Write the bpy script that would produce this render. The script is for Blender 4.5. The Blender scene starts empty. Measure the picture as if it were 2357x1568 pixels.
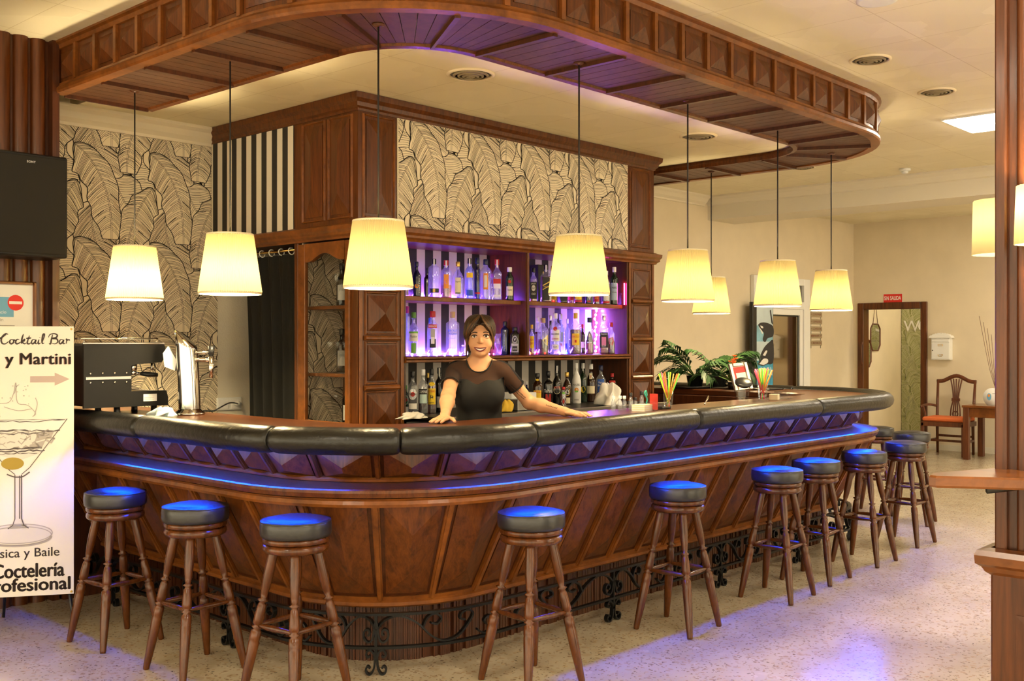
import bpy, bmesh, math, random
import numpy as np
from mathutils import Vector, Matrix
random.seed(7)
PI = math.pi
SC = bpy.context.scene
COL = SC.collection

# ------------------------------------------------------------------ camera
HEAD = math.radians(42.835)
CAMH = 1.48
FPX = 2436.0
cd = bpy.data.cameras.new('camera')
cd.sensor_width = 36.0
cd.sensor_fit = 'HORIZONTAL'
cd.lens = 36.0 * FPX / 2357.0
cd.shift_y = 6.0 / 2357.0
cd.clip_start = 0.05
cam = bpy.data.objects.new('camera', cd)
COL.objects.link(cam)
cam.location = (0, 0, CAMH)
cam.rotation_euler = (PI / 2, 0, HEAD - PI / 2)
SC.camera = cam

# ------------------------------------------------------------------ world, exposure
w = bpy.data.worlds.new('world')
SC.world = w
w.use_nodes = True
bg = w.node_tree.nodes['Background']
bg.inputs[0].default_value = (1.0, 0.845, 0.56, 1)
bg.inputs[1].default_value = 1.75
SC.view_settings.view_transform = 'Standard'
SC.view_settings.look = 'None'
SC.view_settings.gamma = 1.0
SC.view_settings.use_curve_mapping = False
SC.view_settings.exposure = 1.2
try:
    SC.cycles.use_denoising = True
    SC.cycles.max_bounces = 7
    SC.cycles.diffuse_bounces = 3
    SC.cycles.glossy_bounces = 3
    SC.cycles.adaptive_threshold = 0.1
    SC.cycles.adaptive_min_samples = 16
    SC.cycles.transparent_max_bounces = 24
    SC.cycles.sample_clamp_indirect = 6.0
    SC.cycles.caustics_reflective = False
    SC.cycles.caustics_refractive = False
except Exception:
    pass

# ------------------------------------------------------------------ helpers
def px_u(px, v):
    """u of the point on the vertical plane y=v that lies in picture column px."""
    t = (px - 1178.5) / FPX
    ca, sa = math.cos(HEAD), math.sin(HEAD)
    # camera right = (sa, -ca), forward = (ca, sa)
    return v * (ca + t * sa) / (sa - t * ca)

def px_v(px, u):
    t = (px - 1178.5) / FPX
    ca, sa = math.cos(HEAD), math.sin(HEAD)
    return u * (sa - t * ca) / (ca + t * sa)

class MB:
    """collects geometry of one part"""
    def __init__(s):
        s.v = []; s.f = []; s.m = []; s.sm = []
    def add(s, vs, fs, mat=0, smooth=False, M=None):
        o = len(s.v)
        if M is not None:
            vs = [tuple(M @ Vector(p)) for p in vs]
        s.v.extend([tuple(p) for p in vs])
        for f in fs:
            s.f.append(tuple(i + o for i in f)); s.m.append(mat); s.sm.append(smooth)
        return s
    def box(s, x0, x1, y0, y1, z0, z1, mat=0, M=None):
        vs = [(x0, y0, z0), (x1, y0, z0), (x1, y1, z0), (x0, y1, z0), (x0, y0, z1), (x1, y0, z1), (x1, y1, z1), (x0, y1, z1)]
        fs = [(0, 3, 2, 1), (4, 5, 6, 7), (0, 1, 5, 4), (1, 2, 6, 5), (2, 3, 7, 6), (3, 0, 4, 7)]
        return s.add(vs, fs, mat, False, M)
    def bbox(s, x0, x1, y0, y1, z0, z1, b=0.004, mat=0, M=None):
        """box with chamfered edges"""
        b = min(b, abs(x1 - x0) * .45, abs(y1 - y0) * .45, abs(z1 - z0) * .45)
        bm = bmesh.new()
        bmesh.ops.create_cube(bm, size=1.0)
        for v in bm.verts:
            v.co = Vector(((x0 + x1) / 2 + v.co.x * (x1 - x0), (y0 + y1) / 2 + v.co.y * (y1 - y0), (z0 + z1) / 2 + v.co.z * (z1 - z0)))
        bmesh.ops.bevel(bm, geom=bm.edges[:], offset=b, segments=1, affect='EDGES', profile=0.5)
        bm.verts.index_update()
        s.add([v.co[:] for v in bm.verts], [tuple(v.index for v in f.verts) for f in bm.faces], mat, False, M)
        bm.free()
        return s
    def lathe(s, prof, n=24, c=(0, 0, 0), mat=0, smooth=True, M=None, a0=0.0, close=True):
        vs = []; fs = []
        for (r, z) in prof:
            for k in range(n):
                a = a0 + 2 * PI * k / n
                vs.append((c[0] + r * math.cos(a), c[1] + r * math.sin(a), c[2] + z))
        for i in range(len(prof) - 1):
            for k in range(n):
                k2 = (k + 1) % n
                fs.append((i * n + k, i * n + k2, (i + 1) * n + k2, (i + 1) * n + k))
        if close:
            if prof[0][0] > 1e-5: fs.append(tuple(reversed(range(n))))
            if prof[-1][0] > 1e-5: fs.append(tuple((len(prof) - 1) * n + k for k in range(n)))
        return s.add(vs, fs, mat, smooth, M)
    def tube(s, pts, r, n=8, mat=0, smooth=True, caps=True, ry=None, up=(0, 0, 1)):
        """tube along points; r number or list; ry flattens"""
        pts = [Vector(p) for p in pts]
        N = len(pts)
        rr = r if isinstance(r, (list, tuple)) else [r] * N
        vs = []; fs = []
        prev = None
        for i, p in enumerate(pts):
            t = (pts[min(i + 1, N - 1)] - pts[max(i - 1, 0)])
            if t.length < 1e-9: t = Vector((0, 0, 1))
            t.normalize()
            if prev is None:
                u = Vector(up)
                if abs(u.dot(t)) > .95: u = Vector((1, 0, 0)) if abs(t.x) < .9 else Vector((0, 1, 0))
            else:
                u = prev
            a = (u - t * u.dot(t)).normalized()
            b = t.cross(a)
            prev = a
            q = ry if ry is not None else rr[i]
            for k in range(n):
                th = 2 * PI * k / n
                vs.append(tuple(p + a * (math.cos(th) * rr[i]) + b * (math.sin(th) * q)))
        for i in range(N - 1):
            for k in range(n):
                k2 = (k + 1) % n
                fs.append((i * n + k, i * n + k2, (i + 1) * n + k2, (i + 1) * n + k))
        if caps:
            fs.append(tuple(reversed(range(n)))); fs.append(tuple((N - 1) * n + k for k in range(n)))
        return s.add(vs, fs, mat, smooth)
    def prism(s, poly, z0, z1, mat=0, M=None, smooth=False):
        """polygon in xy extruded in z"""
        n = len(poly)
        vs = [(p[0], p[1], z0) for p in poly] + [(p[0], p[1], z1) for p in poly]
        fs = [tuple(reversed(range(n))), tuple(range(n, 2 * n))]
        fs += [(i, (i + 1) % n, n + (i + 1) % n, n + i) for i in range(n)]
        return s.add(vs, fs, mat, smooth, M)
    def ellip(s, c, r, n=12, m=8, mat=0, M=None):
        prof = []
        vs = []; fs = []
        for i in range(m + 1):
            th = PI * i / m
            for k in range(n):
                a = 2 * PI * k / n
                vs.append((c[0] + r[0] * math.sin(th) * math.cos(a), c[1] + r[1] * math.sin(th) * math.sin(a), c[2] - r[2] * math.cos(th)))
        for i in range(m):
            for k in range(n):
                k2 = (k + 1) % n
                fs.append((i * n + k, i * n + k2, (i + 1) * n + k2, (i + 1) * n + k))
        return s.add(vs, fs, mat, True, M)
    def mesh(s, name):
        me = bpy.data.meshes.new(name)
        me.from_pydata(s.v, [], s.f)
        if any(s.m): me.polygons.foreach_set('material_index', s.m)
        me.polygons.foreach_set('use_smooth', s.sm)
        me.validate(); me.update()
        return me

def link(name, me, mats, parent=None, loc=None, rot=None, world=False):
    o = bpy.data.objects.new(name, me)
    if not isinstance(mats, (list, tuple)): mats = [mats]
    if me is not None and len(me.materials) == 0:
        for m in mats: me.materials.append(MT(m))
    COL.objects.link(o)
    if loc is not None: o.location = loc
    if rot is not None: o.rotation_euler = rot
    if parent is not None:
        o.parent = parent
        if world:
            L = WL.get(parent.name, Vector((0, 0, 0)))
            o.location = Vector(o.location) - L
            WL[o.name] = L + Vector(o.location)
    else:
        WL[o.name] = Vector(o.location)
    return o

WL = {}
def part(name, mb, mat, parent, world=False, loc=None, rot=None):
    return link(name, mb.mesh(name) if isinstance(mb, MB) else mb, mat, parent, loc, rot, world)
def tag(o, label=None, cat=None, group=None, kind=None):
    if label: o['label'] = label
    if cat: o['category'] = cat
    if group: o['group'] = group
    if kind: o['kind'] = kind
    return o
def thing(name, label, cat, loc=(0, 0, 0), rz=0.0, group=None):
    o = bpy.data.objects.new(name, None)
    o.empty_display_size = .1
    COL.objects.link(o)
    o.location = loc; o.rotation_euler = (0, 0, rz)
    WL[o.name] = Vector(loc)
    return tag(o, label, cat, group)
def single(name, mb, mat, label, cat, group=None, loc=None, rot=None):
    return tag(link(name, mb.mesh(name) if isinstance(mb, MB) else mb, mat, None, loc, rot), label, cat, group)
def struct(name, mb, mat, parent=None, label=None):
    o = link(name, mb.mesh(name), mat, parent, world=parent is not None)
    if parent is None: o['kind'] = 'structure'
    if label: o['label'] = label
    return o
def copy_tree(o, parent=None, loc=None, rz=None):
    c = o.copy(); COL.objects.link(c)
    c.parent = parent
    if loc is not None: c.location = loc
    if rz is not None: c.rotation_euler = (0, 0, rz)
    for ch in o.children: copy_tree(ch, c)
    return c

# ------------------------------------------------------------------ materials
MATS = {}
def MT(n):
    return n if not isinstance(n, str) else MATS[n]
def newmat(name):
    m = bpy.data.materials.new(name)
    m.use_nodes = True
    MATS[name] = m
    nt = m.node_tree
    b = nt.nodes['Principled BSDF']
    return m, nt, b
def pbr(name, col, rough=.5, metal=0.0, spec=.5, coat=0.0, bump=0.0, bscale=60.0, emit=None, estr=0.0, trans=0.0, alpha=1.0, var=0.0, vscale=8.0, ior=1.45, sheen=0.0):
    m, nt, b = newmat(name)
    b.inputs['Base Color'].default_value = (*col, 1)
    b.inputs['Roughness'].default_value = rough
    b.inputs['Metallic'].default_value = metal
    b.inputs['Specular IOR Level'].default_value = spec
    b.inputs['IOR'].default_value = ior
    if coat: b.inputs['Coat Weight'].default_value = coat; b.inputs['Coat Roughness'].default_value = .12
    if sheen: b.inputs['Sheen Weight'].default_value = sheen
    if trans: b.inputs['Transmission Weight'].default_value = trans
    if alpha < 1: b.inputs['Alpha'].default_value = alpha
    if emit: b.inputs['Emission Color'].default_value = (*emit, 1); b.inputs['Emission Strength'].default_value = estr
    if bump or var:
        tc = nt.nodes.new('ShaderNodeTexCoord')
        if bump:
            nz = nt.nodes.new('ShaderNodeTexNoise'); nz.inputs['Scale'].default_value = bscale; nz.inputs['Detail'].default_value = 4
            bp = nt.nodes.new('ShaderNodeBump'); bp.inputs['Strength'].default_value = bump; bp.inputs['Distance'].default_value = .01
            nt.links.new(tc.outputs['Object'], nz.inputs['Vector']); nt.links.new(nz.outputs['Fac'], bp.inputs['Height']); nt.links.new(bp.outputs['Normal'], b.inputs['Normal'])
        if var:
            nz = nt.nodes.new('ShaderNodeTexNoise'); nz.inputs['Scale'].default_value = vscale; nz.inputs['Detail'].default_value = 5
            rp = nt.nodes.new('ShaderNodeValToRGB')
            rp.color_ramp.elements[0].color = (*[c * (1 - var) for c in col], 1); rp.color_ramp.elements[0].position = .3
            rp.color_ramp.elements[1].color = (*[min(1, c * (1 + var)) for c in col], 1); rp.color_ramp.elements[1].position = .7
            nt.links.new(tc.outputs['Object'], nz.inputs['Vector']); nt.links.new(nz.outputs['Fac'], rp.inputs['Fac']); nt.links.new(rp.outputs['Color'], b.inputs['Base Color'])
    return m
def wood(name, c0, c1, sc=(14, 14, 1.1), rough=.32, coat=.35, bump=.04):
    m, nt, b = newmat(name)
    tc = nt.nodes.new('ShaderNodeTexCoord'); mp = nt.nodes.new('ShaderNodeMapping')
    mp.inputs['Scale'].default_value = sc
    nz = nt.nodes.new('ShaderNodeTexNoise'); nz.inputs['Scale'].default_value = 2.2; nz.inputs['Detail'].default_value = 8; nz.inputs['Roughness'].default_value = .62; nz.inputs['Distortion'].default_value = .6
    n2 = nt.nodes.new('ShaderNodeTexNoise'); n2.inputs['Scale'].default_value = 11; n2.inputs['Detail'].default_value = 3
    ad = nt.nodes.new('ShaderNodeMath'); ad.operation = 'MULTIPLY_ADD'; ad.inputs[1].default_value = .35
    rp = nt.nodes.new('ShaderNodeValToRGB')
    rp.color_ramp.elements[0].color = (*c0, 1); rp.color_ramp.elements[0].position = .42
    rp.color_ramp.elements[1].color = (*c1, 1); rp.color_ramp.elements[1].position = .82
    nt.links.new(tc.outputs['Object'], mp.inputs['Vector'])
    nt.links.new(mp.outputs['Vector'], nz.inputs['Vector']); nt.links.new(mp.outputs['Vector'], n2.inputs['Vector'])
    nt.links.new(n2.outputs['Fac'], ad.inputs[0]); nt.links.new(nz.outputs['Fac'], ad.inputs[2])
    nt.links.new(ad.outputs[0], rp.inputs['Fac']); nt.links.new(rp.outputs['Color'], b.inputs['Base Color'])
    b.inputs['Roughness'].default_value = rough + .06
    b.inputs['Specular IOR Level'].default_value = .32
    b.inputs['Coat Weight'].default_value = coat * .6; b.inputs['Coat Roughness'].default_value = .16
    if bump:
        bp = nt.nodes.new('ShaderNodeBump'); bp.inputs['Strength'].default_value = bump; bp.inputs['Distance'].default_value = .01
        nt.links.new(ad.outputs[0], bp.inputs['Height']); nt.links.new(bp.outputs['Normal'], b.inputs['Normal'])
    return m
def glassy(name, tint=(1, 1, 1), refl=.9, base=0.0, fac=1.5, emit=None, estr=0.0, haze=0.0):
    """thin clear glass: tinted transparency with fresnel reflection"""
    m = bpy.data.materials.new(name); m.use_nodes = True; MATS[name] = m
    nt = m.node_tree; nt.nodes.clear()
    out = nt.nodes.new('ShaderNodeOutputMaterial')
    tr = nt.nodes.new('ShaderNodeBsdfTransparent'); tr.inputs[0].default_value = (*tint, 1)
    gl = nt.nodes.new('ShaderNodeBsdfGlossy'); gl.inputs['Color'].default_value = (refl, refl, refl, 1); gl.inputs['Roughness'].default_value = .04
    fr = nt.nodes.new('ShaderNodeFresnel'); fr.inputs['IOR'].default_value = fac
    mx = nt.nodes.new('ShaderNodeMixShader')
    ad = nt.nodes.new('ShaderNodeMath'); ad.operation = 'ADD'; ad.inputs[1].default_value = base; ad.use_clamp = True
    ge = nt.nodes.new('ShaderNodeNewGeometry'); ib = nt.nodes.new('ShaderNodeMath'); ib.operation = 'SUBTRACT'; ib.inputs[0].default_value = 1.0
    mu = nt.nodes.new('ShaderNodeMath'); mu.operation = 'MULTIPLY'
    nt.links.new(ge.outputs['Backfacing'], ib.inputs[1]); nt.links.new(fr.outputs[0], ad.inputs[0])
    nt.links.new(ad.outputs[0], mu.inputs[0]); nt.links.new(ib.outputs[0], mu.inputs[1]); nt.links.new(mu.outputs[0], mx.inputs[0])
    nt.links.new(tr.outputs[0], mx.inputs[1]); nt.links.new(gl.outputs[0], mx.inputs[2]); nt.links.new(mx.outputs[0], out.inputs[0])
    if haze:
        d1 = nt.nodes.new('ShaderNodeBsdfDiffuse'); d1.inputs[0].default_value = (.8, .85, .9, 1)
        d2 = nt.nodes.new('ShaderNodeBsdfTranslucent'); d2.inputs[0].default_value = (.8, .85, .9, 1)
        m1 = nt.nodes.new('ShaderNodeMixShader'); m2 = nt.nodes.new('ShaderNodeMixShader'); m2.inputs[0].default_value = haze
        nt.links.new(d1.outputs[0], m1.inputs[1]); nt.links.new(d2.outputs[0], m1.inputs[2])
        nt.links.new(mx.outputs[0], m2.inputs[1]); nt.links.new(m1.outputs[0], m2.inputs[2]); nt.links.new(m2.outputs[0], out.inputs[0])
    return m

wood('mahogany', (.036, .0092, .0017), (.134, .0370, .0058), coat=.25)
wood('mahogany_rail', (.085, .0245, .0045), (.235, .074, .0125), sc=(3, 3, 3), coat=.25)
wood('mahogany_plank', (.042, .0150, .0062), (.098, .036, .0145), sc=(5, 5, 5), rough=.45, coat=.15)
wood('mahogany_dark', (.032, .0085, .0025), (.085, .023, .006))
wood('counter_wood', (.045, .0125, .0033), (.105, .030, .0075), sc=(2, 2, 6), rough=.26, coat=.5)
wood('stool_wood', (.034, .0088, .0017), (.118, .0330, .0055), sc=(9, 9, 2), rough=.20, coat=.4)
wood('chair_wood', (.07, .018, .007), (.15, .045, .014))
wood('table_wood', (.10, .030, .0060), (.215, .068, .0135), sc=(3, 3, 3), rough=.22, coat=.6)
wood('reed_wood', (.012, .0035, .0015), (.10, .028, .007), sc=(60, 60, 1.5))
wood('column_wood', (.036, .0090, .0017), (.108, .0285, .0048), sc=(10, 10, .8), rough=.3)
pbr('leather', (.008, .0075, .0062), .33, spec=.5, bump=.25, bscale=38)
pbr('seat_leather', (.012, .0125, .014), .36, spec=.8, bump=.08, bscale=60)
pbr('iron', (.010, .010, .010), .42, metal=.6, bump=.1, bscale=150)
pbr('chrome', (.58, .55, .51), .12, metal=1)
pbr('steel', (.55, .53, .50), .30, metal=1)
pbr('brass', (.65, .45, .15), .25, metal=1)
pbr('plaster', (.74, .635, .46), .75, var=.04, vscale=3)
pbr('plaster_white', (.74, .68, .55), .8, bump=.25, bscale=90)
pbr('beam_paint', (.76, .70, .58), .8)
pbr('crown_plaster', (.78, .70, .54), .7)
pbr('white_paint', (.85, .84, .80), .35)
pbr('white_plastic', (.80, .80, .77), .35)
pbr('black_plastic', (.012, .012, .012), .35)
pbr('black_satin', (.007, .0065, .006), .38, spec=.35, bump=.05, bscale=300)
pbr('grille_cloth', (.015, .013, .010), .85, bump=.3, bscale=900)
pbr('curtain', (.006, .006, .0045), .9)
pbr('paper_cream', (.84, .73, .53), .75)
pbr('ink_brown', (.018, .012, .008), .8)
pbr('cord_black', (.012, .008, .006), .6)
pbr('shade_trim', (.80, .72, .50), .7)
pbr('ceramic_white', (.86, .85, .82), .25)
pbr('terracotta_cushion', (.72, .17, .045), .85, bump=.2, bscale=120)
pbr('green_wall', (.30, .32, .12), .85)
pbr('green_line', (.62, .62, .40), .85)
pbr('interior_dark', (.05, .045, .04), .8)
pbr('mirror', (.8, .8, .8), .03, metal=1)
pbr('window_glass', (.10, .085, .06), .06, spec=1.0, ior=2.2)
glassy('glass', (.96, .97, .97), base=.02)
glassy('glass_cabinet', (.93, .93, .92), base=.01)
# special materials ---------------------------------------------------
def terrazzo(name):
    m, nt, b = newmat(name)
    tc = nt.nodes.new('ShaderNodeTexCoord')
    base = None
    def vor(scale, thr, stretch, rnd=1.0):
        mp = nt.nodes.new('ShaderNodeMapping'); mp.inputs['Scale'].default_value = stretch
        nzd = nt.nodes.new('ShaderNodeTexNoise'); nzd.inputs['Scale'].default_value = scale * .8
        mixv = nt.nodes.new('ShaderNodeMixRGB'); mixv.inputs[0].default_value = .03
        v = nt.nodes.new('ShaderNodeTexVoronoi'); v.inputs['Scale'].default_value = scale
        nt.links.new(tc.outputs['Object'], mp.inputs['Vector'])
        nt.links.new(mp.outputs['Vector'], mixv.inputs[1]); nt.links.new(nzd.outputs['Color'], mixv.inputs[2]); nt.links.new(mp.outputs['Vector'], nzd.inputs['Vector'])
        nt.links.new(mixv.outputs[0], v.inputs['Vector'])
        sep = nt.nodes.new('ShaderNodeSeparateColor'); nt.links.new(v.outputs['Color'], sep.inputs[0])
        # chip where random > thr and close to the cell centre
        a = nt.nodes.new('ShaderNodeMath'); a.operation = 'GREATER_THAN'; a.inputs[1].default_value = thr
        nt.links.new(sep.outputs[0], a.inputs[0])
        d = nt.nodes.new('ShaderNodeMath'); d.operation = 'LESS_THAN'; d.inputs[1].default_value = .33
        nt.links.new(v.outputs['Distance'], d.inputs[0])
        mu = nt.nodes.new('ShaderNodeMath'); mu.operation = 'MULTIPLY'
        nt.links.new(a.outputs[0], mu.inputs[0]); nt.links.new(d.outputs[0], mu.inputs[1])
        return mu, sep
    nz = nt.nodes.new('ShaderNodeTexNoise'); nz.inputs['Scale'].default_value = 3.0; nz.inputs['Detail'].default_value = 6
    nt.links.new(tc.outputs['Object'], nz.inputs['Vector'])
    rp = nt.nodes.new('ShaderNodeValToRGB')
    rp.color_ramp.elements[0].color = (.45, .375, .265, 1); rp.color_ramp.elements[0].position = .3
    rp.color_ramp.elements[1].color = (.57, .485, .35, 1); rp.color_ramp.elements[1].position = .7
    nt.links.new(nz.outputs['Fac'], rp.inputs['Fac'])
    cur = rp.outputs['Color']
    for sc, thr, st, cols, mixf in ((14, .45, (1, 1, 1), ((.42, .31, .19), (.64, .55, .40)), .5), (26, .50, (1.2, 1, 1), ((.30, .20, .12), (.55, .40, .23)), .6), (44, .55, (1, 1.3, 1), ((.16, .11, .07), (.42, .27, .14)), .65), (60, .82, (1.3, 1, 1), ((.05, .04, .035), (.22, .13, .07)), .8)):
        mu, sep = vor(sc, thr, st)
        cr = nt.nodes.new('ShaderNodeValToRGB')
        cr.color_ramp.elements[0].color = (*cols[0], 1); cr.color_ramp.elements[1].color = (*cols[1], 1)
        nt.links.new(sep.outputs[1], cr.inputs['Fac'])
        mf = nt.nodes.new('ShaderNodeMath'); mf.operation = 'MULTIPLY'; mf.inputs[1].default_value = mixf
        nt.links.new(mu.outputs[0], mf.inputs[0])
        mx = nt.nodes.new('ShaderNodeMixRGB')
        nt.links.new(mf.outputs[0], mx.inputs[0]); nt.links.new(cur, mx.inputs[1]); nt.links.new(cr.outputs['Color'], mx.inputs[2])
        cur = mx.outputs[0]
    nt.links.new(cur, b.inputs['Base Color'])
    b.inputs['Roughness'].default_value = .22
    b.inputs['Specular IOR Level'].default_value = .45
terrazzo('terrazzo')

def ceiling_mat(name, col):
    m, nt, b = newmat(name)
    tc = nt.nodes.new('ShaderNodeTexCoord')
    br = nt.nodes.new('ShaderNodeTexBrick'); br.inputs['Scale'].default_value = 1.0
    br.inputs['Brick Width'].default_value = .6; br.inputs['Row Height'].default_value = .6; br.inputs['Mortar Size'].default_value = .0025
    br.inputs['Color1'].default_value = (1, 1, 1, 1); br.inputs['Color2'].default_value = (.965, .96, .95, 1); br.inputs['Mortar'].default_value = (.78, .74, .66, 1)
    br.offset = 0.0
    vo = nt.nodes.new('ShaderNodeTexVoronoi'); vo.inputs['Scale'].default_value = 3.1; vo.feature = 'F1'; vo.distance = 'MANHATTAN'
    rp = nt.nodes.new('ShaderNodeValToRGB'); rp.color_ramp.elements[0].color = (.93, .92, .90, 1); rp.color_ramp.elements[1].color = (1, 1, 1, 1)
    sep = nt.nodes.new('ShaderNodeSeparateColor')
    m1 = nt.nodes.new('ShaderNodeMixRGB'); m1.blend_type = 'MULTIPLY'; m1.inputs[0].default_value = 1
    m2 = nt.nodes.new('ShaderNodeMixRGB'); m2.blend_type = 'MULTIPLY'; m2.inputs[0].default_value = 1; m2.inputs[2].default_value = (*col, 1)
    nt.links.new(tc.outputs['Object'], br.inputs['Vector']); nt.links.new(tc.outputs['Object'], vo.inputs['Vector'])
    nt.links.new(vo.outputs['Color'], sep.inputs[0]); nt.links.new(sep.outputs[0], rp.inputs['Fac'])
    nt.links.new(br.outputs['Color'], m1.inputs[1]); nt.links.new(rp.outputs['Color'], m1.inputs[2]); nt.links.new(m1.outputs[0], m2.inputs[1])
    nt.links.new(m2.outputs[0], b.inputs['Base Color'])
    b.inputs['Roughness'].default_value = .85
ceiling_mat('ceiling_paint', (.88, .81, .61))
ceiling_mat('ceiling_inner', (.88, .81, .59))

def stripes(name, axis, period, off, white=(.72, .66, .56), black=(.022, .018, .015), duty=.5):
    m, nt, b = newmat(name)
    tc = nt.nodes.new('ShaderNodeTexCoord'); sx = nt.nodes.new('ShaderNodeSeparateXYZ')
    nt.links.new(tc.outputs['Object'], sx.inputs[0])
    a = nt.nodes.new('ShaderNodeMath'); a.operation = 'ADD'; a.inputs[1].default_value = off
    d = nt.nodes.new('ShaderNodeMath'); d.operation = 'DIVIDE'; d.inputs[1].default_value = period
    fr = nt.nodes.new('ShaderNodeMath'); fr.operation = 'FRACT'
    gt = nt.nodes.new('ShaderNodeMath'); gt.operation = 'GREATER_THAN'; gt.inputs[1].default_value = duty
    mx = nt.nodes.new('ShaderNodeMixRGB'); mx.inputs[1].default_value = (*white, 1); mx.inputs[2].default_value = (*black, 1)
    nt.links.new(sx.outputs[axis], a.inputs[0]); nt.links.new(a.outputs[0], d.inputs[0]); nt.links.new(d.outputs[0], fr.inputs[0]); nt.links.new(fr.outputs[0], gt.inputs[0]); nt.links.new(gt.outputs[0], mx.inputs[0])
    nt.links.new(mx.outputs[0], b.inputs['Base Color']); b.inputs['Roughness'].default_value = .7
stripes('stripe_niche', 0, .150, .02, white=(.62, .56, .50))
stripes('stripe_door', 1, .118, .062)

def emitter(name, col, s):
    m, nt, b = newmat(name)
    b.inputs['Base Color'].default_value = (*[min(1, c) for c in col], 1)
    b.inputs['Emission Color'].default_value = (*col, 1); b.inputs['Emission Strength'].default_value = s
emitter('panel_light', (1.0, .88, .68), 22.0)
emitter('led_blue', (.002, .06, 1.0), 215.0)
emitter('led_violet', (.24, .07, 1.0), 520.0)
emitter('led_white', (.27, .11, 1.0), 620.0)
emitter('bulb', (1.0, .80, .50), 8.0)
emitter('led_magenta', (1.0, .05, .35), 40.0)
emitter('led_green', (.02, .5, .15), .6)

# ------------------------------------------------------------------ the room
HC = 3.22     # ceiling of the hall
HI = 2.97     # lower ceiling over the bar
VW = 6.58     # wall with leaf paper
VF = 6.86     # long wall of the hall behind the bar
UB = 14.75    # end wall of the hall
struct('floor', MB().box(-6, 18.5, -7, 9, -.1, 0), 'terrazzo')
struct('ceiling', MB().box(-6, 18.5, -7, 9, HC, HC + .1), 'ceiling_paint')
struct('wall_left', MB().box(2.68, 4.05, VW, VW + .12, 0, HC), 'paper_cream')
struct('wall_passage', MB().box(4.05, 7.0, VW + .002, VW + .14, 0, HC), 'plaster_white')
struct('wall_long', MB().box(7.0, 16.2, VF, VF + .12, 0, HC), 'plaster')
# end wall with the doorway opening v 5.89-6.69
mb = MB().box(UB, UB + .15, -7, 5.85, 0, HC).box(UB, UB + .15, 6.72, VF, 0, HC).box(UB, UB + .15, 5.85, 6.72, 2.0, HC)
struct('wall_end', mb, 'plaster')
struct('baseboard_end', MB().box(UB - .015, UB, -7, 5.80, 0, .08), 'plaster_white')
struct('wall_corridor', MB().box(16.2, 16.3, 4.4, 8.2, 0, HC), 'plaster')
struct('wall_corridor_side', MB().box(14.9, 16.2, 6.72, 6.82, 0, HC), 'plaster')
struct('trim_beam', MB().box(10.83, 11.43, -3.0, VF, 2.945, HC), 'beam_paint')
mb = MB()
mb.prism([(0, 0), (.10, 0), (.10, .02), (.04, .08), (.02, .14), (0, .14)], 0, 9.86)
o = struct('trim_cornice', MB().add([(10.83 - a, v, HC - b) for v in (-3, VF) for (a, b) in ((0, 0), (.09, 0), (.09, .02), (.05, .05), (.02, .10), (0, .11))],
    [(i, (i + 1) % 6, 6 + (i + 1) % 6, 6 + i) for i in range(6)] + [(5, 4, 3, 2, 1, 0), (6, 7, 8, 9, 10, 11)]), 'beam_paint')
def crown(name, u0, u1, v, h, prof=((0, 0), (.10, 0), (.10, .02), (.075, .04), (.05, .075), (.02, .10), (.02, .12), (0, .12)), mat='crown_plaster'):
    n = len(prof)
    vs = [(u, v - a, h - b) for u in (u0, u1) for (a, b) in prof]
    fs = [(i, (i + 1) % n, n + (i + 1) % n, n + i) for i in range(n)] + [tuple(reversed(range(n))), tuple(range(n, 2 * n))]
    return struct(name, MB().add(vs, fs), mat)
crown('trim_leaf_wall', 2.70, 3.99, VW, HI)
crown('trim_long_wall', 7.06, 10.74, VF, HC)

# fluted timber wall at the left ------------------------------------
fw = struct('wall_fluted', MB().box(.2, 2.66, 6.12, 6.58, 0, HC).box(2.66, 2.70, 6.06, 6.58, 0, HC), 'mahogany_dark')
me = MB()
prof = []
K = 10
for z in (0, HC):
    pass
vs = []; fs = []
for z in (0.0, HC):
    for k in range(K + 1):
        a = PI * k / K
        vs.append((-.042 * math.cos(a), -.034 * math.sin(a), z))
for k in range(K): fs.append((k, k + 1, K + 1 + k + 1, K + 1 + k))
fm = MB().add(vs, fs, 0, True).mesh('flute'); fm.materials.append(MT('column_wood'))
for i in range(14):
    link('flute', fm, 'mahogany', fw, loc=(2.60 - i * .098, 6.12, 0))

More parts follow.
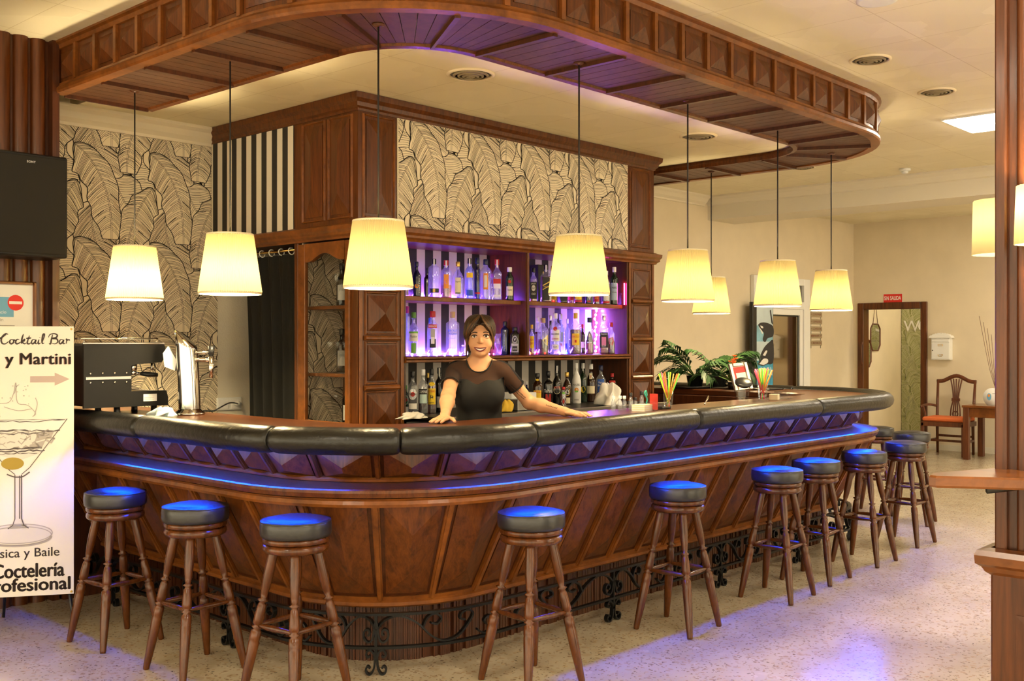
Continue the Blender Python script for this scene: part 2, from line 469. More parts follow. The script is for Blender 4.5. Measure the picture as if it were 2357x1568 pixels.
# ------------------------------------------------------------------ rounded U path
class Path:
    def __init__(s, u0, v0, u1, r, vl, vf):
        s.u0, s.v0, s.u1, s.r, s.vl, s.vf = u0, v0, u1, r, vl, vf
        s.L = [vl - v0 - r, r * PI / 2, u1 - u0 - 2 * r, r * PI / 2, vf - v0 - r]
        s.B = [0]
        for l in s.L: s.B.append(s.B[-1] + l)
        s.len = s.B[-1]
    def fr(s, q):
        B = s.B
        if q <= B[1]: return (s.u0, s.vl - q), (-1.0, 0.0)
        if q <= B[2]:
            a = PI + (q - B[1]) / s.r
            n = (math.cos(a), math.sin(a)); return (s.u0 + s.r + s.r * n[0], s.v0 + s.r + s.r * n[1]), n
        if q <= B[3]: return (s.u0 + s.r + q - B[2], s.v0), (0.0, -1.0)
        if q <= B[4]:
            a = 1.5 * PI + (q - B[3]) / s.r
            n = (math.cos(a), math.sin(a)); return (s.u1 - s.r + s.r * n[0], s.v0 + s.r + s.r * n[1]), n
        return (s.u1, s.v0 + s.r + q - B[4]), (1.0, 0.0)
    def pt(s, q, d, h):
        p, n = s.fr(q)
        return (p[0] - n[0] * d, p[1] - n[1] * d, h)
    def qs(s, a, b, step=math.radians(6)):
        out = {round(a, 5), round(b, 5)}
        for i in range(6):
            if a < s.B[i] < b: out.add(round(s.B[i], 5))
        for i in (1, 3):
            n = max(1, int(round((PI / 2) / step)))
            for k in range(n + 1):
                q = s.B[i] + s.L[i] * k / n
                if a < q < b: out.add(round(q, 5))
        o = sorted(out)
        res = [o[0]]
        for q in o[1:]:
            if q - res[-1] > 1e-4: res.append(q)
        return res
    def sweep(s, prof, a, b, smooth=False, closed=True, step=math.radians(6), mb=None):
        q = s.qs(a, b, step); n = len(prof)
        vs = [s.pt(x, d, h) for x in q for (d, h) in prof]
        fs = []
        m = n if closed else n - 1
        for i in range(len(q) - 1):
            for k in range(m):
                k2 = (k + 1) % n
                fs.append((i * n + k, (i + 1) * n + k, (i + 1) * n + k2, i * n + k2))
        if closed:
            fs.append(tuple(range(n))); fs.append(tuple(reversed([(len(q) - 1) * n + k for k in range(n)])))
        mb = mb or MB()
        return mb.add(vs, fs, 0, smooth)

def hip_panel(P, q0, q1, p0, p1, mx, my, lift, edge=.006, border=.0, ridge=.3, nd=4):
    """raised field with hip-shaped relief on the slanted strip between profile points p0 (low) and p1 (high)"""
    L = math.hypot(p1[0] - p0[0], p1[1] - p0[1]); W = q1 - q0
    nd_ = (-(p1[1] - p0[1]) / L, (p1[0] - p0[0]) / L)
    def X(a, b, n):
        return P.pt(q0 + a * W, p0[0] + b * (p1[0] - p0[0]) + nd_[0] * n, p0[1] + b * (p1[1] - p0[1]) + nd_[1] * n)
    ax, by = mx / W, my / L
    mb = MB()
    cols = [ax + (1 - 2 * ax) * k / nd for k in range(nd + 1)]
    bot0 = [X(a, by, 0) for a in cols]; top0 = [X(a, 1 - by, 0) for a in cols]
    bot = [X(a, by, edge) for a in cols]; top = [X(a, 1 - by, edge) for a in cols]
    rx = min(W / 2 - mx, (L / 2 - my) * .999) if ridge is None else 0
    if ridge is None:
        r0 = X(.5, .5, lift); r1 = r0
    else:
        r0 = X(.5, ridge, lift); r1 = X(.5, 1 - ridge, lift)
    n = nd + 1
    vs = bot0 + top0 + bot + top + [r0, r1]
    B0, T0, B, T, R0, R1 = 0, n, 2 * n, 3 * n, 4 * n, 4 * n + 1
    fs = []
    for k in range(nd):
        fs.append((B0 + k, B0 + k + 1, B + k + 1, B + k))
        fs.append((T + k, T + k + 1, T0 + k + 1, T0 + k))
        fs.append((B + k, B + k + 1, R0))
        fs.append((T + k + 1, T + k, R1))
    fs.append((B0, B, T, T0)); fs.append((B + nd, B0 + nd, T0 + nd, T + nd))
    if ridge is None:
        fs.append((T, B, R0)); fs.append((B + nd, T + nd, R0))
    else:
        fs.append((T, B, R0, R1)); fs.append((B + nd, T + nd, R1, R0))
    return mb.add(vs, fs)

# ------------------------------------------------------------------ canopy over the bar
CB = 2.92
CP = Path(2.70, 3.155, 8.0, 1.05, 6.10, 6.80)
can = thing('ceiling_canopy', 'dark carved wooden canopy ringing the ceiling above the bar', 'canopy', (2.70, 6.10, CB))
CW = .575
part('fascia_backing', CP.sweep([(.012, CB + .03), (.012, HC), (.05, HC), (.05, CB + .03)], 0, CP.len), 'mahogany', can, True)
part('bottom_rail', CP.sweep([(-.012, CB - .0), (-.018, CB + .012), (-.018, CB + .03), (-.004, CB + .045), (0.0, CB + .058), (.012, CB + .058), (.05, CB + .03), (.05, CB)], 0, CP.len), 'mahogany_rail', can, True)
part('top_rail', CP.sweep([(.012, HC - .045), (0.0, HC - .042), (-.006, HC - .02), (-.022, HC - .012), (-.022, HC), (.012, HC)], 0, CP.len), 'mahogany_rail', can, True)
part('inner_trim', CP.sweep([(CW - .012, CB - .002), (CW + .02, CB - .006), (CW + .028, CB + .02), (CW + .012, HI), (CW - .02, HI), (CW - .02, CB + .012)], 0, CP.len), 'mahogany', can, True)
seg = []
for (a, b, wd) in ((0, CP.B[1], .247), (CP.B[1], CP.B[2], .33), (CP.B[2], CP.B[3], .247), (CP.B[3], CP.B[4], .275), (CP.B[4], CP.len, .247)):
    n = max(1, round((b - a) / wd))
    for k in range(n): seg.append((a + (b - a) * k / n, a + (b - a) * (k + 1) / n))
for (a, b) in seg:
    part('coffer_panel', hip_panel(CP, a, b, (.012, CB + .058), (.012, HC - .045), .040, .026, .034, .004, ridge=None), 'mahogany', can, True)
    part('divider', CP.sweep([(.012, CB + .056), (-.006, CB + .056), (-.006, HC - .043), (.012, HC - .043)], max(0, a - .014), min(CP.len, a + .014)), 'mahogany_rail', can, True)
# soffit planks and cross bars
bars = []
for (a, b, wd) in ((0, CP.B[1], .497), (CP.B[1], CP.B[2], .55), (CP.B[2], CP.B[3], .50), (CP.B[3], CP.B[4], .55), (CP.B[4], CP.len, .50)):
    n = max(1, round((b - a) / wd))
    for k in range(n): bars.append((a + (b - a) * k / n, a + (b - a) * (k + 1) / n))
for (a, b) in bars:
    part('cross_bar', CP.sweep([(.045, CB - .012), (CW - .01, CB - .012), (CW - .01, CB + .02), (.045, CB + .02)], max(0, a - .014), a + .014), 'mahogany_dark', can, True)
    for k in range(6):
        q0 = a + (b - a) * k / 6 + .0022; q1 = a + (b - a) * (k + 1) / 6 - .0022
        part('soffit_plank', CP.sweep([(.045, CB + .010), (CW - .012, CB + .010), (CW - .012, CB + .022), (.045, CB + .022)], q0, q1, step=math.radians(30)), 'mahogany_plank', can, True)
# lower ceiling enclosed by the canopy
q = CP.qs(0, CP.len)
poly = [CP.pt(x, .30, 0)[:2] for x in q]
poly = [(poly[0][0], VW)] + poly + [(poly[-1][0], VF)] + [(7.0, VF), (7.0, VW)]
struct('ceiling_inner', MB().prism(list(reversed(poly)), HI, HI + .05), 'ceiling_inner')

# ------------------------------------------------------------------ bar counter
BP = Path(2.65, 3.24, 8.08, .90, 6.04, 6.84)   # d = 0 is the outer edge of the ledge
bar = thing('bar_counter', 'curved mahogany bar counter with slanted raised panels and a blue lit ledge', 'bar counter', (2.65, 3.24, 0))
part('carcass', BP.sweep([(.42, 0), (.42, .29), (.315, .31), (.315, .30), (.045, .80), (.06, .835), (.20, .86), (.22, .875), (.095, 1.0445), (.62, 1.0445), (.62, 0)], 0, BP.len), 'mahogany_dark', bar, True)
part('ledge', BP.sweep([(.03, .812), (.004, .816), (0.0, .826), (-.004, .836), (0.0, .848), (.008, .853), (.24, .862), (.24, .84)], 0, BP.len), 'mahogany', bar, True)
part('ledge_moulding', BP.sweep([(.024, .772), (.018, .785), (.024, .80), (.010, .812), (.06, .812), (.07, .772)], 0, BP.len), 'mahogany_rail', bar, True)
part('bottom_moulding', BP.sweep([(.300, .275), (.286, .285), (.286, .300), (.300, .308), (.292, .325), (.33, .33), (.36, .275)], 0, BP.len), 'mahogany_rail', bar, True)
lp0, lp1 = (.304, .318), (.045, .798)
up0, up1 = (.215, .868), (.105, 1.022)
bseg = []
for (a, b, wd) in ((0, BP.B[1], .245), (BP.B[1], BP.B[2], .353), (BP.B[2], BP.B[3], .262), (BP.B[3], BP.B[4], .283), (BP.B[4], BP.len, .262)):
    n = max(1, round((b - a) / wd))
    for k in range(n): bseg.append((a + (b - a) * k / n, a + (b - a) * (k + 1) / n))
def slant_rib(a, p0, p1, w, t):
    L = math.hypot(p1[0] - p0[0], p1[1] - p0[1]); nn = (-(p1[1] - p0[1]) / L, (p1[0] - p0[0]) / L)
    e = lambda p, n: (p[0] + nn[0] * n, p[1] + nn[1] * n)
    mb = BP.sweep([e(p0, -.004), e(p1, -.004), e(p1, t * .6), e(p0, t * .6)], max(0, a - w), min(BP.len, a + w))
    return BP.sweep([e(p0, 0), e(p1, 0), e(p1, t), e(p0, t)], max(0, a - w * .55), min(BP.len, a + w * .55), mb=mb)
for (a, b) in bseg:
    wide = (b - a) > .3
    part('panel', hip_panel(BP, a, b, lp0, lp1, .040, .030, .038, .005, ridge=.30, nd=5), 'mahogany', bar, True)
    part('rib', slant_rib(a, lp0, lp1, .019, .020), 'mahogany_rail', bar, True)
    part('upper_panel', hip_panel(BP, a, b, up0, up1, .034, .020, .046, .004, ridge=.42, nd=5), 'mahogany', bar, True)
    part('upper_rib', slant_rib(a, up0, up1, .015, .020), 'mahogany', bar, True)
part('end_block', MB().box(2.715, 3.26, 6.04, 6.575, 0, 1.0445), 'mahogany_dark', bar, True)
# upper bottom bead
part('upper_moulding', BP.sweep([(.20, .858), (.185, .862), (.182, .872), (.195, .880), (.215, .884), (.23, .86)], 0, BP.len), 'mahogany_rail', bar, True)
# reeded plinth: fine vertical reeds, far too many to tell apart
reeds = MB()
x = 0.0
random.seed(3)
while x < BP.len - .03:
    wv = random.choice((.016, .02, .026)); tv = random.choice((.0, .006, .010, .012))
    if tv: BP.sweep([(.424, .0), (.418 - tv, .0), (.418 - tv, .30), (.424, .30)], x, x + wv * .86, mb=reeds)
    x += wv
o = part('reeded_plinth', reeds, 'reed_wood', bar, True); o['kind'] = 'stuff'

# worktop and padded armrest
top = thing('padded_worktop', 'polished wooden bar top edged with a black padded leather armrest', 'bar top', (2.65, 3.24, 1.03))
part('worktop', BP.sweep([(-.04, 1.045), (-.04, 1.095), (.52, 1.095), (.53, 1.085), (.53, 1.05), (.52, 1.045)], 0, BP.len), 'counter_wood', top, True)
part('worktop_end', MB().box(2.715, 3.18, 6.04, 6.575, 1.0455, 1.095), 'counter_wood', top, True)
seams = [0.0, 1.03, 2.03]                       # positions along the path worked out from the seams in view
A1 = BP.B[1]
prof = []
NR = 14
for k in range(NR):
    a = 2 * PI * k / NR
    dx = -.038 + .072 * math.cos(a); hh = 1.064 + .060 * math.sin(a)
    prof.append((dx, hh))
def leather(q0, q1):
    qq = BP.qs(q0 + .004, q1 - .004, math.radians(5))
    # plump the ends a little
    vs = []; n = NR
    fine = sorted(set([q0 + .002, q0 + .006, q0 + .014, q0 + .03] + [x for x in qq if q0 + .04 < x < q1 - .04] + [q1 - .03, q1 - .014, q1 - .006, q1 - .002]))
    for x in fine:
        e = min(x - q0, q1 - x)
        s_ = 1.0 - .22 * math.exp(-e / .009)
        for (d, h) in prof:
            vs.append(BP.pt(x, -.038 + (d + .038) * s_, 1.064 + (h - 1.064) * s_))
    fs = []
    for i in range(len(fine) - 1):
        for k in range(n):
            fs.append((i * n + k, (i + 1) * n + k, (i + 1) * n + (k + 1) % n, i * n + (k + 1) % n))
    fs.append(tuple(range(n))); fs.append(tuple(reversed([(len(fine) - 1) * n + k for k in range(n)])))
    return MB().add(vs, fs, 0, True)
F0 = BP.B[2]
sm = [0.0, BP.vl - 4.90, BP.B[1] + .275, F0 - .60, F0 + .012, F0 + 1.34, F0 + 2.76, F0 + 4.05, F0 + 5.2, BP.len - .9, BP.len]
for a, b in zip(sm[:-1], sm[1:]):
    part('armrest_cushion', leather(a, b), 'leather', top, True)
# LED tape tucked under the armrest
led = MB()
BP.sweep([(.036, 1.036), (.048, 1.036), (.048, 1.040), (.036, 1.040)], 0.5, BP.B[1] + .55, mb=led)
BP.sweep([(.036, 1.036), (.048, 1.036), (.048, 1.040), (.036, 1.040)], BP.B[2] - .35, BP.B[4] - .2, mb=led)
single('led_tape', led, 'led_blue', 'blue LED light tape running under the padded armrest of the bar', 'light strip')
single('led_tape_mount', BP.sweep([(.034, 1.0405), (.056, 1.0405), (.056, 1.045), (.034, 1.045)], 0.2, BP.len - .2), 'black_plastic', 'thin black channel under the bar armrest holding the blue light tape', 'channel')

# ------------------------------------------------------------------ iron foot rail
RD = .20
rail = thing('foot_rail', 'black wrought iron foot rail with scrolls along the bar base', 'foot rail', (2.65, 3.24, 0))
for nm, h in (('top_bar', .270), ('bottom_bar', .122)):
    part(nm, BP.sweep([(RD - .012, h - .006), (RD + .012, h - .006), (RD + .012, h + .006), (RD - .012, h + .006)], .25, BP.len - .3), 'iron', rail, True)
def curl(cx, cy, r0, r1, a0, a1, n=26):
    return [(cx + (r0 + (r1 - r0) * t / n) * math.cos(a0 + (a1 - a0) * t / n), cy + (r0 + (r1 - r0) * t / n) * math.sin(a0 + (a1 - a0) * t / n)) for t in range(n + 1)]
def catmull(P, n=6):
    out = []
    P = [P[0]] + list(P) + [P[-1]]
    for i in range(1, len(P) - 2):
        for k in range(n):
            t = k / n
            out.append(tuple(.5 * (2 * P[i][j] + (P[i + 1][j] - P[i - 1][j]) * t + (2 * P[i - 1][j] - 5 * P[i][j] + 4 * P[i + 1][j] - P[i + 2][j]) * t * t + (3 * P[i][j] - P[i - 1][j] - 3 * P[i + 1][j] + P[i + 2][j]) * t ** 3) for j in range(len(P[0]))))
    out.append(tuple(P[-2]))
    return out
def ribbon(pts2, qc, sgn=1):
    """flat iron bar bent along pts2 (s, h) about path position qc"""
    pts = [BP.pt(min(max(qc + sgn * s_, .05), BP.len - .05), RD, h) for (s_, h) in pts2]
    return pts
def flat(pts, qc, wd=.011, th=.0042):
    """flat bar whose width lies across the rail"""
    vs = []; fs = []
    _, nn = BP.fr(min(max(qc, .05), BP.len - .05)); nrm = Vector((nn[0], nn[1], 0))
    P = [Vector(p) for p in pts]
    for i, p in enumerate(P):
        t = (P[min(i + 1, len(P) - 1)] - P[max(i - 1, 0)]).normalized()
        s_ = t.cross(nrm).normalized()
        for (a, b) in ((-1, -1), (1, -1), (1, 1), (-1, 1)):
            vs.append(tuple(p + nrm * (a * wd) + s_ * (b * th)))
    for i in range(len(P) - 1):
        for k in range(4): fs.append((i * 4 + k, i * 4 + (k + 1) % 4, (i + 1) * 4 + (k + 1) % 4, (i + 1) * 4 + k))
    fs.append((3, 2, 1, 0)); e = (len(P) - 1) * 4; fs.append((e, e + 1, e + 2, e + 3))
    return MB().add(vs, fs)
brk = [BP.vl - 5.72, BP.vl - 4.52, F0 - .72, F0 + .95, F0 + 2.02, F0 + 3.0, F0 + 4.15, F0 + 5.2, F0 + 6.2]
# curl beside the bracket, hanging from its head
scA = catmull([(.004, .235), (.020, .160), (.048, .148), (.070, .170), (.066, .196), (.046, .204), (.034, .188), (.044, .176)], 5)
def half_bay(H):
    k = H / .53
    scB = catmull([(.0 * k, .20), (.03 * k, .245), (.085 * k, .262), (.15 * k, .225), (.20 * k, .165), (.25 * k, .135), (.31 * k, .150), (.355 * k, .20), (.375 * k, .238), (.355 * k, .258), (.325 * k, .250), (.318 * k, .225), (.34 * k, .216)], 5)
    scC = catmull([(.17 * k, .205), (.185 * k, .245), (.215 * k, .262), (.24 * k, .240), (.225 * k, .215), (.20 * k, .222)], 5)
    scD = catmull([(.395 * k, .16), (.43 * k, .135), (.475 * k, .15), (.485 * k, .19), (.455 * k, .21), (.43 * k, .195), (.44 * k, .175)], 5)
    return scB, scC, scD
for i, qb in enumerate(brk):
    if not (.2 < qb < BP.len - .2): continue
    b = part('bracket', flat([BP.pt(qb, RD, h) for h in (.268, .2, .124)], qb, .010, .006), 'iron', rail, True)
    for sg in (-1, 1):
        ft = catmull([(.003, .122), (.006, .07), (.012, .03), (.030, .006), (.050, .008), (.058, .026), (.046, .040), (.034, .030)], 4)
        f2 = catmull([(.004, .065), (.012, .095), (.032, .112), (.050, .106), (.056, .090), (.044, .080), (.034, .088)], 4)
        part('scroll_foot', flat(ribbon(ft, qb, sg), qb), 'iron', rail, True)
        part('scroll_foot', flat(ribbon(f2, qb, sg), qb), 'iron', rail, True)
        part('scroll', flat(ribbon(scA, qb, sg), qb + sg * .04), 'iron', rail, True)
        j = i + sg
        H = abs(brk[j] - qb) / 2 if 0 <= j < len(brk) else .53
        for sc_ in half_bay(H):
            part('scroll', flat(ribbon(sc_, qb, sg), qb + sg * H * .5), 'iron', rail, True)
# ------------------------------------------------------------------ ceiling fittings
def panel_light(u, v, label, s=.6):
    t = thing('ceiling_light', label, 'ceiling light', (u, v, HC), group='flush ceiling light panels')
    part('frame', MB().box(-s / 2 - .02, s / 2 + .02, -s / 2 - .02, s / 2 + .02, -.012, 0), 'white_paint', t)
    part('diffuser', MB().box(-s / 2, s / 2, -s / 2, s / 2, -.020, -.012), 'panel_light', t)
panel_light(8.62, 2.83, 'bright square ceiling light panel beside the wooden column')
for k, (u, v) in enumerate(((5.6, .2), (2.6, .2), (2.6, -2.8), (5.6, -2.8), (8.62, -.2), (-.6, 2.4), (-.6, -1.0), (12.7, 3.6), (12.7, 0.8))):  # out-of-view panels, added as fill light for the room
    panel_light(u, v, 'added unseen ceiling light panel that brightens the hall')
pbr('vent_ring', (.30, .25, .16), .5)
def vent(u, v, h, label, r=.135):
    t = thing('ceiling_vent', label, 'air vent', (u, v, h), group='round air vents')
    part('flange', MB().lathe([(r, 0), (r * 1.0, -.006), (r * .93, -.012), (r * .86, -.010), (r * .86, 0)], 40, close=False), 'paper_cream', t)
    part('throat', MB().lathe([(r * .86, -.001), (.001, -.001)], 32, close=False), 'black_plastic', t)
    for k in range(4):
        q = r * (.74 - .19 * k)
        part('ring', MB().lathe([(q, -.004), (q, -.010 - .003 * k), (q - .011, -.016 - .003 * k), (max(q - .012, .002), -.010 - .003 * k), (q - .004, -.004)], 32), 'vent_ring', t)
vent(4.14, 4.15, HI, 'round ceiling vent above the leaf papered panel, nearest the bar corner')
vent(6.49, 4.19, HI, 'round ceiling vent over the bar, right of the leaf papered panel')
vent(6.25, 2.80, HC, 'round ceiling vent outside the canopy, nearer one of two', .125)
vent(7.36, 2.82, HC, 'round ceiling vent outside the canopy, close to the bright light panel', .125)
vent(9.62, 5.0, HC, 'round ceiling vent just behind the far end of the canopy', .12)
t = thing('ceiling_speaker', 'round white ceiling speaker cut off by the top edge of the picture', 'speaker', (5.19, 2.29, HC))
part('ring', MB().lathe([(.10, 0), (.10, -.008), (.085, -.012)], 28, close=False), 'white_plastic', t)
part('mesh_cover', MB().lathe([(.085, -.012), (.04, -.014), (.001, -.015)], 28, close=False), 'white_plastic', t)
t = thing('smoke_detector', 'small white smoke detector on the ceiling before the beam', 'smoke detector', (px_u(2083, 4.3), 4.3, HC))
part('base', MB().lathe([(.055, 0), (.055, -.02), (.045, -.026)], 20), 'white_plastic', t)
part('sensor', MB().lathe([(.032, -.026), (.032, -.045), (.02, -.05)], 16), 'white_plastic', t)

# ------------------------------------------------------------------ pendant lamps
def shade_mat():
    m = bpy.data.materials.new('pleated_shade'); m.use_nodes = True; MATS['pleated_shade'] = m
    nt = m.node_tree; nt.nodes.clear()
    out = nt.nodes.new('ShaderNodeOutputMaterial')
    df = nt.nodes.new('ShaderNodeBsdfDiffuse'); df.inputs[0].default_value = (.62, .53, .30, 1)
    tl = nt.nodes.new('ShaderNodeBsdfTranslucent'); tl.inputs[0].default_value = (.135, .110, .050, 1)
    mx = nt.nodes.new('ShaderNodeMixShader'); mx.inputs[0].default_value = .5
    nt.links.new(df.outputs[0], mx.inputs[1]); nt.links.new(tl.outputs[0], mx.inputs[2]); nt.links.new(mx.outputs[0], out.inputs[0])
shade_mat()
def pleated(r0, r1, z0, z1, n=84, dep=.0032):
    vs = []; fs = []
    N = n * 2
    for (r, z, dd) in ((r0, z0, .3), (r0, z0 + .012, 1), (r0 + (r1 - r0) * .5, (z0 + z1) / 2, 1), (r1, z1 - .01, 1), (r1, z1, .3)):
        for k in range(N):
            a = 2 * PI * k / N
            q = r + (dep if k % 2 else -dep) * dd * (r / r0)
            vs.append((q * math.cos(a), q * math.sin(a), z))
    for i in range(4):
        for k in range(N):
            k2 = (k + 1) % N
            fs.append((i * N + k, i * N + k2, (i + 1) * N + k2, (i + 1) * N + k))
    return MB().add(vs, fs)
LZ = 1.73
def pendant(u, v, label, power=18.0):
    t = thing('pendant_lamp', label, 'lamp', (u, v, CB + .010), group='pleated pendant lamps over the bar')
    z = LZ - CB - .010
    part('cord', MB().tube([(0, 0, 0), (0, 0, z + .315)], .0045, 6), 'cord_black', t)
    part('ceiling_rose', MB().lathe([(.03, 0), (.03, -.006), (.01, -.014)], 16), 'mahogany_dark', t)
    sh = part('lamp_shade', pleated(.156, .116, z, z + .305), 'pleated_shade', t)
    part('hem', MB().lathe([(.157, z - .002), (.1585, z + .004), (.157, z + .010), (.1535, z + .010), (.1535, z - .002)], 48, close=False), 'shade_trim', sh)
    part('top_hem', MB().lathe([(.1155, z + .297), (.1185, z + .301), (.1165, z + .307), (.114, z + .307)], 48, close=False), 'shade_trim', sh)
    part('spider', MB().tube([(-.115, 0, z + .30), (.115, 0, z + .30)], .002, 5).tube([(0, -.115, z + .30), (0, .115, z + .30)], .002, 5), 'steel', sh)
    part('socket', MB().lathe([(.016, z + .315), (.018, z + .25), (.014, z + .22)], 12), 'black_plastic', t)
    part('bulb', MB().ellip((0, 0, z + .165), (.032, .032, .045)), 'bulb', t)
    l = bpy.data.lights.new('lamp_light', 'POINT'); l.energy = power; l.color = (1.0, .80, .45); l.shadow_soft_size = .05
    lo = bpy.data.objects.new('lamp_light', l); COL.objects.link(lo); lo.parent = t; lo.location = (0, 0, z + .10)
    return t
pendant(2.985, 5.723, 'pleated cream pendant lamp in front of the leaf wallpaper, leftmost over the bar', 60)
pendant(2.976, 4.716, 'pleated cream pendant lamp in front of the striped panel and black curtain', 38)
pendant(3.112, 3.713, 'pleated cream pendant lamp at the bar corner in front of the wooden pilaster')
pendant(4.248, 3.466, 'pleated cream pendant lamp in front of the right bottle niche')
pendant(5.355, 3.532, 'pleated cream pendant lamp just right of the back bar, overlapping a farther lamp')
pendant(6.456, 3.541, 'pleated cream pendant lamp in front of the white framed door')
pendant(7.585, 3.708, 'pleated cream pendant lamp at the far end of the bar, nearest the exit sign')
pendant(7.697, 4.842, 'small looking pleated lamp on the far arm of the bar, half hidden by another lamp')

# ------------------------------------------------------------------ bar stools
random.seed(11)
def make_stool():
    t = thing('bar_stool', 'x', 'bar stool', (0, 0, 0), 0, 'bar stools')
    cu = part('seat_cushion', MB().lathe([(.02, .674), (.140, .674), (.146, .680), (.1485, .690), (.149, .715), (.1475, .733), (.143, .741), (.134, .745), (.128, .7435), (.120, .748), (.09, .754), (.05, .757), (.001, .758)], 40), 'seat_leather', t)
    part('piping', MB().lathe([(.1455, .735), (.1475, .738), (.1465, .742), (.1435, .742)], 40, close=False), 'seat_leather', cu)
    part('seat_ring', MB().lathe([(.05, .650), (.134, .650), (.139, .655), (.139, .668), (.134, .674), (.05, .674)], 40), 'stool_wood', t)
    part('base_ring', MB().lathe([(.05, .612), (.128, .612), (.136, .618), (.139, .628), (.137, .638), (.131, .645), (.118, .650), (.05, .650)], 40), 'stool_wood', t)
    prof = [(0, .017), (.05, .020), (.15, .0215), (.22, .0205), (.30, .0160), (.333, .0115), (.345, .0235), (.358, .0115), (.375, .0175), (.42, .0205), (.47, .0215), (.50, .0215), (.512, .0135), (.523, .0240), (.535, .0140), (.55, .0225), (.60, .0235), (.612, .0218), (.624, .0235), (.80, .0205), (.985, .0150), (1.0, .0135)]
    top = Vector((.088, 0, .625)); bot = Vector((.222, 0, 0))
    pts = [tuple(top + (bot - top) * p) for p, r in prof]
    lm = MB().tube(pts, [r for p, r in prof], 14).mesh('leg')
    for k in range(4):
        link('leg', lm, 'stool_wood', t, rot=(0, 0, k * PI / 2))
    zz = .305; rr = .088 + (.222 - .088) * (1 - zz / .625)
    a = Vector((rr, 0, zz)); b = Vector((0, rr, zz))
    sp = [tuple(a + (b - a) * k / 8) for k in range(9)]
    st = MB().tube(sp, [.0085, .0095, .0115, .0125, .0125, .0125, .0115, .0095, .0085], 10, up=(0, 0, 1)).mesh('stretcher')
    for k in range(4):
        link('stretcher', st, 'stool_wood', t, rot=(0, 0, k * PI / 2))
    return t
stools = [
    (2.52, px_v(266, 2.52), .10, 'bar stool with a blue lit seat right beside the cocktail banner'),
    (2.55, px_v(450, 2.55), .05, 'bar stool second from the banner, before the slanted panels'),
    (2.635, px_v(681, 2.635), .16, 'bar stool third from the banner, large at the rounded bar corner'),
    (px_u(1223, 3.09), 3.09, -.08, 'bar stool standing alone right of the rounded corner, nearest the camera'),
    (px_u(1560, 3.11), 3.11, .12, 'bar stool fifth from the banner, alone before the right bar run'),
    (px_u(1789, 3.07), 3.07, .10, 'bar stool in front of a farther stool, its seat mostly grey with a blue edge'),
    (px_u(1878, 3.12), 3.12, .10, 'bar stool with a bright blue seat, half hidden behind a nearer stool'),
    (px_u(1989, 3.13), 3.13, .06, 'bar stool in front of the far rounded end of the bar'),
    (px_u(2084, 3.20), 3.20, .02, 'bar stool past the end of the bar, overlapping the stool behind it'),
    (px_u(2098, 3.52), 3.52, .2, 'bar stool behind the overlapping one, nearest the wooden armchair'),
    (px_u(2017, 3.95), 3.95, .3, 'bar stool mostly hidden behind the far end of the bar ledge')]
st0 = make_stool()
for i, (u, v, a, lb) in enumerate(stools):
    o = st0 if i == 0 else copy_tree(st0)
    o.location = (u, v, 0); o.rotation_euler = (0, 0, HEAD + a); o['label'] = lb

# ------------------------------------------------------------------ back bar block
BU, BV, BE = 4.0, 4.96, 7.03
bb = thing('back_bar', 'tall mahogany back bar cabinet with bottle niches and leaf papered panel', 'back bar', (BU, BV, 0))
def ring_sweep(prof, caps=True, vend=VW - .005):
    """moulding mitred round the block; prof = (out, h)"""
    n = len(prof); vs = []; fs = []
    for (fx) in range(4):
        for (o, h) in prof:
            vs.append([(BU - o, vend, h), (BU - o, BV - o, h), (BE + o, BV - o, h), (BE + o, vend, h)][fx])
    for i in range(3):
        for k in range(n):
            fs.append((i * n + k, i * n + (k + 1) % n, (i + 1) * n + (k + 1) % n, (i + 1) * n + k))
    fs.append(tuple(reversed(range(n)))); fs.append(tuple(range(3 * n, 4 * n)))
    return MB().add(vs, fs)
def W(name, mb, mat, par=None): return part(name, mb, mat, par or bb, True)
W('upper_carcass', MB().box(BU, BE, BV, VW - .005, 2.14, 2.93), 'mahogany')
W('crown_moulding', ring_sweep([(0, 2.868), (.008, 2.868), (.012, 2.882), (.026, 2.892), (.030, 2.915), (.050, 2.935), (.054, 2.968), (0, 2.968)]), 'mahogany')
W('waist_moulding', ring_sweep([(0, 2.112), (.014, 2.112), (.020, 2.124), (.036, 2.136), (.036, 2.150), (.048, 2.166), (.050, 2.190), (.02, 2.198), (.012, 2.204), (0, 2.204)]), 'mahogany_rail')
def hipq(o, ex, ey, w_, h_, lift, edge=.004, ridge=None):
    o = Vector(o); ex = Vector(ex); ey = Vector(ey); n = ex.cross(ey)
    P = lambda a, b, c: tuple(o + ex * a + ey * b + n * c)
    vs = [P(0, 0, 0), P(w_, 0, 0), P(w_, h_, 0), P(0, h_, 0), P(0, 0, edge), P(w_, 0, edge), P(w_, h_, edge), P(0, h_, edge)]
    r = (ridge if ridge is not None else .5) * h_
    vs += [P(w_ / 2, r, lift), P(w_ / 2, h_ - r, lift)]
    fs = [(0, 1, 5, 4), (1, 2, 6, 5), (2, 3, 7, 6), (3, 0, 4, 7), (4, 5, 8), (6, 7, 9)]
    if ridge is None:
        vs.pop(); fs = fs[:4] + [(4, 5, 8), (5, 6, 8), (6, 7, 8), (7, 4, 8)]
    else: fs += [(5, 6, 9, 8), (7, 4, 8, 9)]
    return MB().add(vs, fs)
X_, Z_, Yn = (1, 0, 0), (0, 0, 1), (0, -1, 0)
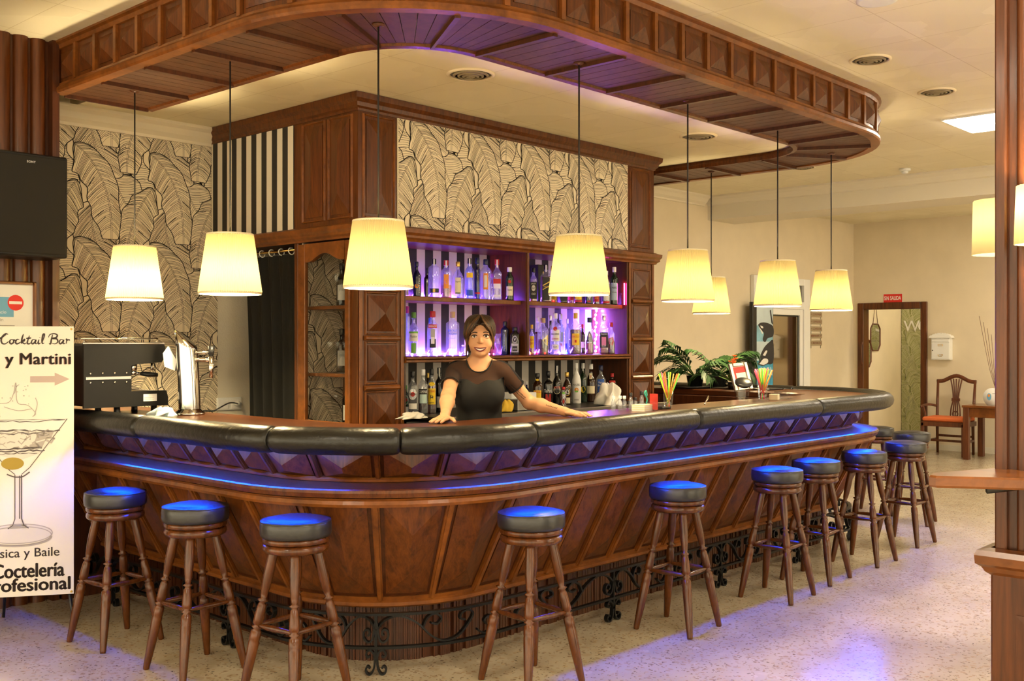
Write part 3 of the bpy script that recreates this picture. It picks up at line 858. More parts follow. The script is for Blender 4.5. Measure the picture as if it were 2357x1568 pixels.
def frame_rect(o, ex, ey, w_, h_, t, d):
    o = Vector(o); ex = Vector(ex); ey = Vector(ey); n = ex.cross(ey)
    mb = MB()
    def bar(a0, a1, b0, b1):
        P = lambda a, b, c: tuple(o + ex * a + ey * b + n * c)
        e = min(t * .35, .006)
        vs = [P(a0, b0, 0), P(a1, b0, 0), P(a1, b1, 0), P(a0, b1, 0), P(a0 + e, b0 + e, d), P(a1 - e, b0 + e, d), P(a1 - e, b1 - e, d), P(a0 + e, b1 - e, d)]
        mb.add(vs, [(3, 2, 1, 0), (4, 5, 6, 7), (0, 1, 5, 4), (1, 2, 6, 5), (2, 3, 7, 6), (3, 0, 4, 7)])
    bar(0, t, 0, h_); bar(w_ - t, w_, 0, h_); bar(t, w_ - t, 0, t); bar(t, w_ - t, h_ - t, h_)
    return mb
# upper front: raised panels, leaf panel
for (u0, u1) in ((4.045, 4.275), (6.715, 6.965)):
    W('panel_frame', frame_rect((u0 - .012, BV, 2.232), X_, Z_, u1 - u0 + .024, .625, .014, .012), 'mahogany_rail')
    W('raised_panel', hipq((u0 + .016, BV - .001, 2.262), X_, Z_, u1 - u0 - .032, .565, .026, ridge=.22), 'mahogany')
YV = (0, -1, 0)
for (v0, v1) in ((5.500, 5.285), (5.235, 5.02)):
    W('panel_frame', frame_rect((BU, v0 + .012, 2.232), YV, Z_, v0 - v1 + .024, .625, .014, .012), 'mahogany_rail')
    W('raised_panel', hipq((BU - .001, v0 - .016, 2.262), YV, Z_, v0 - v1 - .032, .565, .026, ridge=.22), 'mahogany')
W('leaf_panel', MB().box(4.305, 6.672, BV - .006, BV, 2.206, 2.868), 'paper_cream')
W('striped_panel', MB().box(BU - .006, BU, 5.60, 6.565, 2.204, 2.866), 'stripe_door')
# lower carcass
W('pilaster', MB().box(BU, 4.365, BV, 5.02, 0, 2.113), 'mahogany')
W('pilaster', MB().box(6.68, BE, BV, 5.32, 0, 2.113), 'mahogany')
W('partition', MB().box(4.345, 4.367, 5.02, 5.58, 0, 2.113), 'mahogany_dark')
W('door_post', MB().box(BU, 4.367, 5.545, 5.585, 0, 2.113), 'mahogany')
W('rear_carcass', MB().box(4.90, BE, 5.325, VW - .005, 0, 2.14).box(4.367, 4.90, 5.325, 5.585, 0, 2.14), 'mahogany_dark')
W('striped_back', MB().box(4.367, 6.68, 5.305, 5.325, 1.0, 2.13), 'stripe_niche')
W('niche_top', MB().box(4.367, 6.68, BV, 5.305, 2.112, 2.14), 'mahogany')
W('divider', MB().box(5.487, 5.523, BV - .004, 5.305, 1.39, 2.113).box(5.495, 5.515, BV - .012, BV, 1.39, 2.113), 'mahogany')
W('niche_side', MB().box(4.366, 4.378, BV, 5.305, 1.04, 2.113), 'mahogany_dark')
W('niche_side', MB().box(6.668, 6.681, BV, 5.305, 1.04, 2.113), 'mahogany_dark')
W('base_shelf', MB().add([(u, v, h) for u in (4.362, 6.685) for (v, h) in ((5.305, 1.356), (4.945, 1.356), (4.934, 1.362), (4.934, 1.372), (4.945, 1.376), (4.928, 1.382), (4.928, 1.390), (4.94, 1.396), (5.305, 1.396))],
    [(i, (i + 1) % 9, 9 + (i + 1) % 9, 9 + i) for i in range(9)] + [tuple(reversed(range(9))), tuple(range(9, 18))]), 'mahogany_rail')
W('shelf', MB().bbox(4.378, 5.487, 5.0, 5.305, 1.748, 1.778, .003), 'mahogany_rail')
W('shelf', MB().bbox(5.523, 6.668, 5.0, 5.305, 1.748, 1.778, .003), 'mahogany_rail')
for (u0, u1) in ((4.058, 4.30), (6.735, 6.975)):
    for k, h in enumerate((2.085, 1.81, 1.51, 1.21, .91)):
        if k: W('bead', MB().add([(u, v, z) for u in (u0 - .014, u1 + .014) for (v, z) in ((BV, h - .016), (BV - .016, h - .014), (BV - .024, h - .004), (BV - .024, h + .004), (BV - .016, h + .014), (BV, h + .016))],
            [(i, (i + 1) % 6, 6 + (i + 1) % 6, 6 + i) for i in range(6)] + [tuple(reversed(range(6))), tuple(range(6, 12))]), 'mahogany_rail')
        if k < 4:
            hb = (1.81, 1.51, 1.21, .91)[k] + .030; ht = h - .030
            W('panel_frame', frame_rect((u0 - .010, BV, hb - .012), X_, Z_, u1 - u0 + .02, ht - hb + .024, .014, .010), 'mahogany_rail')
            W('raised_panel', hipq((u0 + .016, BV - .001, hb + .012), X_, Z_, u1 - u0 - .032, ht - hb - .024, .040), 'mahogany')
for u in (4.018, 4.345, 6.70, 7.01):
    W('pilaster_stile', MB().bbox(u - .013, u + .013, BV - .010, BV, 0, 2.112, .004), 'mahogany_rail')
# display cabinet in the left face (door, shelves)
W('cabinet_back', MB().box(4.330, 4.345, 5.02, 5.545, .9, 2.113), 'mahogany')
W('cabinet_lining', MB().box(4.02, 4.330, 5.530, 5.545, .95, 2.113), 'paper_cream')
W('cabinet_floor', MB().box(BU + .02, 4.33, 5.02, 5.545, .93, .95), 'mahogany')
for h in (1.27, 1.69):
    W('cabinet_shelf', MB().bbox(BU + .045, 4.33, 5.02, 5.545, h, h + .022, .003), 'mahogany_rail')
dr = W('cabinet_door', MB(), 'mahogany_rail') if False else None
def arch_door():
    mb = MB()
    v0, v1 = 5.54, 5.022        # left to right as seen
    mb.bbox(BU - .018, BU + .012, v0 - .075, v0, .95, 2.10, .004)
    mb.bbox(BU - .018, BU + .012, v1, v1 + .045, .95, 2.10, .004)
    # arched top rail
    n = 20; A = []; 
    for k in range(n + 1):
        t = k / n
        v = v0 - .075 + (v1 + .045 - v0 + .075) * t
        s = abs(2 * t - 1)
        h = 2.035 - .050 * (.5 - .5 * math.cos(PI * min(1, s * 1.15)))
        A.append((v, h))
    vs = [(BU - .018, v, h) for v, h in A] + [(BU - .018, v, 2.10) for v, h in A] + [(BU + .012, v, h) for v, h in A] + [(BU + .012, v, 2.10) for v, h in A]
    m = n + 1; fs = []
    for k in range(n):
        fs += [(k, m + k, m + k + 1, k + 1), (2 * m + k, 2 * m + k + 1, 3 * m + k + 1, 3 * m + k), (k, k + 1, 2 * m + k + 1, 2 * m + k), (m + k, 3 * m + k, 3 * m + k + 1, m + k + 1)]
    mb.add(vs, fs)
    mb.bbox(BU - .018, BU + .012, v1, v0, .93, 1.0, .004)
    return mb
dr = W('cabinet_door', arch_door(), 'mahogany_rail')
g = part('door_glass', MB().box(BU - .004, BU - .001, 5.06, 5.47, .99, 2.06), 'glass_cabinet', dr, True)
# door surround mouldings
W('door_stile', MB().bbox(BU - .012, BU, 5.545, 5.585, 0, 2.112, .004), 'mahogany')

# back counter with steel edge
bc = thing('back_counter', 'low work counter with steel edge along the back bar shelves', 'counter', (4.37, 4.56, 0))
W('counter_body', MB().box(4.38, 6.66, 4.62, 4.955, 0, .99), 'interior_dark', bc)
W('counter_top', MB().box(4.382, 6.664, 4.56, 5.30, 1.012, 1.03), 'black_satin', bc)
W('steel_edge', MB().bbox(4.38, 6.66, 4.545, 4.565, .955, 1.038, .003), 'steel', bc)

# curtain in the doorway of the left face
def curtain():
    vs = []; fs = []
    n = 90; rows = 16
    for j in range(rows + 1):
        t = j / rows
        h = 2.06 - t * 2.02
        vl = 6.30 - .07 * t - .05 * math.sin(t * 2.4); vr = 5.592
        for k in range(n + 1):
            s = k / n
            v = vr + (vl - vr) * s
            amp = .012 + .022 * min(1, t * 2.2)
            u = 4.085 + amp * math.sin(s * 34 + .8 * math.sin(s * 9) + t * .8) + .008 * math.sin(s * 71 + t * 3)
            vs.append((u, v, h))
    N = n + 1
    for j in range(rows):
        for k in range(n): fs.append((j * N + k, j * N + k + 1, (j + 1) * N + k + 1, (j + 1) * N + k))
    return vs, fs
vs, fs = curtain()
nn = len(vs)
cu = thing('curtain', 'heavy black curtain hanging in the doorway under the striped panel', 'curtain', (4.085, 5.95, 0))
vb = [(p[0] + .004, p[1], p[2]) for p in vs]
part('cloth', MB().add(vs + vb, [tuple(reversed(f)) for f in fs] + [tuple(i + nn for i in f) for f in fs], 0, True), 'curtain', cu, True)
part('rod', MB().tube([(4.07, 5.60, 2.085), (4.07, 6.55, 2.085)], .009, 10), 'brass', cu, True)
for k in range(7):
    v = 5.62 + k * .11
    ringp = [(4.07, v + .0, 2.085)]
    part('ring', MB().tube([(4.07 + .022 * math.cos(a), v + .003 * math.sin(a), 2.078 + .022 * math.sin(a)) for a in [2 * PI * i / 16 for i in range(17)]], .0035, 6, caps=False), 'ceramic_white', cu, True)

# ------------------------------------------------------------------ wooden column at the right with a drinks shelf
def cw(X, Z):
    ca, sa = math.cos(HEAD), math.sin(HEAD)
    return (X * sa + Z * ca, -X * ca + Z * sa)
colu = struct('column_right', MB().box(3.36, 3.86, .60, 1.085, 0, HC), 'column_wood')
CU = 3.36
struct('column_corner_post', MB().bbox(CU - .022, CU + .02, 1.072, 1.106, .83, HC, .005), 'column_wood', colu)
struct('column_groove', MB().box(CU - .004, CU, 1.047, 1.072, .83, HC), 'mahogany_dark', colu)
fl = []
for k in range(9):
    v = 1.032 - .034 * k
    struct('column_flute', MB().add([(CU - .016 * math.sin(PI * i / 8), v + .016 * math.cos(PI * i / 8), z) for z in (.83, HC) for i in range(9)], [(i, 9 + i, 10 + i, i + 1) for i in range(8)], 0, True), 'column_wood', colu)
struct('column_pedestal', MB().bbox(CU - .030, 3.88, .58, 1.115, 0, .82, .006), 'column_wood', colu)
struct('column_pedestal_moulding', MB().add([(CU - .030 - o, .55, h) for o, h in ((0, .78), (.012, .79), (.02, .805), (.034, .815), (.036, .84), (.03, .856), (0, .862))] + [(CU - .030 - o, 1.115 + o, h) for o, h in ((0, .78), (.012, .79), (.02, .805), (.034, .815), (.036, .84), (.03, .856), (0, .862))] + [(CU + .3, 1.115 + o, h) for o, h in ((0, .78), (.012, .79), (.02, .805), (.034, .815), (.036, .84), (.03, .856), (0, .862))],
    [(i, i + 1, 8 + i, 7 + i) for i in range(6)] + [(7 + i, 8 + i, 15 + i, 14 + i) for i in range(6)] + [(6, 0, 7, 13), (13, 7, 14, 20)]), 'table_wood', colu)
struct('column_pedestal_panel', hipq((CU - .031, 1.04, .15), (0, -1, 0), (0, 0, 1), .30, .52, .012, ridge=.3), 'column_wood', colu)
sh = thing('drinks_shelf', 'thick polished wooden drinks shelf wrapped round the fluted column', 'shelf', (*cw(1.45, 3.1), 1.066))
poly = [cw(*p) for p in ((1.200, 3.046), (1.212, 3.028), (1.9, 2.86), (2.3, 3.4), (2.0, 3.55), (1.46, 3.215), (1.232, 3.10))]
mb = MB()
n = len(poly)
cxy = (sum(p[0] for p in poly) / n, sum(p[1] for p in poly) / n)
ins = [(p[0] + (cxy[0] - p[0]) * .012, p[1] + (cxy[1] - p[1]) * .012) for p in poly]
vs = [(*p, 1.066) for p in ins] + [(*p, 1.072) for p in poly] + [(*p, 1.094) for p in poly] + [(*p, 1.100) for p in ins]
fs = [tuple(reversed(range(n))), tuple(range(3 * n, 4 * n))]
for j in range(3):
    for i in range(n): fs.append((j * n + i, j * n + (i + 1) % n, (j + 1) * n + (i + 1) % n, (j + 1) * n + i))
part('shelf_board', mb.add(vs, fs), 'table_wood', sh, True)
p0 = cw(1.36, 3.03); p1 = cw(1.56, 3.15)
part('support_bracket', MB().tube([(*p0, 1.060), (*p1, 1.060)], .012, 6, ry=.006), 'black_plastic', sh, True)
def sconce(name, loc, r0, r1, hgt, label, mount):
    t = thing(name, label, 'lamp', loc, group='cream drum wall lamps')
    vs = []; fs = []; N = 64
    for (r, z) in ((r1, 0), ((r0 + r1) / 2, hgt / 2), (r0, hgt)):
        for k in range(N):
            a = 2 * PI * k / N; q = r + .002 * math.sin(a * 21) + .001 * math.sin(a * 37)
            vs.append((q * math.cos(a), q * math.sin(a), z))
    for i in range(2):
        for k in range(N): fs.append((i * N + k, i * N + (k + 1) % N, (i + 1) * N + (k + 1) % N, (i + 1) * N + k))
    part('lamp_shade', MB().add(vs, fs, 0, True), 'pleated_shade', t)
    part('bulb', MB().ellip((0, 0, hgt * .5), (.025, .025, .035)), 'bulb', t)
    part('arm', MB().tube([(0, 0, hgt * .2), (mount[0] * .5, mount[1] * .5, hgt * .15), mount], .007, 8), 'brass', t)
    l = bpy.data.lights.new('lamp_light', 'POINT'); l.energy = 13; l.color = (1, .85, .6); l.shadow_soft_size = .04
    lo = bpy.data.objects.new('lamp_light', l); COL.objects.link(lo); lo.parent = t; lo.location = (0, 0, hgt * .6)
p = cw(1.492, 2.96)
sconce('wall_lamp', (CU - .095, .955, 1.765), .062, .068, .17, 'cream drum wall lamp on the wooden column at the right edge', (.08, .0, .03))
p = cw(2.13, 4.60)
sconce('wall_lamp', (*p, 1.865), .115, .12, .235, 'cream pleated drum lamp partly hidden behind the wooden column', (.25, -.12, .05))
q2 = cw(2.45, 4.6)
struct('column_rear', MB().box(p[0] + .25, p[0] + .6, p[1] - .45, p[1] - .1, 0, HC), 'column_wood')
# ------------------------------------------------------------------ flat print helpers
_TX = {}
def text_geo(s, bold=0.0, shear=0.0, space=1.0):
    if 'M' in s or 'm' in s or 'W' in s: bold = 0.0
    key = (s, bold, shear, space)
    if key in _TX: return _TX[key]
    c = bpy.data.curves.new('t', 'FONT')
    c.body = s; c.size = 1.0; c.offset = bold; c.shear = shear; c.space_character = space; c.fill_mode = 'BOTH'; c.resolution_u = 3
    o = bpy.data.objects.new('t', c); COL.objects.link(o)
    e = o; me = e.to_mesh()
    vs = [(v.co.x, v.co.y) for v in me.vertices]; fs = [tuple(p.vertices) for p in me.polygons]
    e.to_mesh_clear()
    bpy.data.objects.remove(o); bpy.data.curves.remove(c)
    if vs:
        x0 = min(v[0] for v in vs); x1 = max(v[0] for v in vs); y0 = min(v[1] for v in vs); y1 = max(v[1] for v in vs)
    else: x0 = x1 = y0 = y1 = 0
    _TX[key] = (vs, fs, (x0, x1, y0, y1))
    return _TX[key]
def text_mb(s, F, x, y, w=None, h=None, mat=0, bold=0.0, shear=0.0, align='l', mb=None, space=1.0, fat=0.0):
    """text fitted to width w and/or height h with lower-left corner (x, y); F maps (x, y) to a 3D point"""
    vs, fs, (x0, x1, y0, y1) = text_geo(s, bold, shear, space)
    if x1 - x0 < 1e-6: return mb or MB()
    sx = w / (x1 - x0) if w else None; sy = h / (y1 - y0) if h else None
    if sx is None: sx = sy
    if sy is None: sy = sx
    tw = (x1 - x0) * sx
    ox = x - (tw if align == 'r' else tw / 2 if align == 'c' else 0)
    mb = mb or MB()
    for dx, dy in (((0, 0),) if not fat else ((-fat, 0), (fat, 0), (0, fat * .6), (0, -fat * .6), (-fat * .5, 0), (fat * .5, 0))):
        mb.add([F(ox + dx + (p[0] - x0) * sx, y + dy + (p[1] - y0) * sy) for p in vs], fs, mat)
    return mb
def stroke(pts, wd, F, mb=None, mat=0, taper=False):
    """flat pen stroke along 2D points"""
    mb = mb or MB(); vs = []; fs = []; n = len(pts)
    for i, p in enumerate(pts):
        a = pts[max(i - 1, 0)]; b = pts[min(i + 1, n - 1)]
        dx, dy = b[0] - a[0], b[1] - a[1]; l = math.hypot(dx, dy) or 1
        ww = (wd[i] if isinstance(wd, (list, tuple)) else wd) * .5
        if taper: ww *= .45 + .9 * math.sin(PI * (i + .5) / n)
        nx, ny = -dy / l * ww, dx / l * ww
        vs += [F(p[0] + nx, p[1] + ny), F(p[0] - nx, p[1] - ny)]
    for i in range(n - 1): fs.append((2 * i, 2 * i + 1, 2 * i + 3, 2 * i + 2))
    return mb.add(vs, fs, mat)
def disc(cx, cy, rx, ry, F, mb=None, mat=0, n=24):
    mb = mb or MB()
    return mb.add([F(cx + rx * math.cos(2 * PI * k / n), cy + ry * math.sin(2 * PI * k / n)) for k in range(n)], [tuple(range(n))], mat)
def poly2(pts, F, mb=None, mat=0):
    mb = mb or MB()
    return mb.add([F(*p) for p in pts], [tuple(range(len(pts)))], mat)
def rect2(x0, x1, y0, y1, F, mb=None, mat=0):
    return poly2([(x0, y0), (x1, y0), (x1, y1), (x0, y1)], F, mb, mat)

# ------------------------------------------------------------------ leaf wallpaper print
TW, TH = .515, .60
def leaf_def(mid, wl, wr, lag, nv, seed, tip=.35):
    rnd = random.Random(seed)
    M = catmull([(x * TW / 510, -y * TH / 670) for x, y in mid], 12)
    n = len(M)
    L = []; R = []
    for i, p in enumerate(M):
        t = i / (n - 1)
        a = M[max(i - 1, 0)]; b = M[min(i + 1, n - 1)]
        dx, dy = b[0] - a[0], b[1] - a[1]; l = math.hypot(dx, dy) or 1
        nx, ny = -dy / l, dx / l
        env = min(1, (t / .22) ** .75) * (1 - (1 - tip) * max(0, (t - .45) / .55) ** 2.2)
        wob = 1 + .10 * math.sin(t * 13 + seed) + .05 * math.sin(t * 29 + seed * 2)
        wob2 = 1 + .10 * math.sin(t * 11 + seed * 3) + .06 * math.sin(t * 31 + seed)
        R.append((p[0] + nx * wr * env * wob, p[1] + ny * wr * env * wob))
        L.append((p[0] - nx * wl * env * wob2, p[1] - ny * wl * env * wob2))
    veins = []
    for side, E in ((0, L), (1, R)):
        for k in range(nv):
            t0 = (k + rnd.uniform(.2, .8)) / nv
            t1 = t0 + lag * (1 - .5 * t0) + rnd.uniform(-.004, .004)
            if t1 > .99: continue
            a = M[int(t0 * (n - 1))]; e = E[int(t1 * (n - 1))]
            f = rnd.uniform(.55, 1.0) if rnd.random() < .18 else .985
            pts = []
            for j in range(5):
                s_ = j / 4 * f
                bow = .010 * math.sin(PI * s_) * (1 if side else -1)
                pts.append((a[0] + (e[0] - a[0]) * s_ , a[1] + (e[1] - a[1]) * s_ + abs(bow)))
            veins.append((pts, rnd.uniform(.0016, .0030)))
        for k in range(3):    # darker tears
            t0 = rnd.uniform(.2, .8); t1 = min(1, t0 + lag * .8)
            a = M[int(t0 * (n - 1))]; e = E[int(t1 * (n - 1))]
            veins.append(([(a[0] + (e[0] - a[0]) * q, a[1] + (e[1] - a[1]) * q) for q in (.35, .55, .75, .98)], .0042))
    return M, L, R, veins
LEAVES = [
    leaf_def([(40, 60), (70, 200), (120, 380), (190, 560), (250, 690)], .14, .14, .10, 60, 5),
    leaf_def([(560, 300), (520, 420), (560, 540), (640, 700), (690, 800)], .13, .15, .16, 46, 6),
    leaf_def([(400, 640), (380, 760), (400, 900), (430, 1040), (440, 1140)], .13, .16, .30, 60, 3, .8),
    leaf_def([(285, 500), (230, 590), (185, 680), (150, 770), (125, 870), (110, 980), (106, 1080)], .085, .135, .13, 60, 1, .45),
    leaf_def([(268, 245), (345, 310), (410, 400), (460, 510), (495, 640), (510, 780), (512, 905)], .135, .085, .14, 62, 2, .45)]
def leaf_print(x0, x1, y0, y1, ox, oy, F, line_mat=1, wk=1.0):
    """wallpaper print on rectangle; F(x, y, lift)"""
    mb = MB()
    i0 = int(math.floor((x0 - ox) / TW)) - 2; i1 = int(math.ceil((x1 - ox) / TW)) + 1
    j0 = int(math.floor((oy - y1) / TH)) - 2; j1 = int(math.ceil((oy - y0) / TH)) + 1
    for li, (M, L, R, veins) in enumerate(LEAVES):
        for i in range(i0, i1 + 1):
            for j in range(j0, j1 + 1):
                dx, dy = ox + i * TW, oy - j * TH
                allp = L + R
                if max(p[0] for p in allp) + dx < x0 or min(p[0] for p in allp) + dx > x1: continue
                if max(p[1] for p in allp) + dy < y0 or min(p[1] for p in allp) + dy > y1: continue
                z = .0008 + .0007 * li + .00004 * ((i * 3 + j * 5) % 8)
                f0 = lambda a, b: F(a + dx, b + dy, z)
                f1 = lambda a, b: F(a + dx, b + dy, z + .0003)
                n = len(M)
                vs = [f0(*p) for p in L] + [f0(*p) for p in M] + [f0(*p) for p in R]
                fs = []
                for k in range(n - 1):
                    fs += [(k, k + 1, n + k + 1, n + k), (n + k, n + k + 1, 2 * n + k + 1, 2 * n + k)]
                mb.add(vs, fs, 0)
                for pts, wd in veins: stroke(pts, wd * wk, f1, mb, line_mat)
                stroke(L, .0056 * wk, f1, mb, line_mat); stroke(R, .0056 * wk, f1, mb, line_mat)
                stroke([L[-1], M[-1], R[-1]], .0035 * wk, f1, mb, line_mat)
                off = .0045
                stroke([(p[0] - off, p[1]) for p in M], .002 * wk, f1, mb, line_mat); stroke([(p[0] + off, p[1]) for p in M], .002 * wk, f1, mb, line_mat)
    return mb
def clipped(mb, name, planes, mats):
    bm = bmesh.new()
    me = mb.mesh(name); bm.from_mesh(me); bpy.data.meshes.remove(me)
    for co, no in planes:
        bmesh.ops.bisect_plane(bm, geom=bm.verts[:] + bm.edges[:] + bm.faces[:], plane_co=co, plane_no=no, clear_outer=True, dist=1e-6)
    me = bpy.data.meshes.new(name); bm.to_mesh(me); bm.free()
    for m in mats: me.materials.append(MT(m))
    return me
# wall: tip of the main leaf at u 3.27, h 2.154
PO = (3.27 - 512 * TW / 510, 2.154 + 905 * TH / 670)
x0, x1, y0, y1 = 2.70, 4.048, .9, 2.852
mb = leaf_print(x0, x1, y0, y1, PO[0], PO[1], lambda a, b, z: (a, VW - z, b))
me = clipped(mb, 'wallpaper_print', [((x0, 0, 0), (-1, 0, 0)), ((x1, 0, 0), (1, 0, 0)), ((0, 0, y0), (0, 0, -1)), ((0, 0, y1), (0, 0, 1))], ['paper_cream', 'ink_brown'])
o = link('wallpaper_print', me, [], bpy.data.objects['wall_left'], world=True); o['kind'] = 'stuff'
x0, x1, y0, y1 = 4.312, 6.665, 2.206, 2.866
PO2 = (px_u(1004, BV) + .02 - 512 * TW / 510 + TW * .0, 2.30 + 905 * TH / 670 - .02)
mb = leaf_print(x0, x1, y0, y1, PO2[0], PO2[1], lambda a, b, z: (a, BV - .006 - z, b))
me = clipped(mb, 'wallpaper_print', [((x0, 0, 0), (-1, 0, 0)), ((x1, 0, 0), (1, 0, 0)), ((0, 0, y0), (0, 0, -1)), ((0, 0, y1), (0, 0, 1))], ['paper_cream', 'ink_brown'])
o = link('wallpaper_print', me, [], bpy.data.objects['leaf_panel'], world=True); o['kind'] = 'stuff'
x0, x1, y0, y1 = 4.02, 4.33, .95, 2.11      # lining seen through the cabinet glass
mb = leaf_print(x0, x1, y0, y1, 3.8, 2.6, lambda a, b, z: (a, 5.530 - z, b))
me = clipped(mb, 'wallpaper_print', [((x0, 0, 0), (-1, 0, 0)), ((x1, 0, 0), (1, 0, 0)), ((0, 0, y0), (0, 0, -1)), ((0, 0, y1), (0, 0, 1))], ['paper_cream', 'ink_brown'])
o = link('wallpaper_print', me, [], bpy.data.objects['cabinet_lining'], world=True); o['kind'] = 'stuff'

# ------------------------------------------------------------------ speaker and framed notice on the fluted wall
t = thing('wall_speaker', 'large dark loudspeaker hung on the fluted wooden wall', 'loudspeaker', (2.35, 5.93, 1.95))
part('cabinet', MB().bbox(-.30, .285, -.12, .15, .0, .56, .008), 'black_satin', t)
part('grille', MB().bbox(-.285, .27, -.135, -.118, .015, .545, .006), 'grille_cloth', t)
F = lambda x, y: (x, -.1355, y)
part('badge', text_mb('SONY', F, .055, .505, h=.012, bold=.02, space=1.15), 'white_plastic', t)
part('wall_bracket', MB().box(-.05, .05, .15, .19, .2, .4), 'black_plastic', t)
t = thing('framed_notice', 'framed no smoking notice hung on the fluted wooden wall', 'notice', (2.26, 6.045, 1.47))
part('frame', frame_rect((-.30, 0, 0), X_, Z_, .60, .355, .022, .02), 'table_wood', t)
part('backing', MB().box(-.29, .29, -.004, .012, .01, .345), 'white_plastic', t)
pbr('sign_red', (.70, .03, .02), .5); pbr('print_blue', (.16, .40, .62), .6); pbr('print_grey', (.35, .33, .30), .7); pbr('ink_black', (.015, .012, .012), .6)
F = lambda x, y: (x, -.0046, y); F2 = lambda x, y: (x, -.0052, y); F3 = lambda x, y: (x, -.0058, y)
part('blue_panel', rect2(-.02, .175, .155, .265, F), 'print_blue', t)
mb = disc(.185, .235, .044, .044, F2)
part('no_smoking_disc', mb, 'sign_red', t)
part('bar_mark', rect2(.150, .220, .227, .243, F3), 'white_plastic', t)
mb = text_mb('espacio', F2, .06, .168, h=.022)
part('word', mb, 'white_plastic', t)
mb = text_mb('sin', F, .09, .130, h=.018)
for k in range(7):
    w_ = .20 if k % 3 else .14
    rect2(.04, .04 + w_, .105 - k * .012, .109 - k * .012, F, mb)
part('small_print', mb, 'print_grey', t)

# ------------------------------------------------------------------ cocktail banner
def banner_mat():
    pbr('vinyl_white', (.76, .715, .63), .35)
    pbr('b_light', (.66, .62, .58), .5); pbr('b_mid', (.40, .36, .34), .5); pbr('b_dark', (.10, .08, .08), .5); pbr('b_pale', (.76, .72, .68), .5)
    pbr('b_arrow', (.46, .36, .33), .5); pbr('b_text', (.035, .02, .016), .5); pbr('b_olive', (.36, .25, .03), .5); pbr('b_shadow', (.42, .20, .16), .5)
banner_mat()
bX, bZ = -2.277, 5.50                                  # right lower corner in camera aligned plan
BW_, BH_ = .60, 1.39
pr = cw(bX, bZ)
bn = thing('banner_stand', 'white roll up cocktail banner with a martini glass picture', 'banner', (pr[0], pr[1], 0), HEAD - PI / 2 + .24)
part('sheet', MB().bbox(-BW_, 0, 0, .004, .177, .177 + BH_, .0015), 'vinyl_white', bn)
FB = lambda l: (lambda x, y: (x, -.0006 - .0004 * l, y))
B0, B1, B2, B3 = FB(1), FB(2), FB(3), FB(4)
K = .00226                                            # metres per picture pixel at the banner
def bx(px): return (px - 168) * K
def by(py): return .177 + (1367 - py) * K
# lettering
def script_word(P, F, wd):
    mb = MB()
    for pts in P: stroke(catmull(pts, 7), wd, F, mb, 0, taper=True)
    return mb
S = []
def let(ch, x, y, s):
    G = {'C': [[(.75, .95), (.55, 1.05), (.25, .8), (.1, .4), (.2, .05), (.5, .0), (.8, .25)], [(.05, .55), (-.25, .5), (.1, .62), (.6, .98)]],
         'o': [[(.35, .45), (.12, .38), (.05, .15), (.2, 0), (.42, .15), (.38, .4), (.3, .45)], [(.38, .4), (.6, .36)]],
         'c': [[(.4, .42), (.2, .45), (.05, .2), (.15, .0), (.4, .08), (.55, .2)]],
         'k': [[(.1, 0), (.15, .5), (.3, 1.0)], [(.12, .2), (.4, .48), (.35, .3), (.15, .22), (.4, 0), (.55, .1)]],
         't': [[(.32, .85), (.15, .3), (.12, .05), (.3, 0), (.45, .12)], [(.0, .55), (.5, .6)]],
         'a': [[(.4, .42), (.15, .42), (.03, .15), (.15, 0), (.38, .2), (.45, .42), (.4, .1), (.5, .0), (.6, .1)]],
         'i': [[(.18, .45), (.1, .15), (.15, 0), (.32, .1)], [(.24, .62), (.26, .66)]],
         'l': [[(.1, .1), (.3, .7), (.32, 1.0), (.18, .9), (.1, .3), (.15, .02), (.32, .1)]],
         'B': [[(.25, .95), (.15, .5), (.05, .0), (-.1, .05)], [(-.15, .65), (.0, .95), (.4, 1.05), (.7, .9), (.6, .65), (.25, .55), (.65, .5), (.75, .2), (.5, .0), (.2, .05)]],
         'r': [[(.1, .0), (.15, .35), (.12, .48), (.22, .4), (.4, .42), (.45, .32)]]}
    return [[(x + px_ * s, y + py_ * s) for px_, py_ in st] for st in G[ch]]
s_ = .050
def word(wd_, x, y, s, adv):
    out = []
    for ch in wd_:
        out += let(ch, x, y, s); x += adv.get(ch, .5) * s
    return out
strokes = word('Cocktail', bx(12), by(792), s_, {'C': .85, 'i': .36, 'l': .4, 't': .48, 'o': .56, 'k': .55, 'a': .58}) + word('Bar', bx(117), by(792), s_, {'B': .86, 'a': .6})
part('script_lettering', script_word(strokes, B1, .0062), 'b_text', bn)
mb = text_mb('y Martini', B1, bx(160) + .003, by(847), h=.031 * 2.45, fat=.0018, align='r', space=1.05)
mb2 = text_mb('y Martini', B0, bx(160) - .001, by(847) - .001, h=.031 * 2.45, fat=.0018, align='r', space=1.05)
part('lettering_shadow', mb2, 'b_shadow', bn)
part('lettering', mb, 'b_text', bn)
part('arrow', poly2([(bx(75), by(880)), (bx(127), by(880)), (bx(127), by(888)), (bx(159), by(873)), (bx(127), by(858)), (bx(127), by(866)), (bx(75), by(866))], B1), 'b_arrow', bn)
part('lettering', text_mb('Música y Baile', B1, bx(137), by(1284), h=.060, fat=.0008, align='r'), 'b_dark', bn)
part('lettering', text_mb('Coctelería', B1, bx(147), by(1324), h=.072, w=.34, fat=.0032, align='r'), 'b_text', bn)
part('lettering', text_mb('Profesional', B1, bx(160), by(1355), h=.066, w=.41, fat=.0032, align='r'), 'b_text', bn)
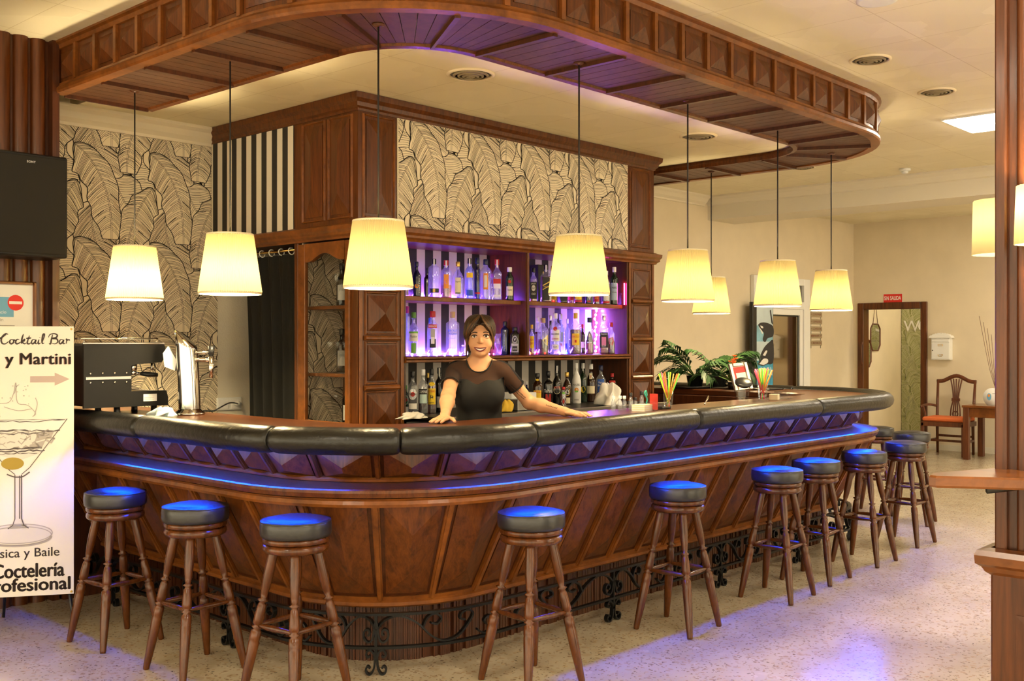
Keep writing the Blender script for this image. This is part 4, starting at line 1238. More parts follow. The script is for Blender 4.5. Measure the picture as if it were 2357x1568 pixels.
# martini glass picture (glass axis at px 50)
cxp = 50
def sym(pts): return [(bx(cxp + x), by(y)) for x, y in pts]
mb = MB()
poly2(sym([(-110, 965), (104, 965), (6, 1090), (-6, 1090)]), B0, mb, 0)
part('glass_bowl_print', mb, 'b_pale', bn)
part('glass_liquid_print', poly2(sym([(-85, 990), (85, 990), (52, 1040), (0, 1058), (-52, 1040)]), B1), 'b_light', bn)
mb = MB()
rnd = random.Random(5)
for (a, b, y, wd) in ((-100, 104, 965, 1.2), (-95, 100, 968, 2.0), (-85, 88, 990, 3.2), (-80, 60, 996, 2.2), (-70, 50, 1030, 4.0), (-60, 56, 1036, 3.0), (-45, 40, 1041, 2.4)):
    stroke([(bx(cxp + a + (b - a) * k / 14), by(y + rnd.uniform(-2.2, 2.2) * (wd > 1.5))) for k in range(15)], [K * wd * (.3 + rnd.random()) for k in range(15)], B2, mb)
stroke([(bx(cxp + 104), by(964)), (bx(cxp + 56), by(1030)), (bx(cxp + 24), by(1074)), (bx(cxp + 7), by(1089))], K * 1.6, B2, mb)
stroke([(bx(cxp - 104), by(964)), (bx(cxp - 56), by(1030)), (bx(cxp - 24), by(1074)), (bx(cxp - 7), by(1089))], K * 1.6, B2, mb)
stroke([(bx(cxp - 7), by(1090)), (bx(cxp - 7), by(1190)), (bx(cxp - 12), by(1205)), (bx(cxp - 22), by(1212))], K * 2.0, B2, mb)
stroke([(bx(cxp + 7), by(1090)), (bx(cxp + 7), by(1190)), (bx(cxp + 12), by(1205)), (bx(cxp + 22), by(1212))], K * 2.6, B2, mb)
stroke([(bx(cxp + 3), by(1092)), (bx(cxp + 3), by(1190))], K * 2.4, B2, mb)
stroke(catmull([(bx(cxp + x), by(y)) for x, y in ((-24, 1088), (-10, 1094), (0, 1095), (10, 1094), (24, 1084))], 4), K * 3, B2, mb)
part('glass_outline_print', mb, 'b_dark', bn)
mb = MB()
for k in range(26):
    x = rnd.uniform(-60, 60); y = rnd.uniform(996, 1036)
    if abs(x) > 80 - (y - 990): continue
    stroke([(bx(cxp + x), by(y)), (bx(cxp + x + rnd.uniform(4, 14)), by(y + rnd.uniform(-8, 8))), (bx(cxp + x + rnd.uniform(10, 24)), by(y + rnd.uniform(-10, 10)))], K * rnd.uniform(1, 5), B2, mb)
poly2(sym([(40, 998), (76, 992), (70, 1006), (34, 1016)]), B2, mb); poly2(sym([(24, 1022), (58, 1012), (50, 1030), (22, 1034)]), B2, mb)
part('ice_print', mb, 'b_mid', bn)
part('olive_print', disc(bx(cxp - 12), by(1064), K * 24, K * 14, B3), 'b_olive', bn)
mb = MB()
for rr_, yy, hh in ((72, 1224, 22), (70, 1229, 21)):
    stroke([(bx(cxp + rr_ * math.cos(2 * PI * k / 40)), by(yy + hh * math.sin(2 * PI * k / 40))) for k in range(41)], K * 2.0, B2, mb)
stroke([(bx(cxp + 70 * math.cos(PI * k / 20)), by(1232 + 20 * math.sin(PI * k / 20))) for k in range(21)], K * 4.5, B2, mb)
part('glass_foot_print', mb, 'b_mid', bn)
part('glass_foot_fill', disc(bx(cxp), by(1224), K * 71, K * 22, B0, n=36), 'b_light', bn)
mb = MB()
spl = [[(-38, 958), (-44, 930), (-20, 925), (-10, 905), (-5, 880), (-2, 925), (20, 932), (36, 950), (30, 958)], [(-50, 960), (-60, 940), (-66, 922)], [(34, 955), (40, 930), (36, 915)], [(-8, 905), (-4, 890), (2, 885)], [(-30, 935), (0, 944), (28, 940)]]
for pl in spl: stroke(catmull([(bx(cxp + x), by(y)) for x, y in pl], 5), K * 1.6, B2, mb)
for k in range(12):
    disc(bx(cxp + rnd.uniform(-45, 45)), by(rnd.uniform(885, 935)), K * rnd.uniform(.8, 2), K * rnd.uniform(.8, 2), B2, mb, n=8)
part('splash_print', mb, 'b_mid', bn)
part('glass_stem_fill', poly2(sym([(-7, 1090), (7, 1090), (7, 1190), (22, 1212), (-22, 1212), (-7, 1190)]), B0), 'b_light', bn)
for (x, z) in ((-.012, .177 + BH_ - .014), (-.012, .19), (-BW_ + .012, .19), (-BW_ + .012, .177 + BH_ - .014)):
    part('eyelet', MB().lathe([(.006, 0), (.006, .002), (.003, .003), (.0025, 0)], 12, M=Matrix.Translation((x, -.001, z)) @ Matrix.Rotation(PI / 2, 4, 'X')), 'brass', bn)
part('pole', MB().tube([(-.012, .012, .19), (-BW_ / 2, .06, .85), (-BW_ + .012, .012, 1.55)], .006, 8).tube([(-BW_ + .012, .012, .19), (-BW_ / 2, .06, .85), (-.012, .012, 1.55)], .006, 8), 'black_plastic', bn)
for a in ((.005, -.02), (-BW_ - .005, -.02)):
    part('foot', MB().tube([(-.03 if a[0] > -.1 else -BW_ + .03, .02, .22), (a[0], a[1], .006)], .008, 8), 'black_plastic', bn)
part('foot', MB().tube([(-BW_ / 2, .06, .85), (-BW_ / 2 - .1, .30, .006)], .008, 8), 'black_plastic', bn)

# ------------------------------------------------------------------ coffee machine, beer tap, cloth, socket on the left bar run
TOPZ = 1.0952
pA = Vector((px_u(205, 5.55) , 5.55, TOPZ))
cm = thing('coffee_machine', 'black espresso machine with chrome side strip at the left end of the bar', 'coffee machine', (2.75, 5.55, TOPZ), -.04)
cm.scale = (.70, .85, .86)
# local: x along the picture-wide side (+x right), y depth away
pts = [(-.31, .05), (.36, .05), (.36, .10), (.345, .145), (.06, .145), (.06, .305), (.10, .315), (.30, .325), (.335, .35), (.335, .42), (.32, .445), (-.31, .445)]
sideF = MB(); 
vs = [(p[0], -.20, p[1]) for p in pts] + [(p[0], -.185, p[1]) for p in pts] + [(p[0], .20, p[1]) for p in pts]
n = len(pts)
part('side_panel', MB().add([(p[0], y, p[1]) for y in (-.205, -.185) for p in pts], [tuple(range(n)), tuple(reversed(range(n, 2 * n)))] + [(i, n + i, n + (i + 1) % n, (i + 1) % n) for i in range(n)]), 'black_satin', cm)
part('side_panel', MB().add([(p[0], y, p[1]) for y in (.185, .205) for p in pts], [tuple(range(n)), tuple(reversed(range(n, 2 * n)))] + [(i, n + i, n + (i + 1) % n, (i + 1) % n) for i in range(n)]), 'black_satin', cm)
part('body', MB().bbox(-.30, .05, -.185, .185, .06, .44, .01).bbox(.05, .32, -.185, .185, .33, .435, .02), 'black_satin', cm)
part('drip_tray', MB().bbox(.05, .35, -.185, .185, .055, .14, .008), 'steel', cm)
part('chrome_strip', MB().bbox(-.295, .055, -.212, -.205, .222, .242, .002), 'steel', cm)
for k in range(4):
    for z in (.205, .262):
        part('rivet', MB().ellip((-.26 + k * .093, -.208, z), (.008, .006, .008), 10, 6), 'chrome', cm)
part('top_edge', MB().bbox(-.315, .33, -.208, -.18, .440, .452, .003), 'steel', cm)
part('cup_rail', MB().tube([(-.31, -.19, .475), (.28, -.19, .475), (.28, .19, .475), (-.31, .19, .475), (-.31, -.19, .475)], .005, 8).tube([(-.30, -.19, .44), (-.30, -.19, .475)], .004, 6).tube([(.27, -.19, .44), (.27, -.19, .475)], .004, 6), 'chrome', cm)
part('group_head', MB().lathe([(.035, .27), (.04, .28), (.04, .325), (.03, .33)], 16, c=(.12, -.10, 0)), 'chrome', cm)
part('portafilter', MB().lathe([(.033, .245), (.036, .255), (.036, .275)], 16, c=(.12, -.10, 0)).tube([(.12, -.10, .26), (.20, -.11, .250)], .009, 8), 'chrome', cm)
part('portafilter_handle', MB().tube([(.19, -.11, .252), (.25, -.115, .246), (.32, -.12, .242)], [.012, .017, .014], 10), 'black_plastic', cm)
part('steam_knob', MB().tube([(.33, -.15, .385), (.365, -.15, .385)], [.03, .028], 14), 'black_plastic', cm)
part('steam_tap', MB().tube([(.25, -.16, .335), (.25, -.16, .29), (.25, -.16, .275)], [.008, .008, .011], 8), 'chrome', cm)
F = lambda x, y: (x, -.2056, y)
part('rating_plate', rect2(.155, .265, .080, .125, F), 'white_plastic', cm)
F = lambda x, y: (x, -.2060, y)
mb = text_mb('CE', F, .20, .112, h=.008)
for k in range(4): rect2(.162, .24 - .02 * (k % 2), .086 + k * .006, .0885 + k * .006, F, mb)
part('rating_print', mb, 'print_grey', cm)
for x in (-.02, .28):
    for y in (-.14, .14):
        part('foot', MB().lathe([(.022, 0), (.024, .01), (.022, .055)], 12, c=(x, y, 0)), 'black_plastic', cm)

tp = thing('beer_tap', 'tall chrome beer tap column beside the coffee machine', 'beer tap', (2.995, 5.14, TOPZ), HEAD - PI / 2)
tp.scale = (1.25, 1.2, 1.10)
prof = [(.062, 0), (.066, .006), (.060, .014), (.050, .022), (.046, .03)]
part('base', MB().lathe(prof, 28), 'chrome', tp)
vs = []; fs = []; N = 24; rows = 14
for j in range(rows + 1):
    t_ = j / rows
    cx = -.010 * t_ - .006 * t_ * t_; cz = .02 + .33 * t_
    for k in range(N):
        a = 2 * PI * k / N
        zz = cz
        if j >= rows - 2: zz = cz + (-.045 * math.cos(a) + .02) * (1 if j == rows else .4)
        vs.append((cx + .046 * math.cos(a), .046 * math.sin(a), zz))
for j in range(rows):
    for k in range(N): fs.append((j * N + k, j * N + (k + 1) % N, (j + 1) * N + (k + 1) % N, (j + 1) * N + k))
fs.append(tuple(rows * N + k for k in range(N)))
part('column', MB().add(vs, fs, 0, True), 'chrome', tp)
part('badge', MB().prism([(-.075, .235), (-.030, .215), (-.022, .265), (-.06, .335), (-.082, .30)], -.012, .012, M=Matrix.Translation((-.03, 0, 0)) @ Matrix.Rotation(PI / 2, 4, 'X')), 'glass_badge' if 'glass_badge' in MATS else 'white_plastic', tp)
part('spout', MB().tube([(.02, 0, .27), (.06, 0, .27), (.095, 0, .265)], .012, 10).tube([(.092, 0, .285), (.092, 0, .225), (.092, 0, .18)], [.013, .011, .008], 10).tube([(.0, 0, .305), (.085, 0, .305)], .009, 8), 'chrome', tp)
part('tap_handle', MB().tube([(.092, 0, .285), (.094, 0, .335)], [.010, .016], 10), 'black_plastic', tp)

def crumpled(name, label, loc, rx, ry, rz, mat, seed, n=26, rot=0, cat='cloth'):
    rnd = random.Random(seed)
    ph = [(rnd.uniform(2, 9), rnd.uniform(2, 9), rnd.uniform(0, 6), rnd.uniform(.04, .16)) for _ in range(9)]
    vs = []; fs = []
    m = n
    for i in range(m + 1):
        th = PI * .5 * i / m
        for k in range(n * 2):
            a = PI * k / n
            q = 1.0
            for (p1, p2, p3, am) in ph: q += am * math.sin(p1 * a * .5 * 2 // 1 * 0 + round(p1) * a + p2 * th + p3) * math.sin(th) 
            x = rx * math.sin(th) * math.cos(a) * q; y = ry * math.sin(th) * math.sin(a) * q
            z = rz * math.cos(th) * (1 + .25 * math.sin(3 * a + seed) * math.sin(2 * th))
            z = max(z + .10 * rz * abs(math.sin(round(ph[0][0]) * a + ph[0][2])) * math.sin(2 * th), .0005)
            vs.append((x, y, z))
    N = n * 2
    for i in range(m):
        for k in range(N): fs.append((i * N + k, (i + 1) * N + k, (i + 1) * N + (k + 1) % N, i * N + (k + 1) % N))
    fs.append(tuple(reversed([m * N + k for k in range(N)])))
    return single(name, MB().add(vs, fs, 0, True), mat, label, cat, loc=loc, rot=(0, 0, rot))
pbr('cloth_blue', (.55, .68, .68), .9)
pbr('cloth_white', (.78, .75, .68), .9, bump=.15, bscale=30)
pbr('cloth_yellow', (.62, .40, .04), .9)
crumpled('cleaning_cloth', 'crumpled pale blue cleaning cloth between coffee machine and beer tap', (2.835, 5.14, TOPZ), .060, .05, .045, 'cloth_blue', 3)
# wall socket and cable beyond the bar
t = thing('wall_socket', 'white double socket on the plaster wall behind the bar', 'socket', (4.14, VW, 1.05))
part('plate', MB().bbox(-.10, .10, -.012, 0, -.045, .045, .003), 'white_plastic', t)
part('insert', MB().bbox(-.09, -.01, -.016, -.012, -.036, .036, .002), 'ceramic_white', t)
part('insert', MB().bbox(.01, .09, -.016, -.012, -.036, .036, .002), 'ceramic_white', t)
part('plug', MB().lathe([(.018, 0), (.018, .03), (.010, .036)], 14, M=Matrix.Translation((.05, -.016, 0)) @ Matrix.Rotation(PI / 2, 4, 'X')), 'white_plastic', t)
single('power_cable', MB().tube(catmull([(3.06, 5.16, TOPZ + .006), (3.16, 5.28, TOPZ + .006), (3.42, 5.6, 1.075), (3.7, 6.0, 1.06), (4.0, 6.35, 1.07), (4.19, 6.54, 1.05)], 8), .005, 8), 'black_plastic', 'black cable running from the beer tap to the wall socket', 'cable')
# ------------------------------------------------------------------ bottles
glassy('g_clear', (.90, .93, .97), base=.10, fac=1.5, haze=.16)
glassy('g_blue', (.06, .22, .85), base=.04)
glassy('g_paleblue', (.62, .76, .95), base=.08, haze=.14)
glassy('g_green', (.05, .22, .08), base=.04)
pbr('g_black', (.008, .007, .006), .08, spec=.7); pbr('g_navy', (.006, .010, .05), .08, spec=.7); pbr('g_dgreen', (.008, .022, .010), .08, spec=.7); pbr('g_brown', (.030, .010, .003), .08, spec=.7); pbr('g_white', (.80, .79, .76), .25)
glassy('l_amber', (.62, .16, .012), base=.02); glassy('l_dark', (.30, .03, .008), base=.02); glassy('l_red', (.55, .02, .02), base=.02); glassy('l_pink', (.85, .42, .30), base=.02)
pbr('c_red', (.45, .02, .02), .35); pbr('c_green', (.10, .28, .05), .35); pbr('c_gold', (.62, .42, .10), .3, metal=.6); pbr('c_black', (.012, .012, .014), .35); pbr('c_white', (.80, .78, .76), .4); pbr('c_navy', (.015, .02, .07), .35); pbr('c_yellow', (.75, .48, .03), .4); pbr('c_cork', (.50, .34, .18), .7); pbr('c_silver', (.7, .7, .7), .3, metal=.8); pbr('c_magenta', (.55, .05, .35), .4); pbr('c_blue', (.02, .10, .50), .4)
pbr('p_white', (.82, .80, .76), .6); pbr('p_cream', (.80, .72, .48), .6); pbr('p_red', (.55, .03, .02), .6); pbr('p_yellow', (.85, .58, .02), .6); pbr('p_orange', (.85, .30, .03), .6); pbr('p_black', (.015, .014, .013), .5); pbr('p_blue', (.04, .12, .45), .6); pbr('p_green', (.20, .50, .08), .6); pbr('p_cyan', (.55, .72, .66), .6); pbr('p_gold', (.60, .42, .08), .4, metal=.3); pbr('p_pink', (.75, .25, .30), .6); pbr('p_lblue', (.45, .55, .75), .6); pbr('p_grey', (.45, .43, .40), .6)

def bottle(px, v, base, top_px, bot_px, w_px, shape, glass, cap, liq, prints, label, group, name='bottle', u=None):
    """shape = (shoulder, neck start, neck ratio, squareness); prints = [(kind, y0, y1, ...)] in fractions of the height"""
    u = px_u(px, v) if u is None else u
    Zd = u * math.cos(HEAD) + v * math.sin(HEAD)
    k = Zd / FPX
    H = (bot_px - top_px) * k; R = w_px * k / 2
    zs, zn, rn, sq = shape
    t = thing(name, label, 'bottle', (u, v, base), math.atan2(-v, -u) + PI / 2, group)
    N = 20
    prof = [(.90, 0), (.98, .012), (1, .03), (1, zs), (.96, zs + (zn - zs) * .25), (.72, zs + (zn - zs) * .62), (rn * 1.15, zn), (rn, zn + .03), (rn, .905), (rn * 1.15, .91), (rn * 1.15, .925)]
    def sqf(a):
        if not sq: return 1.0
        c, s = abs(math.cos(a)), abs(math.sin(a))
        e = 2 + sq * 4
        return min(1.30, 1.0 / ((c ** e + s ** e) ** (1 / e))) * .93
    def lathe_sq(pr, scale=1.0):
        vs = []; fs = []
        for (r, z) in pr:
            for i in range(N):
                a = 2 * PI * (i + .5) / N
                q = sqf(a) if r > rn * 1.5 else 1.0
                vs.append((R * r * scale * q * math.cos(a), R * r * scale * q * math.sin(a), z * H))
        for i in range(len(pr) - 1):
            for j in range(N): fs.append((i * N + j, i * N + (j + 1) % N, (i + 1) * N + (j + 1) % N, (i + 1) * N + j))
        fs.append(tuple(reversed(range(N)))); fs.append(tuple((len(pr) - 1) * N + j for j in range(N)))
        return MB().add(vs, fs, 0, True)
    part('glass_body', lathe_sq(prof), glass, t)
    part('cap', MB().lathe([(R * rn * 1.18, H * .86), (R * rn * 1.28, H * .875), (R * rn * 1.28, H * .99), (R * rn * 1.1, H)], 14), cap, t)
    if liq:
        lm, lv = liq
        pr = [(r, z) for r, z in prof if z < lv]; pr.append((1.0 if lv < zs else pr[-1][0] * .95, lv))
        part('liquid', lathe_sq(pr, .93), lm, t)
    RL = R * (.985 if sq else 1.0) * 1.012
    def FF(lift):
        if sq:
            return lambda x, y: (x, -(RL * 1.0 + lift), y)
        return lambda x, y: ((RL + lift) * math.sin(max(-1.5, min(1.5, x / RL))), -(RL + lift) * math.cos(max(-1.5, min(1.5, x / RL))), y)
    for i, p in enumerate(prints):
        F = FF(.0004 + .0005 * i); kd = p[0]
        if kd == 'L':            # label  (y0, y1, halfwidth, mat)
            _, y0, y1, hw, m = p
            hw = hw * R; nn = 8
            mb = MB()
            for j in range(nn): rect2(-hw + 2 * hw * j / nn, -hw + 2 * hw * (j + 1) / nn, y0 * H, y1 * H, F, mb)
            part('label', mb, m, t)
        elif kd == 'O':          # oval
            _, yc, ry, hw, m = p
            part('label', disc(0, yc * H, hw * R, ry * H, F, n=20), m, t)
        elif kd == 'P':          # polygon in (fraction of R, fraction of H)
            _, pts, m = p
            part('label', poly2([(a * R, b * H) for a, b in pts], F), m, t)
        elif kd == 'T':          # text (string, yc, height, halfwidth, mat)
            _, s, yb, hh, hw, m = p
            part('label_print', text_mb(s, F, 0, yb * H, w=2 * hw * R, h=hh * H, align='c', bold=.01), m, t)
        elif kd == 'V':          # vertical text
            _, s, xo, y0, ln, hh, m = p
            F2 = (lambda G: (lambda x, y: G(xo * R - y, x)))(F)
            part('label_print', text_mb(s, F2, y0 * H, 0, w=ln * H, h=hh * R), m, t)
        elif kd == 'S':          # strip seal over the neck
            _, m = p
            part('tax_strip', MB().bbox(-R * .12, R * .12, -R * rn * 1.36, -R * rn * 1.25, H * .80, H * .99, .0005), m, t)
    return t
STD = (.62, .76, .36, 0); TALL = (.66, .80, .32, 0); WIDE = (.60, .74, .34, 0); SQ = (.64, .76, .36, 1); SLIM = (.55, .72, .45, 0); LONG = (.48, .68, .34, 0)
TS, BS, CS = 1.7785, 1.3965, 1.0305
G1, G2, G3, G4, G5 = 'bottles on the upper left shelf', 'bottles on the lower left shelf', 'bottles on the upper right shelf', 'bottles on the lower right shelf', 'bottles on the back counter'
fr, bk = 5.09, 5.21
# upper left shelf
bottle(936, bk, TS, 640, 684, 12, STD, 'g_clear', 'c_white', None, [('L', .1, .5, .8, 'p_cream')], 'small pale bottle behind the pleated lamp, leftmost on the upper left shelf', G1)
bottle(959, fr, TS, 606, 687, 21, (.55, .74, .34, 0), 'g_navy', 'c_navy', None, [('O', .30, .06, .45, 'p_orange'), ('V', "MASTER'S", .75, .12, .5, .3, 'p_white')], 'dark blue bottle with an orange fruit emblem and vertical white lettering', G1)
bottle(983, bk, TS, 616, 685, 15, SQ, 'g_black', 'c_black', None, [], 'plain black bottle standing behind the clear one with a black cap', G1)
bottle(999, fr, TS, 600, 689, 26, (.76, .84, .30, 0), 'g_clear', 'c_black', None, [('L', .12, .23, .98, 'p_black'), ('L', .13, .22, .2, 'p_gold'), ('S', 'p_white')], 'clear cylindrical bottle with black cap and dark band near its foot', G1)
bottle(1027, fr, TS, 603, 690, 26, (.68, .80, .34, 0), 'g_clear', 'c_red', ('l_pink', .34), [('L', .25, .62, .45, 'p_orange'), ('O', .42, .06, .35, 'p_pink'), ('S', 'p_white')], 'clear bottle with red cap and orange pink print on the upper left shelf', G1)
bottle(1054, fr, TS, 606, 691, 28, (.48, .76, .28, 0), 'g_clear', 'c_gold', None, [('L', .12, .56, .5, 'p_cream'), ('T', 'Seagrams', .42, .06, .42, 'p_black'), ('L', .13, .155, .4, 'p_black')], 'clear sloping bottle with gold cap and tall cream label', G1)
bottle(1081, fr, TS, 598, 692, 22, (.66, .80, .34, 0), 'g_paleblue', 'c_black', ('g_paleblue', .25), [('L', .52, .64, .7, 'p_yellow'), ('L', .08, .22, .7, 'p_blue'), ('S', 'p_white')], 'tall clear bottle with small yellow label beside the slim blue bottle', G1)
bottle(1099, fr, TS, 597, 693, 13, (.70, .78, .6, 0), 'g_blue', 'c_navy', None, [('L', .13, .17, .95, 'p_red')], 'slim bright blue bottle with a thin red band', G1)
bottle(1118, fr, TS, 601, 694, 27, (.68, .82, .34, 0), 'g_clear', 'c_navy', None, [('L', .25, .65, .42, 'p_orange'), ('L', .3, .6, .25, 'p_cream')], 'clear bottle with navy and gold cap and orange print', G1)
bottle(1144, fr, TS, 601, 695, 23, SQ, 'g_clear', 'c_red', None, [('L', .38, .52, .75, 'p_red'), ('L', .28, .40, .7, 'p_white'), ('L', .08, .13, .75, 'p_white'), ('S', 'p_white')], 'square clear bottle with red cap and red and white label', G1)
bottle(1133, bk, TS, 630, 693, 18, SQ, 'g_clear', 'c_pink' if 'c_pink' in MATS else 'c_magenta', ('l_pink', .6), [], 'pink tinted square bottle half hidden behind the red capped one', G1)
bottle(1173, 5.03, TS, 620, 696, 19, (.66, .80, .45, 0), 'g_dgreen', 'c_white', None, [('L', .14, .42, .85, 'p_cream'), ('T', 'Tanqueray', .27, .07, .6, 'p_black'), ('O', .56, .05, .38, 'p_red')], 'dark green bottle with silver white cap and red seal', G1)
# lower left shelf
bottle(938, bk, BS, 708, 822, 13, (.78, .86, .45, 0), 'g_paleblue', 'c_magenta', None, [], 'tall slender clear bottle with magenta cap in the corner of the lower shelf', G2)
bottle(952, fr, BS, 725, 826, 26, (.56, .74, .34, 0), 'g_clear', 'c_green', None, [('L', .34, .56, .85, 'p_white'), ('T', 'Moskov', .42, .06, .6, 'p_black'), ('L', .52, .56, .85, 'p_green'), ('L', .06, .30, .42, 'p_green')], 'clear bottle with green cap and green and white labels', G2)
bottle(996, fr, BS, 723, 826, 26, (.66, .78, .40, 0), 'g_clear', 'c_red', None, [('L', .62, .70, .85, 'p_red'), ('T', 'SMIRNOFF', .635, .045, .75, 'p_white'), ('L', .40, .60, .4, 'p_grey'), ('L', .18, .38, .55, 'p_black'), ('L', .27, .42, .3, 'p_white')], 'clear bottle with tall red cap and red banner label', G2)
bottle(990, bk, BS, 735, 822, 14, STD, 'g_paleblue', 'c_blue', None, [], 'pale blue bottle hidden behind the red capped one on the lower left shelf', G2)
bottle(1042, fr, BS, 725, 826, 31, (.72, .80, .30, 0), 'g_clear', 'c_cork', None, [('T', 'ABSOLUT', .545, .05, .75, 'p_blue'), ('T', 'VODKA', .475, .05, .6, 'p_blue'), ('T', 'Country of Sweden', .38, .03, .7, 'p_lblue'), ('T', 'IMPORTED', .16, .03, .5, 'p_lblue')], 'broad shouldered clear bottle with blue printed lettering and cream stopper', G2)
bottle(1068, bk, BS, 800, 824, 12, (.7, .8, .7, 0), 'g_paleblue', 'c_white', None, [], 'small clear jar just left of the bartender', G2)
bottle(1162, 5.13, BS, 747, 824, 19, (.74, .84, .38, 1), 'g_navy', 'c_black', None, [('V', 'Jägermeister', .1, .1, .55, .5, 'p_lblue')], 'flat dark blue bottle with vertical gothic lettering behind the black one', G2)
bottle(1185, 5.02, BS, 761, 825, 23, (.72, .84, .40, 1), 'g_black', 'c_black', None, [('L', .10, .40, .7, 'p_grey'), ('T', 'Jägermeister', .36, .07, .65, 'p_white'), ('O', .56, .13, .55, 'p_grey'), ('O', .56, .10, .42, 'p_black'), ('P', [(-.25, .63), (0, .5), (.25, .63), (0, .56)], 'p_white'), ('L', .14, .32, .5, 'p_black'), ('T', 'KRÄUTER', .2, .05, .4, 'p_white')], 'square black bottle with a stag style label beside the niche divider', G2)
# upper right shelf
bottle(1228, fr, TS, 620, 698, 18, SQ, 'g_clear', 'c_black', ('l_amber', .55), [('L', .08, .58, .92, 'p_black'), ('O', .40, .09, .5, 'p_white'), ('T', 'JACK', .5, .05, .6, 'p_white'), ('T', 'No.7', .37, .06, .4, 'p_black'), ('T', 'OLD', .2, .06, .5, 'p_white')], 'square whiskey bottle with black and white label at the left of the right niche', G3)
bottle(1257, fr, TS, 612, 699, 28, (.66, .80, .30, 1), 'g_clear', 'c_black', ('l_amber', .68), [('L', .05, .66, .55, 'p_black'), ('P', [(-.55, .42), (.55, .52), (.55, .55), (-.55, .45)], 'p_gold'), ('P', [(-.55, .32), (.55, .42), (.55, .44), (-.55, .34)], 'p_gold'), ('T', 'WALKER', .385, .04, .4, 'p_gold'), ('S', 'p_white')], 'square amber whisky bottle with a slanted black and gold label', G3)
bottle(1273, bk, TS, 610, 697, 22, STD, 'g_clear', 'c_gold', ('l_amber', .64), [('L', .1, .3, .7, 'p_yellow')], 'amber bottle with gold cap half hidden by the pleated lamp', G3)
bottle(1298, fr, TS, 620, 700, 18, SQ, 'g_brown', 'c_black', None, [('L', .06, .2, .8, 'p_black')], 'brown square bottle under the lamp shade, left of the red labelled ones', G3)
bottle(1314, bk, TS, 618, 699, 17, STD, 'g_clear', 'c_red', ('l_red', .6), [('L', .12, .3, .8, 'p_red')], 'reddish bottle under the lamp shade with a red label', G3)
bottle(1331, fr, TS, 622, 701, 20, STD, 'g_brown', 'c_gold', None, [('L', .12, .25, .85, 'p_yellow'), ('L', .04, .10, .85, 'p_red')], 'dark bottle under the lamp shade with a yellow label', G3)
bottle(1356, fr, TS, 620, 701, 20, (.66, .78, .34, 1), 'g_navy', 'c_black', None, [('P', [(-.6, .26), (.7, .26), (.1, .12)], 'p_white'), ('L', .05, .10, .4, 'p_red')], 'dark bottle with a white pennant shaped label under the lamp', G3)
bottle(1373, fr, TS, 640, 702, 15, STD, 'g_clear', 'c_red', ('l_red', .6), [('L', .1, .36, .8, 'p_red'), ('T', 'RON', .2, .06, .5, 'p_yellow')], 'short red bottle right of the pennant labelled one', G3)
bottle(1395, 5.06, TS, 625, 703, 21, STD, 'g_clear', 'c_silver', ('l_dark', .5), [('L', .12, .42, .55, 'p_white'), ('T', 'Brandy', .3, .04, .4, 'p_black'), ('L', .04, .1, .8, 'p_red')], 'clear whisky bottle with white label beside the lamp', G3)
bottle(1414, 5.03, TS, 617, 704, 18, (.66, .80, .38, 0), 'g_dgreen', 'c_white', None, [('L', .12, .58, .88, 'p_lblue'), ('T', 'HAIG', .42, .06, .6, 'p_black'), ('T', 'Whisky', .3, .05, .6, 'p_black')], 'dark bottle with white cap and pale blue label, rightmost on the upper shelf', G3)
gb = thing('gift_box', 'black whisky gift box with gold emblem behind bottles on the upper right shelf', 'box', (px_u(1239, 5.24), 5.24, TS))
part('box_body', MB().bbox(-.045, .045, -.04, .04, 0, .285, .003), 'p_black', gb)
part('emblem', disc(.012, .225, .008, .012, lambda x, y: (x, -.0405, y)), 'p_gold', gb)
# lower right shelf
bottle(1224, fr, BS, 754, 823, 12, (.6, .75, .4, 0), 'g_clear', 'c_yellow', ('l_amber', .5), [('L', .22, .62, .9, 'p_yellow'), ('T', 'RON', .46, .07, .6, 'p_red'), ('T', 'DRY', .34, .07, .6, 'p_red')], 'slim bottle with yellow label right against the niche divider', G4)
bottle(1238, bk, BS, 734, 820, 16, LONG, 'g_clear', 'c_white', ('l_dark', .6), [], 'dark red bottle with white topped neck behind the yellow labelled one', G4)
bottle(1250, fr, BS, 738, 822, 26, (.64, .78, .34, 0), 'g_clear', 'c_cork', ('l_dark', .42), [('P', [(-.1, .40), (.95, .54), (.95, .24), (.4, .30)], 'p_yellow')], 'dark amber rum bottle with wooden stopper and slanted yellow label', G4)
bottle(1267, bk, BS, 730, 820, 16, LONG, 'g_black', 'c_silver', None, [], 'black bottle behind the white labelled rum', G4)
bottle(1278, fr, BS, 727, 822, 26, (.66, .78, .32, 0), 'g_clear', 'c_white', None, [('L', .32, .60, .85, 'p_white'), ('O', .62, .05, .36, 'p_red'), ('T', 'BACARDÍ', .47, .055, .7, 'p_black'), ('T', 'SUPERIOR', .36, .035, .6, 'p_red'), ('L', .12, .24, .6, 'p_white'), ('T', 'RUM', .16, .04, .3, 'p_black')], 'clear rum bottle with white cap, white label and red roundel', G4)
bottle(1291, bk, BS, 728, 820, 17, STD, 'g_paleblue', 'c_white', None, [('L', .3, .55, .7, 'p_lblue'), ('L', .2, .27, .3, 'p_pink')], 'pale blue bottle just behind the red roundel rum', G4)
bottle(1325, fr, BS, 726, 821, 26, (.58, .80, .30, 0), 'g_clear', 'c_yellow', ('l_dark', .60), [('L', .22, .50, .68, 'p_yellow'), ('T', 'BARCELO', .40, .05, .6, 'p_red'), ('L', .28, .34, .16, 'p_red')], 'long necked amber rum bottle with yellow cap and yellow label', G4)
bottle(1306, 5.24, BS, 738, 819, 11, STD, 'g_paleblue', 'c_silver', ('g_blue', .3), [], 'blue tinted bottle left behind the yellow capped rum', G4)
